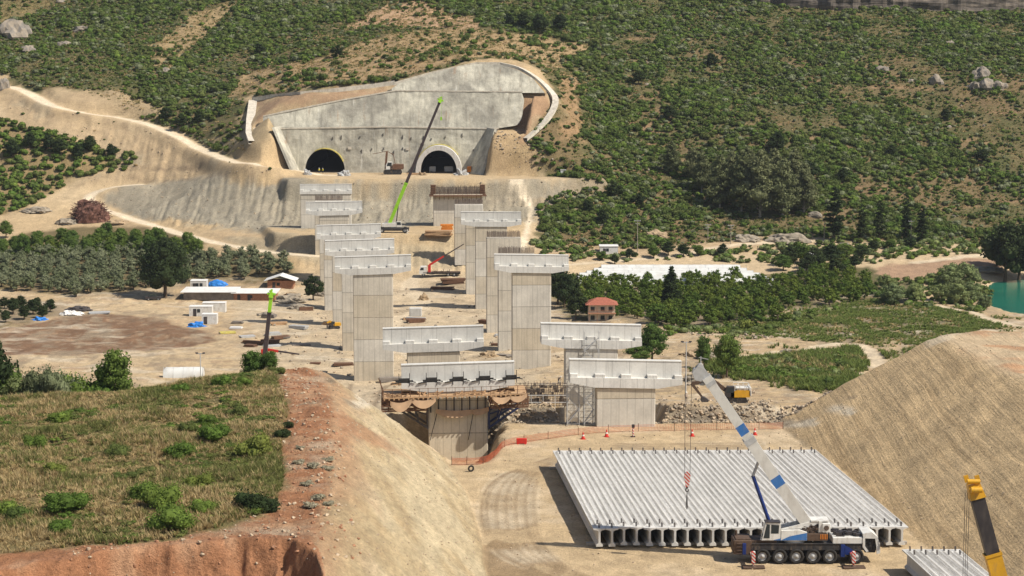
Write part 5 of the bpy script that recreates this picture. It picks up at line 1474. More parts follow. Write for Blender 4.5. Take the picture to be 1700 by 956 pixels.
stones(A_CLAYSLOPE, 3000, .12, .7, [M['stone'], M['stone'], M['greyst']])
stones(A_LSLOPE, 1500, .12, .8, [M['stone']])
stones(wpoly([(800, 240), (870, 236), (905, 250), (930, 285), (800, 290)]), 900, .15, 1.0, [M['stone'], M['greyst']])
x, y = sample(A_LSLOPE, 90, rv); scatter_mesh("slope_scrub", [LM['shrub'], LM['straw']], FAR, x, y, rv.uniform(.25, .7, len(x)), rv, midx=(rv.random(len(x)) < .5).astype(int))
# --- rocks
def rock_mesh(seed):
    r = np.random.default_rng(seed); bm = bmesh.new(); bmesh.ops.create_icosphere(bm, subdivisions=3, radius=1.0)
    off = Vector(r.uniform(-9, 9, 3))
    for v in bm.verts:
        d = v.co.copy(); k = 1 + .55 * mnoise.noise(d * 1.1 + off) + .25 * mnoise.noise(d * 2.7 + off) + .12 * abs(mnoise.noise(d * 6 + off))
        v.co = d * k; v.co.z = max(v.co.z * .8, -.4)
    me = bpy.data.meshes.new("rock"); bm.to_mesh(me); bm.free(); return me
q = NT("grey_rock"); c = q.coord(); f = q.noise(c, 1.5, 6, .65); g = q.noise(q.coord((3, 3, .6)), 1.0, 4)
q.bump(f, .8, .3); M['rock'] = q.done(q.scale(q.mix(q.ramp(g, .4, .62), (.30, .25, .19), (.20, .18, .155)), q.ramp(f, .3, .7, .7, 1.2)), .95)
ROCK = [rock_mesh(i) for i in range(5)]
for me in ROCK: me.materials.append(M['rock'])
def rock(px, py, wpx, hpx, label, group=None):
    p = HP(px, py); o = link("rock", random.choice(ROCK)); k = p.y / FPX
    o.location = (p.x, p.y + wpx * k * .3, p.z + .1); o.scale = (wpx * k / 2, wpx * k / 2.4, hpx * k * .75); o.rotation_euler = (0, 0, random.uniform(0, 6))
    return tag(o, label, "rock", group)
rock(20, 62, 56, 36, "massive pale rock outcrop at the upper left edge"); rock(132, 52, 36, 16, "flat pale boulder in the scrub right of the upper left outcrop")
rock(45, 88, 34, 20, "rough rock below the upper left outcrop"); rock(275, 122, 20, 12, "small pale boulder by the bare track on the left-hand hill")
rock(105, 78, 22, 18, "broken pale rock in the scrub near the upper left outcrop"); rock(100, 4, 22, 8, "pale slab of rock at the upper left corner")
rock(4, 148, 20, 34, "tall rock beside the start of the dirt road at the left edge")
for (a, b, c_) in ((1620, 150, 30), (1640, 146, 36), (1660, 148, 34), (1630, 132, 30)): rock(a, b, c_, 26, "jagged grey rock in the outcrop on the upper right of the hill", "jagged outcrop on the right-hand hill")
rock(1578, 78, 16, 20, "pale standing rock near the top of the right-hand hill"); rock(1466, 120, 22, 20, "dark grey boulder in the scrub of the right-hand hill")
rock(1555, 140, 22, 20, "grey rock left of the jagged outcrop"); rock(1370, 106, 14, 10, "small pale rock in the scrub high on the hill"); rock(1338, 96, 12, 12, "small dark rock high on the hill")
rock(1512, 136, 14, 7, "little flat white rock on the dry terraces"); rock(1352, 360, 26, 14, "pale boulder left of the broadest cypress")
for k in range(26):
    x_, y_ = rv.uniform(960, 1680), rv.uniform(30, 380); rock(x_, y_, rv.uniform(4, 9), rv.uniform(4, 7), "small pale stone lying in the scrub of the hillside", "small stones on the hillside")
# cliff band along the top right, its shade painted into the rock colour
q = NT("shade_toned_cliff_rock"); c = q.coord((1, 1, 1), False); f = q.noise(c, .5, 6, .65); g = q.noise(q.coord((.12, .12, 1.1), False), 1.0, 5)
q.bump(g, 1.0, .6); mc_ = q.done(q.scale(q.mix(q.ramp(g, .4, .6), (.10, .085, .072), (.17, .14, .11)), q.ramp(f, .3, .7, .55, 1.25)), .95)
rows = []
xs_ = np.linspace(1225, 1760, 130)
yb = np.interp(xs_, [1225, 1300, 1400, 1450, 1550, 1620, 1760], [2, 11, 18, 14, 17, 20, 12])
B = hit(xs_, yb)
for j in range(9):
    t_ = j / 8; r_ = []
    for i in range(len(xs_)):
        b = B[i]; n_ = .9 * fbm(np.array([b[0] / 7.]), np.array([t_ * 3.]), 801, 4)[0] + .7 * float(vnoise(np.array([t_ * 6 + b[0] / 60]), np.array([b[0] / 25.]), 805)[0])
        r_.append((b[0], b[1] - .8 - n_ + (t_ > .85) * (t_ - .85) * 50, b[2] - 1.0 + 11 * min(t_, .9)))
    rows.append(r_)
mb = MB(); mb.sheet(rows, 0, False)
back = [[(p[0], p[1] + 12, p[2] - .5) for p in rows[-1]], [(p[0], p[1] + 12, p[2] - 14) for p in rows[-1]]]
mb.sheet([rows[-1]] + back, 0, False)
tag(mb.build("cliff", mc_, fix=False), "long shade-toned cliff band along the top right of the hill", "cliff")
# ================================================================ MACHINES
M['white'] = m_plain("white_paint", (0.66, 0.65, 0.61), 0.45, 0.1, 1.2, dirt=(0.35, 0.29, 0.22), dirt_amt=0.3)
M['offwhite'] = m_plain("boom_paint", (0.60, 0.585, 0.54), 0.45, 0.1, 0.8, dirt=(0.33, 0.29, 0.24), dirt_amt=0.22)
M['bluepaint'] = m_plain("blue_paint", (0.045, 0.16, 0.42), 0.4, 0.12, 1.5, dirt=(0.3, 0.27, 0.22), dirt_amt=0.12)
M['darkblue'] = m_plain("dark_blue_paint", (0.015, 0.035, 0.16), 0.4, 0.15, 1.5)
M['glass'] = m_plain("cab_glass", (0.03, 0.038, 0.042), 0.08, 0.1, 1)
M['chassis'] = m_plain("chassis_paint", (0.035, 0.034, 0.036), 0.6, 0.3, 2, dirt=(0.17, 0.13, 0.09), dirt_amt=0.35)
M['machine'] = m_plain("oily_machinery", (0.08, 0.06, 0.05), 0.6, 0.5, 4, dirt=(0.2, 0.13, 0.08), dirt_amt=0.4)
M['brownsteel'] = m_plain("brown_steel", (0.10, 0.065, 0.045), 0.7, 0.25, 3)
M['catyellow'] = m_plain("yellow_paint", (0.62, 0.33, 0.025), 0.45, 0.12, 1.4, dirt=(0.3, 0.2, 0.1), dirt_amt=0.25)
M['lime'] = m_plain("lime_paint", (0.28, 0.56, 0.03), 0.45, 0.12, 1.2)
M['red'] = m_plain("red_paint", (0.52, 0.035, 0.025), 0.5, 0.15, 2)
M['orange'] = m_plain("orange_paint", (0.60, 0.20, 0.03), 0.6, 0.2, 2)
M['graphite'] = m_plain("graphite_paint", (0.045, 0.04, 0.042), 0.45, 0.2, 0.6, dirt=(0.12, 0.1, 0.085))
M['boomdark'] = m_plain("dark_boom_paint", (0.06, 0.045, 0.045), 0.5, 0.2, 0.8)
M['corr'] = m_plain("white_sheet", (0.72, 0.71, 0.68), 0.5, 0.07, 0.6, dirt=(0.45, 0.4, 0.33), dirt_amt=0.15)
M['redwhite'] = None
q = NT("striped_jack"); c = q.coord((1, 1, 1), False); sp = q.n("ShaderNodeSeparateXYZ"); q.l(c, sp.inputs[0])
fz = q.math('FRACT', q.math('MULTIPLY', q.math('ADD', sp.outputs[2], sp.outputs[0]), 2.6))
M['redwhite'] = q.done(q.mix(q.math('GREATER_THAN', fz, 0.5), (0.5, 0.05, 0.035), (0.6, 0.58, 0.54)), 0.5)
def wheel(parent, x, y, z, r, wd, hub='galv', face=-1):
    wt = bpy.data.objects.new("wheel", None); COL.objects.link(wt); wt.parent = parent; wt.location = (x, y, z)
    mb = MB(); N = 28; prof = [(0.56, -.30), (0.80, -.5), (0.95, -.48), (1.0, -.36), (1.0, .36), (.95, .48), (.80, .5), (.56, .30)]
    rows = [[(r * p[0] * math.cos(2 * math.pi * k / N), wd * p[1], r * p[0] * math.sin(2 * math.pi * k / N)) for p in prof] for k in range(N + 1)]
    mb.sheet(rows)
    for k in range(N):
        a = 2 * math.pi * (k + .5) / N
        for s_ in (-1, 1): mb.beam((r * .99 * math.cos(a), s_ * wd * .1, r * .99 * math.sin(a)), (r * 1.0 * math.cos(a + .09), s_ * wd * .42, r * 1.0 * math.sin(a + .09)), .05 * r, .05 * r)
    mb.build("tyre", M['black'], wt)
    mb = MB(); prof = [(0.0, .5), (.14, .5), (.17, .34), (.30, .32), (.42, .10), (.52, .12), (.57, .33)]
    rows = [[(r * p[0] * math.cos(2 * math.pi * k / 24), face * wd * p[1], r * p[0] * math.sin(2 * math.pi * k / 24)) for p in prof] for k in range(25)]
    mb.sheet(rows)
    for k in range(10):
        a = 2 * math.pi * k / 10; mb.tube((r * .24 * math.cos(a), face * wd * .3, r * .24 * math.sin(a)), (r * .24 * math.cos(a), face * wd * .38, r * .24 * math.sin(a)), .025 * r, 5)
    mb.build("rim", M[hub], wt)
    return wt
def place_wheels(t, xs, r, wd, W, hubs):
    first = {}
    for i, x in enumerate(xs):
        for (y, fc) in ((wd / 2, -1), (W - wd / 2, 1)):
            key = (hubs[i % len(hubs)], fc)
            if key not in first: first[key] = wheel(t, x, y, r, r, wd, *key)
            else: copy_tree(first[key], t).location = (x, y, r)
# ---------- the white six-axle crane
o0 = PZ(1217, 936, 0); o0.z = hz(o0.x + 7, o0.y + 1)
CR = thing("mobile_crane", "white six-axle mobile crane with blue stripes in front of the big girder stack", "crane", o0)
K = 0.0117
def cx_(zx): return (zx - 180) * K
place_wheels(CR, [cx_(v) for v in (445, 598, 750, 898, 1050, 1288)], 0.79, 0.62, 2.9, ['galv', 'rimtan', 'galv', 'galv', 'rimtan', 'galv'] if False else ['galv'])
mb = MB(); mb.cbox(1.85, 13.7, 0.12, 2.78, 1.46, 2.10, .06); mb.box(1.9, 13.6, .75, 2.15, .85, 1.5)
for v in range(9): mb.box(2.2 + v * 1.25, 2.26 + v * 1.25, .09, .125, 1.5, 2.06)
mb.box(2.0, 13.6, 0.05, .3, 2.1, 2.17); mb.build("chassis", M['chassis'], CR)
mb = MB(); mb.cbox(0.05, 1.95, 0.15, 2.75, 1.0, 2.5, .08); mb.box(0.3, 1.9, .3, 2.6, 2.5, 2.62); mb.box(1.95, 4.6, .35, 2.55, 2.12, 2.45)
for k in range(4): mb.box(.35, .95, .02, .16, 1.05 + k * .36, 1.12 + k * .36)
mb.tube((.5, 1.9, 2.6), (.5, 1.9, 3.15), .13, 8); mb.build("rear_deck", M['brownsteel'], CR)
mb = MB(); mb.cbox(.98, 1.35, .02, .16, 1.0, 2.2, .02); mb.build("outrigger_box", M["darkblue"], CR)
mb = MB(); mb.cbox(11.3, 11.75, .02, 2.88, .75, 2.08, .03); mb.prism([(11.75, 1.95), (12.2, 1.75), (12.75, 1.35), (12.75, .95), (11.75, 1.0)], 0.0, .5)
mb.build("outrigger_box", M['darkblue'], CR)
def outrigger(x, y, sgn):
    m_ = MB(); m_.box(x - .14, x + .14, min(y, 1.4), max(y, 1.4), .95, 1.25); m_.cbox(x - .19, x + .19, y - .19, y + .19, .55, 1.75, .03)
    m_.tube((x, y, .2), (x, y, .9), .1, 8); a = m_.build("outrigger", M['redwhite'], CR)
    m_ = MB(); m_.tube((x, y, .13), (x, y, .3), .32, 10, 0, .2); m_.cbox(x - 1.1, x + 1.2, y - .55, y + .55, 0.02, .16, .02); m_.box(x - 1.1, x + 1.2, y - .02, y + .02, .16, .17); m_.build("outrigger_pad", M['brownsteel'], a)
for x in (cx_(345), cx_(1240)):
    outrigger(x, -1.5, -1); outrigger(x, 4.4, 1)
# superstructure
mb = MB(); mb.tube((6.6, 1.45, 2.1), (6.6, 1.45, 2.5), 1.15, 20)
mb.prism([(5.0, 2.5), (7.75, 2.5), (7.75, 3.35), (7.0, 3.6), (5.05, 3.55)], .1, 1.0); mb.prism([(5.0, 2.5), (7.75, 2.5), (7.75, 3.6), (5.05, 3.55)], 1.9, 2.8)
mb.prism([(5.0, 3.6), (5.6, 3.75), (7.6, 4.25), (8.9, 4.6), (9.0, 4.2), (7.9, 3.7), (5.2, 3.6)], .55, .75); mb.prism([(5.0, 3.6), (5.6, 3.75), (7.6, 4.25), (8.9, 4.6), (9.0, 4.2), (7.9, 3.7), (5.2, 3.6)], 2.15, 2.35)
ss = mb.build("superstructure", M['white'], CR)
mb = MB(); mb.add([(5.0, .09, 2.52), (7.73, .09, 2.52), (7.73, .09, 3.32), (5.9, .09, 2.95)], [(0, 1, 2, 3)]); mb.add([(4.15, .095, 2.53), (5.0, .095, 2.53), (5.0, .095, 2.74)], [(0, 1, 2)]); mb.build("blue_stripe", M['bluepaint'], ss)
mb = MB(); mb.cbox(7.8, 9.9, .2, 2.7, 2.45, 3.2, .05); mb.build("counterweight", M['brownsteel'], CR)
mb = MB()
for k in range(5): mb.box(9.15 + k * .17, 9.23 + k * .17, .17, .2, 2.6, 3.15)
mb.build("hazard_stripe", M['orange'], CR)
mb = MB(); rr = np.random.default_rng(5)
for k in range(40):
    x, y, z = rr.uniform(7.3, 9.3), rr.uniform(.3, 2.5), rr.uniform(3.2, 4.0); mb.box(x, x + rr.uniform(.1, .5), y, y + rr.uniform(.1, .4), z, z + rr.uniform(.1, .4))
for k in range(8): mb.tube((rr.uniform(7.3, 9), .4, rr.uniform(3.3, 4)), (rr.uniform(7.5, 9.3), .5, rr.uniform(3.3, 4.2)), .04, 5)
mb.tube((8.3, .5, 3.6), (8.3, 2.4, 3.6), .42, 14); mb.build("winch_machinery", M['machine'], CR)
mb = MB(); mb.cbox(9.35, 10.2, .2, 2.5, 3.35, 4.3, .06); mb.box(9.0, 9.35, .35, 2.2, 3.3, 4.5); mb.box(8.2, 10.1, .5, 2.3, 4.42, 4.55)
hs_ = mb.build("radiator_housing", M['white'], CR)
mb = MB(); mb.tube((9.78, .2, 3.82), (9.78, .14, 3.82), .27, 16); mb.build("fan", M['machine'], hs_)
# crane operator's cab
mb = MB(); mb.prism([(3.0, 2.52), (4.95, 2.52), (5.0, 4.35), (3.42, 4.42)], .1, 1.1)
cb_ = mb.build("cab", M['white'], CR)
mb = MB(); mb.prism([(3.16, 2.75), (3.82, 2.75), (3.82, 4.2), (3.5, 4.25)], .085, .099); mb.prism([(3.95, 3.25), (4.75, 3.25), (4.8, 4.15), (3.97, 4.2)], .085, .099)
mb.add([(3.04, .2, 2.75), (3.04, 1.0, 2.75), (3.40, 1.0, 4.3), (3.40, .2, 4.3)], [(0, 3, 2, 1)]); mb.v = [(p[0] - (.02 if i >= 16 else 0), p[1], p[2]) for i, p in enumerate(mb.v)]
mb.build("window", M['glass'], cb_)
mb = MB(); mb.cbox(3.3, 4.95, .02, 1.18, 4.42, 4.5, .02); mb.build("cab_roof", M['graphite'], cb_)
mb = MB(); mb.tube((3.0, .08, 2.5), (3.35, .08, 4.35), .03, 5); mb.tube((2.85, .05, 2.6), (3.15, .05, 4.1), .025, 5); mb.tube((2.85, .05, 2.6), (3.0, .05, 2.55), .025, 5); mb.build("handrail", M['galv'], cb_)
# engine cover and driver's cab
mb = MB(); mb.cbox(10.45, 13.6, .1, 2.8, 2.18, 2.82, .05); mb.build("engine_cover", M['white'], CR)
mb = MB()
for k in range(34):
    x, y = rr.uniform(10.6, 13.0), rr.uniform(.4, 2.5); mb.box(x, x + rr.uniform(.2, .8), y, y + rr.uniform(.1, .5), 2.8, 2.85 + rr.uniform(.05, .4))
for k in range(7): mb.tube((rr.uniform(10.6, 13), rr.uniform(.4, 2.5), 2.9), (rr.uniform(10.6, 13), rr.uniform(.4, 2.5), 3.25), .06, 6)
mb.build("deck_gear", M['graphite'], CR)
mb = MB(); mb.prism([(13.6, 3.25), (14.5, 3.4), (15.2, 2.85), (15.2, 2.7), (13.65, 2.75)], .05, 2.85)
mb.prism([(13.6, 2.75), (13.85, 2.75), (13.85, 1.9), (14.25, 1.35), (14.0, 1.25), (13.6, 1.8)], .05, .3); mb.prism([(13.6, 2.75), (13.9, 2.75), (13.9, 1.4), (13.6, 1.4)], 2.6, 2.85)
mb.prism([(14.9, 2.72), (15.2, 2.72), (15.45, 1.9), (15.45, 1.15), (15.1, 1.05), (15.05, 1.9)], .05, .25); mb.prism([(14.9, 2.72), (15.2, 2.72), (15.45, 1.9), (15.45, 1.15), (15.1, 1.15), (15.05, 1.9)], 2.65, 2.85); mb.box(15.2, 15.45, .25, 2.65, 1.1, 1.9)
dc = mb.build("driver_cab", M['white'], CR)
mb = MB(); mb.box(13.9, 15.0, .35, 2.5, 1.15, 2.68); 
for k in range(16):
    x, z = rr.uniform(13.9, 14.9), rr.uniform(1.2, 2.5); mb.box(x, x + .25, .18 + rr.uniform(0, .1), .4, z, z + .2)
mb.build("cab_interior", M['chassis'], dc)
mb = MB(); mb.tube((15.3, .0, 2.6), (15.65, -.1, 2.3), .025, 5); mb.box(15.6, 15.75, -.16, -.05, 2.0, 2.45); mb.build("mirror", M['black'], dc)
# boom
def loc(px, py, d):
    p = PD(px, py, d); return Vector((p.x - o0.x, p.y - o0.y, p.z - o0.z))
yb_ = o0.y + 1.45
b0, b2 = loc(1352, 888, yb_), loc(1172, 625, yb_); b0.y = b2.y = 1.45
bd = (b2 - b0).normalized()
mb = MB(); mb.beam(b0 - bd * .3, b0.lerp(b2, .60), 1.15, 1.5, 0, 1.15, 1.5, (0, 1, 0)); 
boom = mb.build("boom", M['offwhite'], CR)
mb = MB(); mb.beam(b0.lerp(b2, .58), b2, 1.0, 1.32, 0, 1.0, 1.32, (0, 1, 0)); mb.build("telescopic_section", M['offwhite'], boom)
mb = MB(); mb.beam(b0.lerp(b2, .585), b0.lerp(b2, .615), 1.27, 1.62, 0, 1.27, 1.62, (0, 1, 0)); mb.beam(b0.lerp(b2, .95), b0.lerp(b2, .97), 1.1, 1.42, 0, 1.1, 1.42, (0, 1, 0))
for k in range(5): p = b0.lerp(b2, .74 + .035 * k); mb.beam(p + Vector((-.25, -.535, 0)) , p + Vector((-.25, -.535, .0)) + bd * .3, .05, .1)
mb.build("boom_collar", M['galv'], boom)
for k0, k1 in ((.32, .375), (.645, .70)):
    mb = MB(); mb.beam(b0.lerp(b2, k0), b0.lerp(b2, k1), 1.162 if k0 < .5 else 1.012, 1.512 if k0 < .5 else 1.332, 0, None, None, (0, 1, 0))
    mb.build("blue_band", M['bluepaint'], boom)
nrm = Vector((bd.z, 0, -bd.x))
nx = Vector((-bd.z, 0, bd.x))
if nx.x > 0: nx = -nx       # towards the load
mb = MB()
for yy in (-.36, .36):
    mb.prism([((b2 + bd * a + nx * b_).x, (b2 + bd * a + nx * b_).z) for (a, b_) in ((-.2, -.4), (.9, -.35), (1.5, .1), (1.2, .95), (.4, 1.15), (-.3, .5))], 1.45 + yy - .05, 1.45 + yy + .05)
for (a, b_) in ((1.1, .55), (.45, .8), (1.2, -.1)):
    c_ = b2 + bd * a + nx * b_; mb.tube((c_.x, 1.12, c_.z), (c_.x, 1.78, c_.z), .34, 14)
mb.tube(b2 + bd * 1.0 + Vector((0, 0, .3)), b2 + bd * 1.0 + Vector((0, 0, 1.3)), .05, 5); mb.beam(b2 + bd * 1.0 + Vector((-.2, 0, 1.2)), b2 + bd * 1.0 + Vector((.8, 0, 1.0)), .06, .06)
for k in range(12):
    c_ = b2 + bd * rr.uniform(-.6, 1.2) + nx * rr.uniform(.3, 1.1); mb.box(c_.x, c_.x + rr.uniform(.1, .4), 1.0 + rr.uniform(0, .6), 1.5 + rr.uniform(0, .4), c_.z, c_.z + rr.uniform(.1, .35))
mb.build("boom_head", M['galv'], boom)
hk = b2 + bd * 1.0 + nx * 1.05
zt_ = loc(1141, 783, yb_).z; hx = loc(1141, 783, yb_).x
mb = MB()
for (xx, yy) in ((-.34, 1.3), (-.30, 1.6), (.32, 1.3), (.36, 1.6)): mb.tube((hx + xx * .85, yy, zt_ - .2), (hx + xx + .0, yy, hk.z), .022, 5)
mb.build("hoist_rope", M['steel'], boom)
mb = MB(); mb.prism([(hx + .34 * math.cos(a), zt_ - .5 + .5 * math.sin(a)) for a in np.linspace(-.6, math.pi + .6, 14)] + [(hx - .16, zt_ - 1.6), (hx + .16, zt_ - 1.6)], 1.28, 1.62)
hb = mb.build("hook_block", M['redwhite'], boom)
mb = MB(); mb.path([(hx + .16 * math.cos(a), 1.45, zt_ - 1.95 + .2 * math.sin(a)) for a in np.linspace(1.6, 6.6, 12)], .055, 6); mb.tube((hx, 1.45, zt_ - 1.5), (hx, 1.45, zt_ - 1.8), .12, 8)
zz = loc(1141, 846, yb_).z
for (dx, dy) in ((.05, .1), (-.05, -.1), (.0, .2), (.02, -.2)): mb.tube((hx, 1.45, zt_ - 2.1), (hx + dx * 2 - .02, 1.45 + dy * .6, zz + abs(dx) * 4), .028, 5)
mb.build("hook", M['steel'], hb)
c0, c1, c2 = loc(1277, 866, yb_), loc(1250, 790, yb_), loc(1238, 752, yb_)
mb = MB()
for yy in (1.2, 1.7): mb.tube((c0.x, yy, c0.z), (c1.x, yy, c1.z), .19, 10)
mb.build("lift_cylinder", M['darkblue'], CR)
mb = MB(); e_ = b0.lerp(b2, .50)
for yy in (1.2, 1.7): mb.tube((c1.x, yy, c1.z), (e_.x + .0, yy, e_.z), .11, 8)
mb.build("cylinder_rod", M['galv'], CR)

# ---------- the yellow crane whose boom enters at the lower right
def simple_crane(name, label, base, tip, d_, paint, cols, width, split, group=None, rz=0.0, carrier_len=11.0, axles=4, head='lime', cabside=1, wr=0.62):
    """carrier, wheels, cab, turntable body, telescopic boom from base (world) to tip (world)"""
    g = hz(base.x, base.y); t = thing(name, label, "crane", (base.x, base.y, g), rz, group)
    inv = Matrix.Rotation(-rz, 4, 'Z'); Lp = lambda p: inv @ (Vector(p) - t.location)
    Lx = carrier_len; W = 2.6
    mb = MB(); mb.cbox(-Lx * .45, Lx * .55, -W / 2, W / 2, wr * 1.15, wr * 1.15 + .55, .05); mb.box(-Lx * .44, Lx * .54, -.5, .5, wr * .7, wr * 1.2); mb.build("chassis", M['chassis'], t)
    xs = [-Lx * .36 + i * (Lx * .78) / max(axles - 1, 1) for i in range(axles)]
    first = {}
    for x in xs:
        for (y, f_) in ((-W / 2 + .2, -1), (W / 2 - .2, 1)):
            if f_ not in first: first[f_] = wheel(t, x, y, wr, wr, .45, 'galv', f_)
            else: copy_tree(first[f_], t).location = (x, y, wr)
    z0 = wr * 1.15 + .55
    mb = MB(); mb.tube((0, 0, z0), (0, 0, z0 + .3), 1.0, 16); mb.cbox(-2.4, 1.2, -1.2, -.45, z0 + .3, z0 + 1.5, .06); mb.cbox(-2.4, 1.2, .45, 1.2, z0 + .3, z0 + 1.5, .06); mb.cbox(-3.2, -2.3, -1.25, 1.25, z0 + .3, z0 + 1.3, .08); mb.build("superstructure", M[paint], t)
    mb = MB(); mb.prism([(1.2, z0 + .3), (2.8, z0 + .3), (2.55, z0 + 1.9), (1.2, z0 + 1.9)], -1.25, -.4); cb2 = mb.build("cab", M[paint], t)
    mb = MB(); mb.prism([(1.35, z0 + .9), (2.6, z0 + .9), (2.45, z0 + 1.75), (1.35, z0 + 1.75)], -1.262, -1.252); mb.build("window", M['glass'], cb2)
    for sx in (-1, 1):
        for sy in (-1, 1):
            m_ = MB(); xx = Lx * (.5 if sx > 0 else -.40); m_.box(xx - .12, xx + .12, min(sy * 1.0, sy * 2.9), max(sy * 1.0, sy * 2.9), .8, 1.05); m_.tube((xx, sy * 2.9, .1), (xx, sy * 2.9, 1.1), .1, 8); m_.tube((xx, sy * 2.9, .02), (xx, sy * 2.9, .12), .4, 12); m_.build("outrigger", M[paint], t)
    p0 = Vector((-1.0, 0, z0 + 1.1)); p2 = Lp(tip); dd = (p2 - p0).normalized()
    up = Vector((0, 1, 0)) if abs(dd.y) < .7 else Vector((1, 0, 0))
    prev = 0.0; par = None
    for i, (k, cname) in enumerate(zip(split, cols)):
        w_ = width * (1 - .13 * i); mb = MB(); mb.beam(p0.lerp(p2, max(prev - .02, 0)), p0.lerp(p2, k), w_ * .8, w_, 0, w_ * .8, w_, up)
        mb.beam(p0.lerp(p2, k - .012), p0.lerp(p2, k), w_ * .9, w_ * 1.1, 0, None, None, up)
        par_ = mb.build("boom" if i == 0 else "telescopic_section", M[cname], t if i == 0 else par); par = par or par_; prev = k
    s_ = width
    mb = MB(); hd = (Vector((-dd.z, 0, dd.x)) if abs(dd.y) < .7 else Vector((0, -dd.z, dd.y)))
    mb.beam(p2 - dd * .2, p2 + dd * s_ * .8, s_ * .85, s_ * 1.02, 0, s_ * .6, s_ * .75, up); mb.beam(p2 + dd * s_ * .5 - hd * s_ * .7, p2 + dd * s_ * .5 + hd * s_ * .7, s_ * .4, s_ * .36)
    for k in (-1, 1): mb.tube(p2 + dd * s_ * .5 + hd * k * s_ * .6 - up * s_ * .35, p2 + dd * s_ * .5 + hd * k * s_ * .6 + up * s_ * .35, s_ * .2, 12)
    for k in (-1, 1): mb.beam(p2 + dd * s_ * .9 + up * k * s_ * .35, p2 + dd * s_ * 1.35 + up * k * s_ * .35, s_ * .14, s_ * .3)
    mb.tube(p2 + dd * s_ * 1.0 + hd * s_ * .3 - up * s_ * .4, p2 + dd * s_ * 1.0 + hd * s_ * .3 + up * s_ * .4, s_ * .16, 10)
    mb.build("boom_head", M[head], par)
    a_ = p0.lerp(p2, split[0] * .55); mb = MB(); mb.tube((1.0, 0, z0 + .4), a_, .2, 10, 0, .14); mb.build("lift_cylinder", M['steel'], t)
    return t, p0, p2, Lp, par
tip = PD(1621, 822, 150); base = PD(1663, 968, 150); dirb = (base - tip).normalized(); bb = tip + dirb * ((tip.z - 3.2) / -dirb.z)
bb = Vector((bb.x, bb.y + 1.0, 0))
t, p0, p2, Lp, par = simple_crane("mobile_crane", "yellow crane boom with a black telescopic section rising at the lower right corner", bb, tip, 150, 'catyellow', ('catyellow', 'graphite'), 1.2, (.745, 1.0), rz=math.pi / 2, carrier_len=11, head='catyellow')
mb = MB()
for k in (-.55, -.75, -.95): mb.tube(p2 + Vector((0, -k * -1.0 if False else .1, .2)) + (Matrix.Rotation(-math.pi / 2, 4, 'Z') @ Vector((k * .8, 0, 0))), Vector((p2.x, p2.y, 3)) + (Matrix.Rotation(-math.pi / 2, 4, 'Z') @ Vector((k * .8 - .1, 0, 0))), .02, 5)
mb.build("hoist_rope", M['steel'], par)
# ---------- lime crane under the tunnels
base = PD(652, 387, 600); base.z = 0
tip = PD(730, 169, 600)
t, p0, p2, Lp, par = simple_crane("mobile_crane", "lime and grey crane on the bench, long dark boom raised across the portal", base, tip, 600, 'offwhite', ('lime', 'boomdark', 'boomdark'), 1.25, (.34, .66, 1.0), carrier_len=9.0, axles=2, head='lime', wr=.85)
mb = MB(); mb.tube(p2 + Vector((.4, 0, 0)), p2 + Vector((.4, 0, -4.5)), .04, 5); mb.box(p2.x + .15, p2.x + .65, -.2, .2, p2.z - 5.5, p2.z - 4.5); mb.build("hook_block", M['lime'], par)
# ---------- lime-headed boom behind the spur
tip = PD(450, 492, 392); low = PD(440, 585, 392); dirb = (low - tip).normalized(); gz = hz(low.x, 392)
bb = tip + dirb * ((tip.z - gz - 2.5) / -dirb.z); bb.x += 1.0
simple_crane("mobile_crane", "near-vertical dark crane boom with lime head behind the tip of the grassy spur", Vector((bb.x, 392, 0)), tip, 392, 'offwhite', ('boomdark', 'boomdark', 'lime'), 1.05, (.55, .83, 1.0), carrier_len=10, axles=3, head='lime')

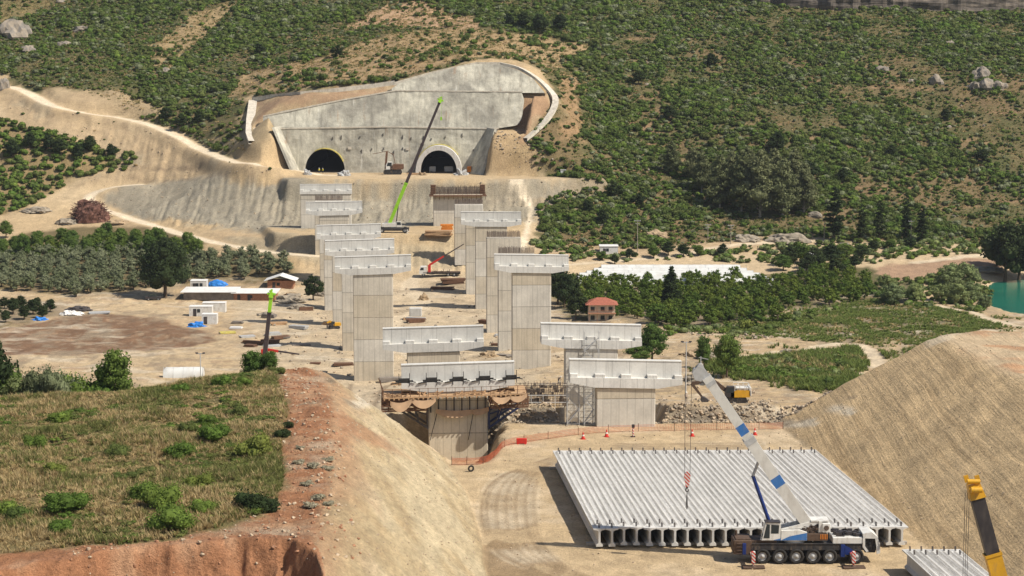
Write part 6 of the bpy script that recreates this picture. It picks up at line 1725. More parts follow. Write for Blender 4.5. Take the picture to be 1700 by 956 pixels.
# ---------- trucks with loader arms
def truck(px, py, label, arm_to, rz=0.0, cabcol='white', armcol='red', L=9.0, base=None, arm_h=3.2, group=None):
    p = base or HP(px, py); g = hz(p.x, p.y); t = thing("crane_truck", label, "truck", (p.x, p.y, g), rz, group)
    mb = MB(); mb.box(-L * .5, L * .5, -.45, .45, .6, .95); mb.box(-L * .48, L * .5, -1.22, 1.22, .95, 1.15); mb.build("chassis", M['chassis'], t)
    mb = MB(); mb.prism([(-L * .5 - .9, .7), (-L * .5 + 1.2, .7), (-L * .5 + 1.2, 2.85), (-L * .5 - .55, 2.85), (-L * .5 - .9, 1.8)], -1.2, 1.2); cb2 = mb.build("cab", M[cabcol], t)
    mb = MB(); mb.prism([(-L * .5 - .7, 1.8), (-L * .5 + .4, 1.8), (-L * .5 + .4, 2.55), (-L * .5 - .45, 2.55)], -1.212, -1.202); mb.add([(-L * .5 - .9, -1.05, 1.85), (-L * .5 - .9, 1.05, 1.85), (-L * .5 - .6, 1.05, 2.75), (-L * .5 - .6, -1.05, 2.75)], [(0, 1, 2, 3)]); mb.v[-4:] = [(q_[0] - .02, q_[1], q_[2]) for q_ in mb.v[-4:]]; mb.build("window", M['glass'], cb2)
    first = {}
    for x in (-L * .5 + .3, L * .18, L * .34):
        for (y, f_) in ((-1.0, -1), (1.0, 1)):
            if f_ not in first: first[f_] = wheel(t, x, y, .52, .52, .4, 'galv', f_)
            else: copy_tree(first[f_], t).location = (x, y, .52)
    inv = Matrix.Rotation(-rz, 4, 'Z'); e = inv @ (arm_to - t.location)
    x0 = -L * .5 + 2.0
    mb = MB(); mb.cbox(x0 - .4, x0 + .4, -.5, .5, 1.15, arm_h, .05); mb.beam((x0, 0, arm_h), Vector((x0, 0, arm_h)).lerp(e, .42), .5, .6, 0, .4, .45); a = mb.build("loader_arm", M[armcol], t)
    mb = MB(); mb.beam(Vector((x0, 0, arm_h)).lerp(e, .40), e, .32, .36, 0, .22, .25); mb.build("arm_extension", M['boomdark'], a)
    mb = MB(); mb.box(x0 + .8, L * .5, -1.2, 1.2, 1.15, 1.3)
    for k in range(9): mb.box(x0 + 1.0 + k * .6, x0 + 1.08 + k * .6, -1.2, 1.2, 1.3, 1.3 + .3 * (k % 3))
    mb.build("load_bed", M['brownsteel'], t); return t
p = HP(733, 458); truck(733, 458, "white-cab crane truck with a red loader arm at the foot of the cut bank", PD(770, 405, p.y), L=11)
p = PD(466, 600, 396); truck(0, 0, "truck with a red folding arm half hidden behind the tip of the spur", PD(497, 588, 396), base=Vector((p.x - 1.5, 396, 0)), arm_h=9.6, L=8)

# ---------- tracked machines
def tracked(name, px, py, label, cat, paint, sc=1.0, rz=0.0, arm=None, white_top=False, mast=None, cabcol=None):
    p = HP(px, py); t = thing(name, label, cat, (p.x, p.y, p.z), rz); t.scale = (sc,) * 3
    for sy in (-1, 1):
        mb = MB(); mb.prism([(-2.1, .35), (-1.8, .05), (1.8, .05), (2.1, .35), (2.1, .65), (1.8, .95), (-1.8, .95), (-2.1, .65)], sy * 1.2 - .3, sy * 1.2 + .3)
        for k in range(14): mb.box(-1.85 + k * .28, -1.72 + k * .28, sy * 1.2 - .33, sy * 1.2 + .33, .0, 1.0)
        mb.build("track", M['chassis'], t)
    mb = MB(); mb.tube((0, 0, .7), (0, 0, 1.15), .8, 14); mb.prism([(-.6, 1.15), (2.4, 1.15), (2.55, 1.5), (2.5, 2.25), (.4, 2.3), (-.6, 1.9)], -1.3, 1.3); mb.build("house", M[paint], t)
    mb = MB(); mb.prism([(-1.5, 1.15), (-.05, 1.15), (-.05, 2.85), (-1.15, 2.9), (-1.55, 2.1)], -1.3, -.3); c_ = mb.build("cab", M[cabcol or 'graphite'], t)
    mb = MB(); mb.prism([(-1.35, 1.9), (-.2, 1.9), (-.2, 2.7), (-1.1, 2.72)], -1.313, -1.303); mb.build("window", M['glass'], c_)
    if white_top:
        mb = MB()
        for x in (0, .8, 1.6, 2.4):
            for y in (-1.25, 1.25): mb.tube((x, y, 2.2), (x, y, 3.1), .05, 5)
        for zz in (2.65, 3.1):
            for y in (-1.25, 1.25): mb.tube((0, y, zz), (2.4, y, zz), .05, 5)
            mb.tube((2.4, -1.25, zz), (2.4, 1.25, zz), .05, 5)
        mb.build("guard_rail", M['white'], t)
        mb = MB(); mb.cbox(2.3, 2.65, -1.3, 1.3, 1.4, 2.75, .05); mb.cbox(.3, 2.3, -1.0, 1.0, 2.3, 2.6, .05); mb.build("engine_hood", M['white'], t)
    if arm:
        P = [Vector(a) for a in arm]
        mb = MB(); mb.beam(P[0], P[1], .5, .6, 0, .5, .75); mb.beam(P[1], P[2], .5, .75, 0, .4, .5); b_ = mb.build("boom", M['brownsteel' if white_top else paint], t)
        mb = MB(); mb.beam(P[2], P[3], .4, .5, 0, .3, .3); st = mb.build("stick", M['brownsteel'], b_)
        mb = MB(); q_ = P[3]; mb.prism([(q_.x - .2, q_.z + .2), (q_.x + .3, q_.z + .1), (q_.x + .9, q_.z - .3), (q_.x + .9, q_.z - .7), (q_.x + .1, q_.z - .95), (q_.x - .3, q_.z - .5)], -.6, .6); mb.build("bucket", M['steel'], st)
        mb = MB(); mb.tube(P[0].lerp(P[1], .5) + Vector((0, 0, .45)), P[2].lerp(P[3], .15) + Vector((0, 0, .5)), .1, 7); mb.build("arm_cylinder", M['galv'], b_)
    if mast:
        mb = MB(); mb.beam((-1.6, 0, 1.2), (-1.3, 0, mast), .5, .5); mb.beam((-1.6, 0, 1.3), (.6, 0, 2.2), .25, .25); mb.beam((-1.35, 0, mast), (-4.5, 0, mast - .6), .12, .12); mb.path([(-1.2, 0, mast), (.2, 0, mast - .8), (.6, 0, 2.2)], .08, 5); mb.build("mast", M['rust'], t)
    return t
tracked("excavator", 1218, 669, "yellow excavator with white guard rails and a dark arm behind the girder yard", "excavator", 'catyellow', 1.02, 0.0, [(-.6, 0, 1.6), (-3.4, 0, 3.6), (-6.8, 0, 3.2), (-5.0, 0, .9)], True)
tracked("drill_rig", 652, 289, "rusty orange drilling rig working between the two tunnel mouths", "drill rig", 'rust', 1.5, 0.05, None, False, 5.2, 'white')
tracked("excavator", 555, 545, "small yellow tracked machine at the foot of the left-hand piers", "excavator", 'catyellow', .62, .3, [(-.6, 0, 1.6), (-1.6, 0, 3.0), (-3.0, 0, 2.4), (-2.8, 0, .9)])

# ================================================================ BUILDINGS AND SITE HUTS
M['brick'] = m_plain("brick_wall", (0.34, 0.17, 0.10), 0.95, .25, 2.5); M['cream'] = m_plain("cream_render", (0.62, 0.55, 0.42), 0.95, .15, 1.0, dirt=(.3, .22, .15))
M['tile'] = m_plain("red_tiles", (0.32, 0.11, 0.07), 0.85, .25, 3.0); M['wallgrey'] = m_plain("grey_block_wall", (0.22, 0.19, 0.16), 0.95, .3, .8)
M['plastic'] = m_plain("greenhouse_plastic", (0.60, 0.60, 0.57), 0.4, .1, .3, dirt=(.4, .36, .3), dirt_amt=.25); M['bluetarp'] = m_plain("blue_tarp", (0.03, 0.19, 0.55), 0.5, .15, 1.0)
def hut(name, px0, px1, py, depth, h, label, cat, wall='white', roof='corr', ov=.15, rise=.25, doors=1, wins=2, group=None, rz=0.0, kind='mono'):
    a = HP(px0, py); b = PD(px1, py, a.y); W = b.x - a.x
    t = thing(name, label, cat, (a.x + W / 2, a.y, min(a.z, hz(b.x, b.y)) - .05), rz, group)
    mb = MB(); mb.box(-W / 2, W / 2, 0, depth, 0, h); mb.build("wall", M[wall], t)
    mb = MB()
    if kind == 'mono': mb.prism([(-ov, h + .01), (depth + ov, h + rise + .01), (depth + ov, h + rise + .12), (-ov, h + .12)], -W / 2 - ov, W / 2 + ov, 0, 'x')
    elif kind == 'gable': mb.prism([(-ov, h), (depth / 2, h + rise), (depth + ov, h), (depth + ov, h + .1), (depth / 2, h + rise + .12), (-ov, h + .1)], -W / 2 - ov, W / 2 + ov, 0, 'x')
    elif kind == 'gablex': mb.prism([(-W / 2 - ov, h), (0, h + rise), (W / 2 + ov, h), (W / 2 + ov, h + .1), (0, h + rise + .12), (-W / 2 - ov, h + .1)], -ov, depth + ov)
    elif kind == 'hip':
        m_ = min(W, depth) * .5; x0, x1, y0, y1 = -W / 2 - ov, W / 2 + ov, -ov, depth + ov
        mb.add([(x0, y0, h), (x1, y0, h), (x1, y1, h), (x0, y1, h), (x0 + m_, depth / 2, h + rise), (x1 - m_, depth / 2, h + rise)], [(0, 1, 5, 4), (1, 2, 5), (2, 3, 4, 5), (3, 0, 4), (3, 2, 1, 0)])
    mb.build("roof", M[roof], t)
    if kind in ('gable',):
        for sx in (-1, 1):
            mb = MB(); mb.prism([(0, h), (depth, h), (depth / 2, h + rise)], sx * W / 2 - .05, sx * W / 2 + .05, 0, 'x'); mb.build("gable", M[wall], t)
    for i in range(doors):
        x = -W / 2 + W * (i + .5) / max(doors, 1) * .5; mb = MB(); mb.box(x - .42, x + .42, -.05, .02, .05, min(2.0, h * .85)); mb.build("door", M['graphite'], t)
    for i in range(wins):
        x = -W / 2 + W * (.42 + .5 * i / max(wins, 1)); mb = MB(); mb.box(x - .4, x + .4, -.045, .02, h * .42, h * .78); mb.build("window", M['glass'], t)
    return t
hut("long_shed", 305, 388, 498, 8.5, 2.2, "long low open-fronted shed with a flat white roof beside the big dark tree", "shed", 'wallgrey', 'corr', .8, .25, 0, 0)
hut("long_shed", 388, 456, 498, 8.0, 2.3, "right half of the long white-roofed shed with small brick rooms under it", "shed", 'brick', 'corr', .7, .2, 2, 1)
hut("brick_house", 444, 487, 478, 5.5, 2.3, "small brick house under a white gabled sheet roof behind the long shed", "house", 'brick', 'corr', .9, 1.5, 1, 1, kind='gablex')
hut("site_container", 336, 374, 517, 2.6, 2.5, "white site container behind the other two on the left-hand yard", "container", 'white', 'corr', .05, .06, 1, 1, "white site containers")
hut("site_container", 314, 352, 525, 2.5, 2.5, "white site container with open grey end, left of the small blue heap", "container", 'white', 'corr', .05, .06, 1, 1, "white site containers")
hut("site_container", 335, 360, 538, 2.4, 2.5, "smallest white site container nearest the camera by the blue heap", "container", 'white', 'corr', .05, .05, 1, 0, "white site containers")
hut("caravan", 316, 343, 481, 3.0, 2.6, "white cabin caravan parked behind the long shed", "caravan", 'white', 'corr', .05, .1, 1, 2)
hut("white_hut", 996, 1026, 421, 4.0, 2.6, "white box hut alone at the foot of the right-hand hill", "hut", 'white', 'corr', .15, .15, 1, 1)
hut("field_house", 1344, 1364, 436, 5.0, 2.0, "little house with a white roof among the trees behind the orchard", "house", 'cream', 'corr', .5, .8, 1, 0, kind='gable')
hut("stone_ruin", 1396, 1410, 424, 3.0, 3.4, "narrow grey stone ruin among the trees right of the greenhouses", "ruin", 'wallgrey', 'wallgrey', .05, .3, 1, 0)
RH = hut("red_roof_house", 977, 1021, 533, 6.0, 4.2, "two-storey house with a hipped red tile roof beside the citrus orchard", "house", 'cream', 'tile', .8, 1.5, 0, 0, kind='hip')
mb = MB()
for x in (-3.2, -1.2, 1.0, 3.0):
    for z in (0, 2.2): mb.tube((x, -1.3, z), (x, -1.3, z + 2.1), .06, 6)
mb.box(-3.5, 3.5, -1.5, 0, 2.05, 2.2); mb.tube((-3.4, -1.45, 3.0), (3.4, -1.45, 3.0), .05, 5); mb.build("balcony", M['brick'], RH)
for x in (-2.3, .2, 2.2):
    for z in (.4, 2.6): mb = MB(); mb.box(x - .5, x + .5, -.05, .02, z, z + 1.1); mb.build("window", M['glass'], RH)
# greenhouses: five long plastic tunnels side by side
for i in range(6):
    yy = 566 + i * 4.6; xa = PD(938 + i * 12, 460, yy).x; xb = PD(1283 - i * 11, 458, yy).x; Lh = xb - xa
    zg = min(hz(xa + Lh * k, yy) for k in (0, .25, .5, .75, 1)) - .2
    t = thing("greenhouse", "long white plastic greenhouse tunnel in the row behind the orchard" if i else "front white plastic greenhouse tunnel along the back edge of the orchard", "greenhouse", (xa, yy, zg), 0, "white greenhouse tunnels")
    mb = MB(); rows = []
    for k in range(41):
        x = Lh * k / 40; rows.append([(x, 2.25 * math.cos(a), .3 + 2.1 * max(0, math.sin(a)) ** .8 + .05 * (k % 2)) for a in np.linspace(0, math.pi, 11)])
    mb.sheet(rows); mb.build("cover", M['plastic'], t, fix=False)
    mb = MB()
    for x in (0, Lh): mb.add([(x, 2.2 * math.cos(a), .3 + 2.05 * max(0, math.sin(a)) ** .8) for a in np.linspace(0, math.pi, 11)] + [(x, -2.2, 0), (x, 2.2, 0)], [tuple(range(13))])
    mb.build("end_wall", M['plastic'], t)
    for k in range(9):
        mb = MB(); x = Lh * k / 8; mb.path([(x, 2.28 * math.cos(a), .32 + 2.13 * max(0, math.sin(a)) ** .8) for a in np.linspace(0, math.pi, 9)], .05, 4); mb.build("hoop", M['galv'], t)
# white hoop tent behind the spur
p = PD(306, 625, 418); zg = hz(p.x, 418); t = thing("hoop_tent", "small white hoop tent on the sand behind the grassy spur", "tent", (p.x - 4.3, 418, zg), 0.05)
mb = MB(); mb.sheet([[(8.4 * k / 16, 1.7 * math.cos(a), 2.1 * math.sin(a) * (1 if 0 < k < 16 else .82) + .04 * (k % 2)) for a in np.linspace(0, math.pi, 11)] for k in range(17)])
for x in (0, 8.4): mb.add([(x, 1.7 * math.cos(a), 1.72 * math.sin(a)) for a in np.linspace(0, math.pi, 11)], [tuple(range(11))])
mb.build("cover", M['plastic'], t, fix=False)
for k in range(0, 17, 4):
    mb = MB(); mb.path([(8.4 * k / 16, 1.73 * math.cos(a), 2.13 * math.sin(a)) for a in np.linspace(0, math.pi, 9)], .04, 4); mb.build("hoop", M['galv'], t)
# poles
def pole(px, py, hpx, label, lamp=False, d=None):
    p = HP(px, py) if d is None else PD(px, py, d); z = hz(p.x, p.y); h = hpx * p.y / FPX + (p.z - z if d else 0)
    t = thing("lamp_post" if lamp else "utility_pole", label, "lamp post" if lamp else "utility pole", (p.x, p.y, z), 0, None if lamp else "utility poles along the valley road")
    mb = MB(); mb.tube((0, 0, -.3), (0, 0, h), .14, 8, 0, .09); mb.build("post", M['galv' if lamp else 'palebark'], t)
    mb = MB(); w_ = .9 if lamp else 1.0; mb.box(-w_, w_, -.07, .07, h - .25, h - .1)
    if not lamp:
        mb.box(-.7, .7, -.06, .06, h - 1.1, h - 1.0)
    mb.build("cross_arm", M['galv'], t)
    if lamp:
        for x in (-.75, .75): mb = MB(); mb.cbox(x - .28, x + .28, -.2, .2, h - .1, h + .1, .04); mb.build("floodlight", M['graphite'], t)
    else:
        mb = MB()
        for x in (-.9, 0, .9): mb.tube((x, 0, h - .1), (x, 0, h + .15), .05, 6)
        mb.build("insulator", M['white'], t)
for (px, py, h, l_) in ((1058, 423, 58, "grey utility pole right of the white box hut"), (1213, 405, 32, "short utility pole by the valley road left of the cypresses"), (1368, 399, 38, "utility pole just left of the broadest cypress"), (1512, 402, 36, "utility pole between the two right-hand cypresses"), (600 * 0 + 1175, 398, 26, "small far utility pole at the foot of the eucalyptus clump")): pole(px, py, h, l_)
pole(333, 612, 27, "twin-head lamp post standing beside the white hoop tent", True, 410)
pole(1139, 600, 34, "twin-head lamp post above the tip of the white crane boom", True, 372)
# brush pile
def heap(px, py, wpx, hpx, mt, label, cat, name, sticks=0, smt=None, rough=.25, sd=1, dp=.6, group=None):
    p = HP(px, py); k = p.y / FPX; rx, rz_ = wpx * k / 2, hpx * k
    t = thing(name, label, cat, (p.x, p.y + rx * dp * .5, p.z - .1), 0, group) if sticks else None
    bm = bmesh.new(); bmesh.ops.create_icosphere(bm, subdivisions=4, radius=1.0)
    off = Vector((sd * 3.7, sd * 1.3, 0))
    for v in bm.verts:
        c_ = v.co.copy(); n_ = mnoise.noise(c_ * 1.8 + off) * rough + mnoise.noise(c_ * 5 + off) * rough * .5 + mnoise.noise(c_ * 12 + off) * rough * .25
        v.co = Vector((c_.x * rx * (1 + n_), c_.y * rx * dp * (1 + n_), max(c_.z, -.05) ** 1.0 * rz_ * (1 + n_) if c_.z > 0 else -.05))
    me = bpy.data.meshes.new(name); bm.to_mesh(me); bm.free(); me.materials.append(M[mt])
    if not t:
        o = link(name, me); o.location = (p.x, p.y + rx * dp * .5, p.z - .1); return tag(o, label, cat, group)
    link("core", me, t); r = np.random.default_rng(sd); mb = MB()
    for i in range(sticks):
        a, b = r.uniform(0, 6.28), r.random() ** .5 * .95; x, y = rx * b * math.cos(a), rx * dp * b * math.sin(a); z = rz_ * math.sqrt(max(0, 1 - b * b)) * r.uniform(.8, 1.05)
        d_ = Vector((r.normal(), r.normal() * .6, r.normal() * .45)).normalized() * r.uniform(.6, 1.6) * (rx / 5 + .3); mb.beam(Vector((x, y, z)) - d_, Vector((x, y, z)) + d_, .09 * (rx / 6 + .4), .09 * (rx / 6 + .4))
    tag(mb.build("branches" if smt == 'twig' else "bars", M[smt], t), kind="stuff"); return t
M['twig'] = m_plain("dead_twigs", (0.15, 0.075, 0.055), .95, .4, 2.0); M['spoil'] = m_plain("earth_spoil", (0.34, 0.25, 0.155), 1.0, .25, .8, bump=.8); M['greyspoil'] = m_plain("grey_spoil", (0.27, 0.23, 0.175), 1.0, .3, .8, bump=.8)
heap(148, 369, 62, 34, 'twig', "big heap of reddish-brown cut branches by the bend of the dirt road", "brush pile", "brush_pile", 420, 'twig', .3, 3)
for (a, b, w_, h_, l_) in ((110, 372, 34, 10, "low earth heap left of the brush pile"), (195, 372, 40, 8, "low stony heap right of the brush pile"), (845, 512, 44, 16, "brown earth mound at the foot of the right-hand piers"), (480, 500, 50, 12, "earth mound near the brick house and shed"), (500, 512, 46, 7, "flat pale earth heap left of the piers"), (605, 520, 30, 10, "earth heap among the left-hand pier feet"), (1090, 395, 44, 12, "sandy mound beside the valley road"), (1310, 402, 70, 14, "long pale earth mound right of the valley road"), (1240, 400, 50, 10, "sandy mound left of the long pale one"), (60, 352, 50, 8, "pale earth mound at the left by the scrub"), (690, 602, 40, 10, "earth heap between the two rows of piers"), (1175, 595, 40, 12, "heap of spoil beside the bushy tree"), (1640, 452, 60, 10, "earth mound by the bare field near the pond")):
    heap(a, b, w_, h_, 'spoil' if (a + b) % 2 else 'greyspoil', l_, "earth mound", "earth_mound", 0, None, .35, a % 17, .7)
# site clutter
def stack(px, py, L, D, h, mt, label, cat, name, n=5, rz=0.0, group=None):
    p = HP(px, py); t = thing(name, label, cat, (p.x, p.y, p.z), rz, group); r = np.random.default_rng(int(px * 7 + py)); z = 0
    for i in range(n):
        dz = h / n; a = r.uniform(-.08, .08); mb = MB(); mb.X = Matrix.Rotation(a, 4, 'Z'); k = r.uniform(.7, 1.0)
        for j in range(4): mb.box(-L / 2 * k, L / 2 * k, -D / 2 + j * D / 4, -D / 2 + (j + .85) * D / 4, z + .01, z + dz - .01)
        mb.build("layer", M[mt], t); z += dz
    return t
stack(728, 391, 9, 3, 1.6, 'timber', "stack of orange-brown formwork timber at the foot of the wide pier with rusty formwork", "timber stack", "timber_stack", 5)
stack(742, 384, 4, 2, 2.2, 'orange', "orange steel formwork block on the bench under the right tunnel", "formwork stack", "steel_stack", 4)
stack(752, 470, 8, 2.5, 1.4, 'rust', "stack of rusty beams beside the crane truck", "steel stack", "steel_stack", 4, .1)
stack(735, 480, 7, 2, .7, 'rust', "low pile of rusty beams in front of the crane truck", "steel stack", "steel_stack", 3, -.15)
stack(690, 535, 5, 2.2, 1.0, 'rust', "rusty scrap pile under the concrete block between the pier rows", "steel stack", "steel_stack", 4, .3)
stack(378, 553, 4, 3, .35, 'yellow', "flat stack of yellow panels near the small container", "panel stack", "panel_stack", 2, .2)
stack(392, 545, 4, 2, .4, 'corr', "flat stack of pale sheets near the yellow panels", "panel stack", "panel_stack", 2, -.1)
stack(410, 560, 4, 2, .5, 'galv', "scattered grey sheets right of the yellow panels", "panel stack", "panel_stack", 2, .4)
stack(165, 520, 7, 3, .4, 'galv', "flat grey sheets lying beyond the ploughed field", "panel stack", "panel_stack", 2, .3)
stack(570, 606, 5, 2, .5, 'rust', "rusty bars lying left of the tallest left-hand pier", "steel stack", "steel_stack", 3, .1)
stack(500, 604 - 30, 5, 2, .4, 'wallgrey', "dark planks lying on the pale yard left of the piers", "plank stack", "timber_stack", 2, .2)
stack(645, 286, 8, 2, .8, 'rust', "rusty steel bundles in front of the drilling rig", "steel stack", "steel_stack", 3)
stack(690, 290, 6, 2, .6, 'timber', "pale timber bundle left of the right tunnel mouth", "timber stack", "timber_stack", 3)
heap(325, 543, 30, 9, 'bluetarp', "crumpled blue tarpaulin heap beside the smallest container", "tarpaulin", "blue_tarpaulin", 0, None, .4, 4); heap(361, 477, 34, 13, 'bluetarp', "bright blue tarpaulin over a load behind the long shed", "tarpaulin", "blue_tarpaulin", 0, None, .2, 6, .5)
heap(118, 524, 34, 9, 'corr', "heap of white sacks at the edge of the ploughed field", "sacks", "sack_heap", 0, None, .5, 8); heap(130, 516, 44, 7, 'steel', "dark plastic sheeting heap behind the white sacks", "sheeting", "sheeting_heap", 0, None, .4, 9); heap(65, 532, 24, 6, 'bluetarp', "small blue-grey heap by the short hedge at left", "tarpaulin", "blue_tarpaulin", 0, None, .4, 11)
rc = np.random.default_rng(77)
for i in range(42):   # odds and ends strewn about the works
    px, py = (rc.uniform(430, 935), rc.uniform(492, 640)) if i < 32 else (rc.uniform(390, 470), rc.uniform(520, 580))
    if HP(px, py).y < 330: continue
    mt, what = [('rust', 'rusty steel bars'), ('timber', 'formwork timber'), ('galv', 'grey steel sheets'), ('wallgrey', 'dark planks')][i % 4]
    stack(px, py, rc.uniform(2.5, 6), rc.uniform(1, 2.2), rc.uniform(.3, 1.0), mt, "small stack of %s lying on the ground among the pier rows" % what, "material stack", "material_stack", 2, rc.uniform(-.6, .6), "stacks of %s about the works" % what)
for i in range(16):
    px, py = (rc.uniform(440, 930), rc.uniform(480, 650)) if i < 9 else (rc.uniform(1090, 1330), rc.uniform(585, 680))
    if HP(px, py).y < 330: continue
    heap(px, py, rc.uniform(16, 46), rc.uniform(4, 11), 'spoil' if i % 3 else 'greyspoil', "low heap of loose earth left on the ground of the works", "earth mound", "earth_mound", 0, None, .4, i, .7, "loose earth heaps about the works")
p = HP(690, 530); mb = MB(); mb.cbox(-1.6, 1.6, -1, 1, 0.9, 3.0, .08); o = mb.build("concrete_block", M['cap']); o.location = p; tag(o, "pale concrete block standing on the scrap pile between the pier rows", "concrete block")
# rebar wall between the piers
p = PD(822, 684, 305); p2_ = PD(941, 684, 305); t = thing("rebar_wall", "low wall of dark rebar cages and rubble between the two nearest piers", "rebar wall", (p.x, 305, hz(p.x + 5, 305) - .3), 0)
W = p2_.x - p.x; mb = MB(); r = np.random.default_rng(3)
for i in range(70): x, z = r.uniform(0, W), r.uniform(0, 3.3); mb.box(x, x + r.uniform(.3, .9), .4 + r.uniform(0, .4), 1.6, z, z + r.uniform(.2, .6))
mb.build("rubble_fill", M['greyspoil'], t)
mb = MB()
for i in range(50): x = W * i / 49; mb.beam((x, r.uniform(0, .4), 0), (x + r.normal(0, .08), r.uniform(0, .4), 3.6 + r.uniform(-.4, .6)), .06, .06)
for z in np.arange(.2, 3.8, .35): mb.beam((0, .2, z), (W, .2, z), .06, .06)
tag(mb.build("rebar_mesh", M['rebar'], t), kind="stuff")
mb = MB()
for z in (-.0, 1.1): mb.tube((-.5, -1.0, z + .9), (W + .3, -1.0, z + .9), .06, 6)
for k in range(7): mb.tube((W * k / 6, -1.0, -.5), (W * k / 6, -1.0, 2.1), .06, 6)
mb.build("guard_rail", M['galv'], t)
# tunnel equipment
for (px, py, w_, h_, l_) in ((718, 285, 2.2, 2.0, "grey machine cabin parked inside the right tunnel mouth"), (745, 287, 3.0, 2.0, "pale grey tank trailer at the right tunnel mouth"), (779, 289, 1.4, 2.2, "orange steel box outside the right tunnel mouth")):
    p = PD(px, py, 684 if px > 770 else 687.5); t = thing("equipment_box", l_, "equipment", (p.x, p.y, ZPLAT + .06))
    mb = MB(); mb.cbox(-w_ / 2, w_ / 2, 0, 1.8, .25, h_, .06); mb.build("body", M['orange' if px > 770 else 'galv'], t)
    mb = MB()
    for x in (-w_ * .35, w_ * .35): mb.box(x - .15, x + .15, .1, 1.7, 0, .25)
    mb.build("skid", M['steel'], t)
for (px, py, w_, h_) in ((510, 290, 14, 8), (572, 292, 20, 9), (765, 291, 20, 9), (700, 291, 14, 5)): heap(px, py, w_, h_, 'galv' if px != 700 else 'spoil', "pile of pale rubble and bags beside a tunnel mouth", "rubble pile", "rubble_pile", 0, None, .6, px % 13, .5, "rubble piles beside the tunnel mouths")
# parked car
p = HP(256, 497); t = thing("parked_car", "dark car parked in the shade of the big dark tree", "car", (p.x, p.y - 1, p.z), .1)
mb = MB(); mb.prism([(-2.1, .35), (2.1, .35), (2.15, .8), (1.3, .95), (-1.9, 1.0), (-2.15, .85)], -.85, .85); mb.build("body", M['graphite'], t)
mb = MB(); mb.prism([(-1.6, .97), (1.0, .95), (.4, 1.45), (-1.1, 1.48)], -.75, .75); mb.build("cabin", M['glass'], t)
for x in (-1.3, 1.3):
    for (y, f_) in ((-.8, -1), (.8, 1)): wheel(t, x, y, .33, .33, .2, 'galv', f_)
# cones, barrier posts, red net fence
def cone(px, py, label):
    p = HP(px, py); t = thing("traffic_cone", label, "cone", p, 0, "traffic cones along the red net")
    mb = MB(); mb.box(-.35, .35, -.35, .35, 0, .06); mb.tube((0, 0, .06), (0, 0, 1.0), .27, 12, 0, .05); mb.build("body", M['red'], t)
    mb = MB(); mb.tube((0, 0, .45), (0, 0, .65), .187, 12, 0, .142); mb.build("white_band", M['white'], t)
cone(968, 729, "red and white traffic cone furthest left along the red net"); cone(1007, 725, "red and white cone between the first cone and the striped post"); cone(1149, 724, "red and white cone beside the hanging hoist ropes"); cone(1253, 722, "red and white cone near the foot of the furrowed mound")
p = HP(1051, 725); t = thing("marker_post", "red and white striped marker post with a dark lamp in front of the nearest pier", "marker post", p)
mb = MB(); mb.tube((0, 0, 0), (0, 0, 1.3), .11, 10); mb.build("post", M['redwhite'], t); mb = MB(); mb.cbox(-.2, .2, -.15, .15, 1.3, 1.75, .04); mb.build("lamp", M['graphite'], t); mb = MB(); mb.box(-.3, .3, -.3, .3, 0, .08); mb.build("foot", M['black'], t)
M['net'] = m_plain("red_net_plastic", (0.50, 0.13, 0.06), .7, .2, 2.0)
L = [HP(*a) for a in ((750, 772), (775, 772), (802, 770), (820, 760), (838, 742), (870, 735), (910, 729), (960, 722), (1010, 718), (1060, 716), (1120, 715), (1190, 714), (1260, 713), (1300, 712))]
t = thing("safety_fence", "sagging red plastic net fence along the edge of the girder yard", "fence", L[0]); off = L[0]
Ls = [p - off for p in smooth_line(L, 4)]
mb = MB()
for p in [Vector(p) - off for p in L]: mb.tube(p, p + Vector((0, 0, 1.15)), .045, 6)
mb.build("post", M['rust'], t)
mb = MB(); n = len(Ls)
for k in range(5):
    mb.path([p + Vector((0, 0, .15 + .2 * k + .06 * math.sin(i * 1.7 + k * .3) - .05)) for i, p in enumerate(Ls)], .018, 4)
for i in range(n - 1):
    for k in range(6):
        p = Ls[i].lerp(Ls[i + 1], k / 6); mb.beam(p + Vector((0, 0, .1)), p + Vector((.05, 0, .95)), .03, .03)
tag(mb.build("net", M['net'], t), kind="stuff")
p = HP(866, 737); mb = MB(); mb.cbox(-.7, .7, -.2, .2, .1, .8, .05); mb.box(-.6, -.4, -.4, .4, 0, .1); mb.box(.4, .6, -.4, .4, 0, .1); o = mb.build("barrier", M['red']); o.location = p; tag(o, "small red plastic barrier on the edge of the girder yard", "barrier")
p = HP(782, 783); t = thing("old_tyre", "black and white painted tyre standing on the sandy track", "tyre", p + Vector((0, 0, .42)), .4)
mb = MB(); mb.sheet([[((.32 + .12 * math.cos(b)) * math.cos(a), .13 * math.sin(b), (.32 + .12 * math.cos(b)) * math.sin(a)) for b in np.linspace(0, 6.2832, 9)] for a in np.linspace(0, 6.2832, 21)]); mb.build("tread", M['black'], t)
# small white box above the slope right of the portals
p = HP(935, 293); mb = MB(); mb.cbox(-.9, .9, -.7, .7, 0, 2.2, .05); mb.box(-1.0, 1.0, -.8, .8, 2.2, 2.3); o = mb.build("control_box", M['white']); o.location = p; tag(o, "white control box standing at the right end of the tunnel platform", "control box")

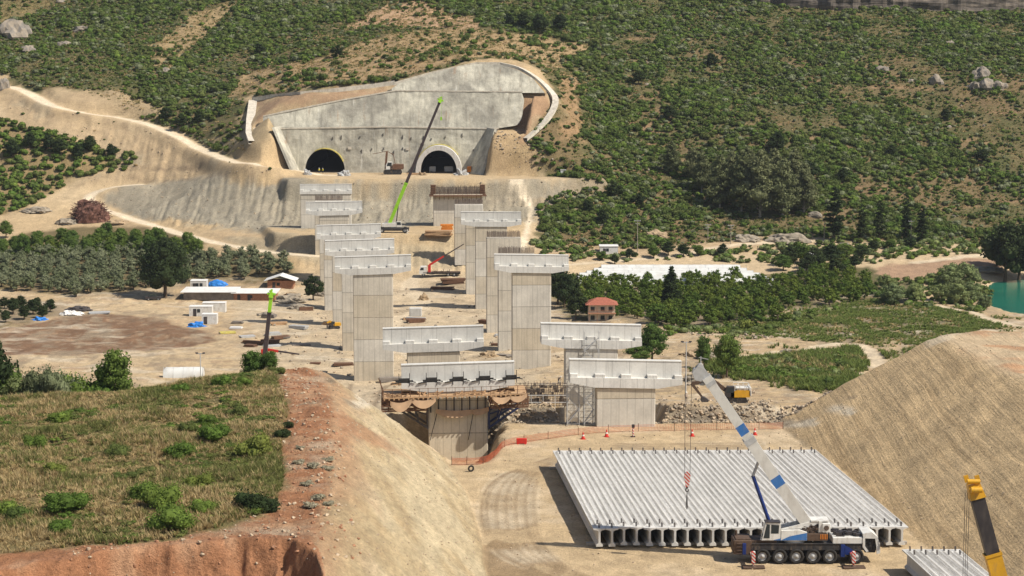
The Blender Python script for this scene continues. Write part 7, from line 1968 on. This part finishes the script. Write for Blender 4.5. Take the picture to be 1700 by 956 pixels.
# ================================================================ PEOPLE (tiny in the picture)
def person(px, py, label, top, legs, rz=0.0, bend=0.0, z=None):
    p = HP(px, py) if z is None else PD(px, py, z[0])
    V = {'pel': (0, 0, .95), 'che': (0, -.02 - bend * .3, 1.32 - bend * .12), 'nek': (0, -.02 - bend * .42, 1.5 - bend * .2), 'hed': (0, -.05 - bend * .5, 1.68 - bend * .25),
         'ls': (.19, -bend * .35, 1.42 - bend * .16), 'le': (.27, -.06 - bend * .3, 1.15 - bend * .2), 'lh': (.27, -.2 - bend * .4, .95 - bend * .2), 'rs': (-.19, -bend * .35, 1.42 - bend * .16), 're': (-.27, -.02 - bend * .3, 1.15 - bend * .2), 'rh': (-.26, -.14 - bend * .5, .93 - bend * .2),
         'lp': (.1, 0, .9), 'lk': (.12, -.06, .5), 'la': (.12, .04, .08), 'lt': (.13, -.14, .04), 'rp': (-.1, 0, .9), 'rk': (-.12, .0, .5), 'ra': (-.13, .06, .08), 'rt': (-.14, -.12, .04)}
    E = [('pel', 'che'), ('che', 'nek'), ('nek', 'hed'), ('che', 'ls'), ('ls', 'le'), ('le', 'lh'), ('che', 'rs'), ('rs', 're'), ('re', 'rh'), ('pel', 'lp'), ('lp', 'lk'), ('lk', 'la'), ('la', 'lt'), ('pel', 'rp'), ('rp', 'rk'), ('rk', 'ra'), ('ra', 'rt')]
    rad = {'pel': .15, 'che': .16, 'nek': .06, 'hed': .11, 'ls': .075, 'le': .052, 'lh': .045, 'rs': .075, 're': .052, 'rh': .045, 'lp': .1, 'lk': .07, 'la': .05, 'lt': .045, 'rp': .1, 'rk': .07, 'ra': .05, 'rt': .045}
    ks = list(V); me = bpy.data.meshes.new("person"); me.from_pydata([V[k] for k in ks], [(ks.index(a), ks.index(b)) for a, b in E], [])
    o = link("person", me); sk = o.modifiers.new("skin", 'SKIN'); sk.use_smooth_shade = True; o.modifiers.new("sub", 'SUBSURF').render_levels = 1
    for i, k in enumerate(ks):
        sv = me.skin_vertices[0].data[i]; sv.radius = (rad[k], rad[k]); sv.use_root = (k == 'pel')
    q = NT("clothing"); c = q.coord((1, 1, 1), False); sp = q.n("ShaderNodeSeparateXYZ"); q.l(c, sp.inputs[0])
    f1 = q.math('GREATER_THAN', sp.outputs[2], .93 - bend * .1); f2 = q.math('GREATER_THAN', sp.outputs[2], 1.53 - bend * .2)
    me.materials.append(q.done(q.mix(f2, q.mix(f1, legs, top), (.32, .19, .13)), .9))
    o.location = (p.x, p.y, hz(p.x, p.y) if z is None else z[1]); o.rotation_euler = (0, 0, rz); tag(o, label, "person")
    hd = Vector(V['hed']); mb = MB(); mb.ball(hd + Vector((0, 0, .05)), .135, .15, .11, 10, 6); mb.tube(hd + Vector((0, 0, .03)), hd + Vector((0, -.02, .05)), .17, 10); mb.build("helmet", M['white'], o)
    return o
person(530, 289, "worker in a yellow vest standing in front of the left tunnel mouth", (.6, .5, .05), (.05, .06, .1), .3, 0, (683, ZPLAT + .05))
person(536, 290, "worker in a yellow vest and dark trousers just right of the other at the tunnel", (.55, .48, .05), (.04, .04, .05), -.5, 0, (682, ZPLAT + .05))
person(927, 637, "bending worker in dark clothes on the ground left of the nearest right-hand pier", (.07, .06, .07), (.05, .05, .07), 1.2, .9)
person(1139, 668, "worker in pale clothes standing on the dirt behind the hoist ropes", (.4, .33, .27), (.12, .11, .12), .2)
# ================================================================ THE AIR
mb = MB(); mb.box(-700, 700, -40, 1320, -34, 230)
hm = bpy.data.materials.new("air"); hm.use_nodes = True; t_ = hm.node_tree; t_.nodes.remove(t_.nodes["Principled BSDF"])
pv = t_.nodes.new("ShaderNodeVolumePrincipled"); pv.inputs["Color"].default_value = (0.86, 0.91, 1.0, 1); pv.inputs["Density"].default_value = 0.00005; pv.inputs["Anisotropy"].default_value = 0.2
t_.links.new(pv.outputs[0], t_.nodes["Material Output"].inputs["Volume"])
hz_ = mb.build("haze", hm); hz_["kind"] = "stuff"
SC.cycles.volume_bounces = 0
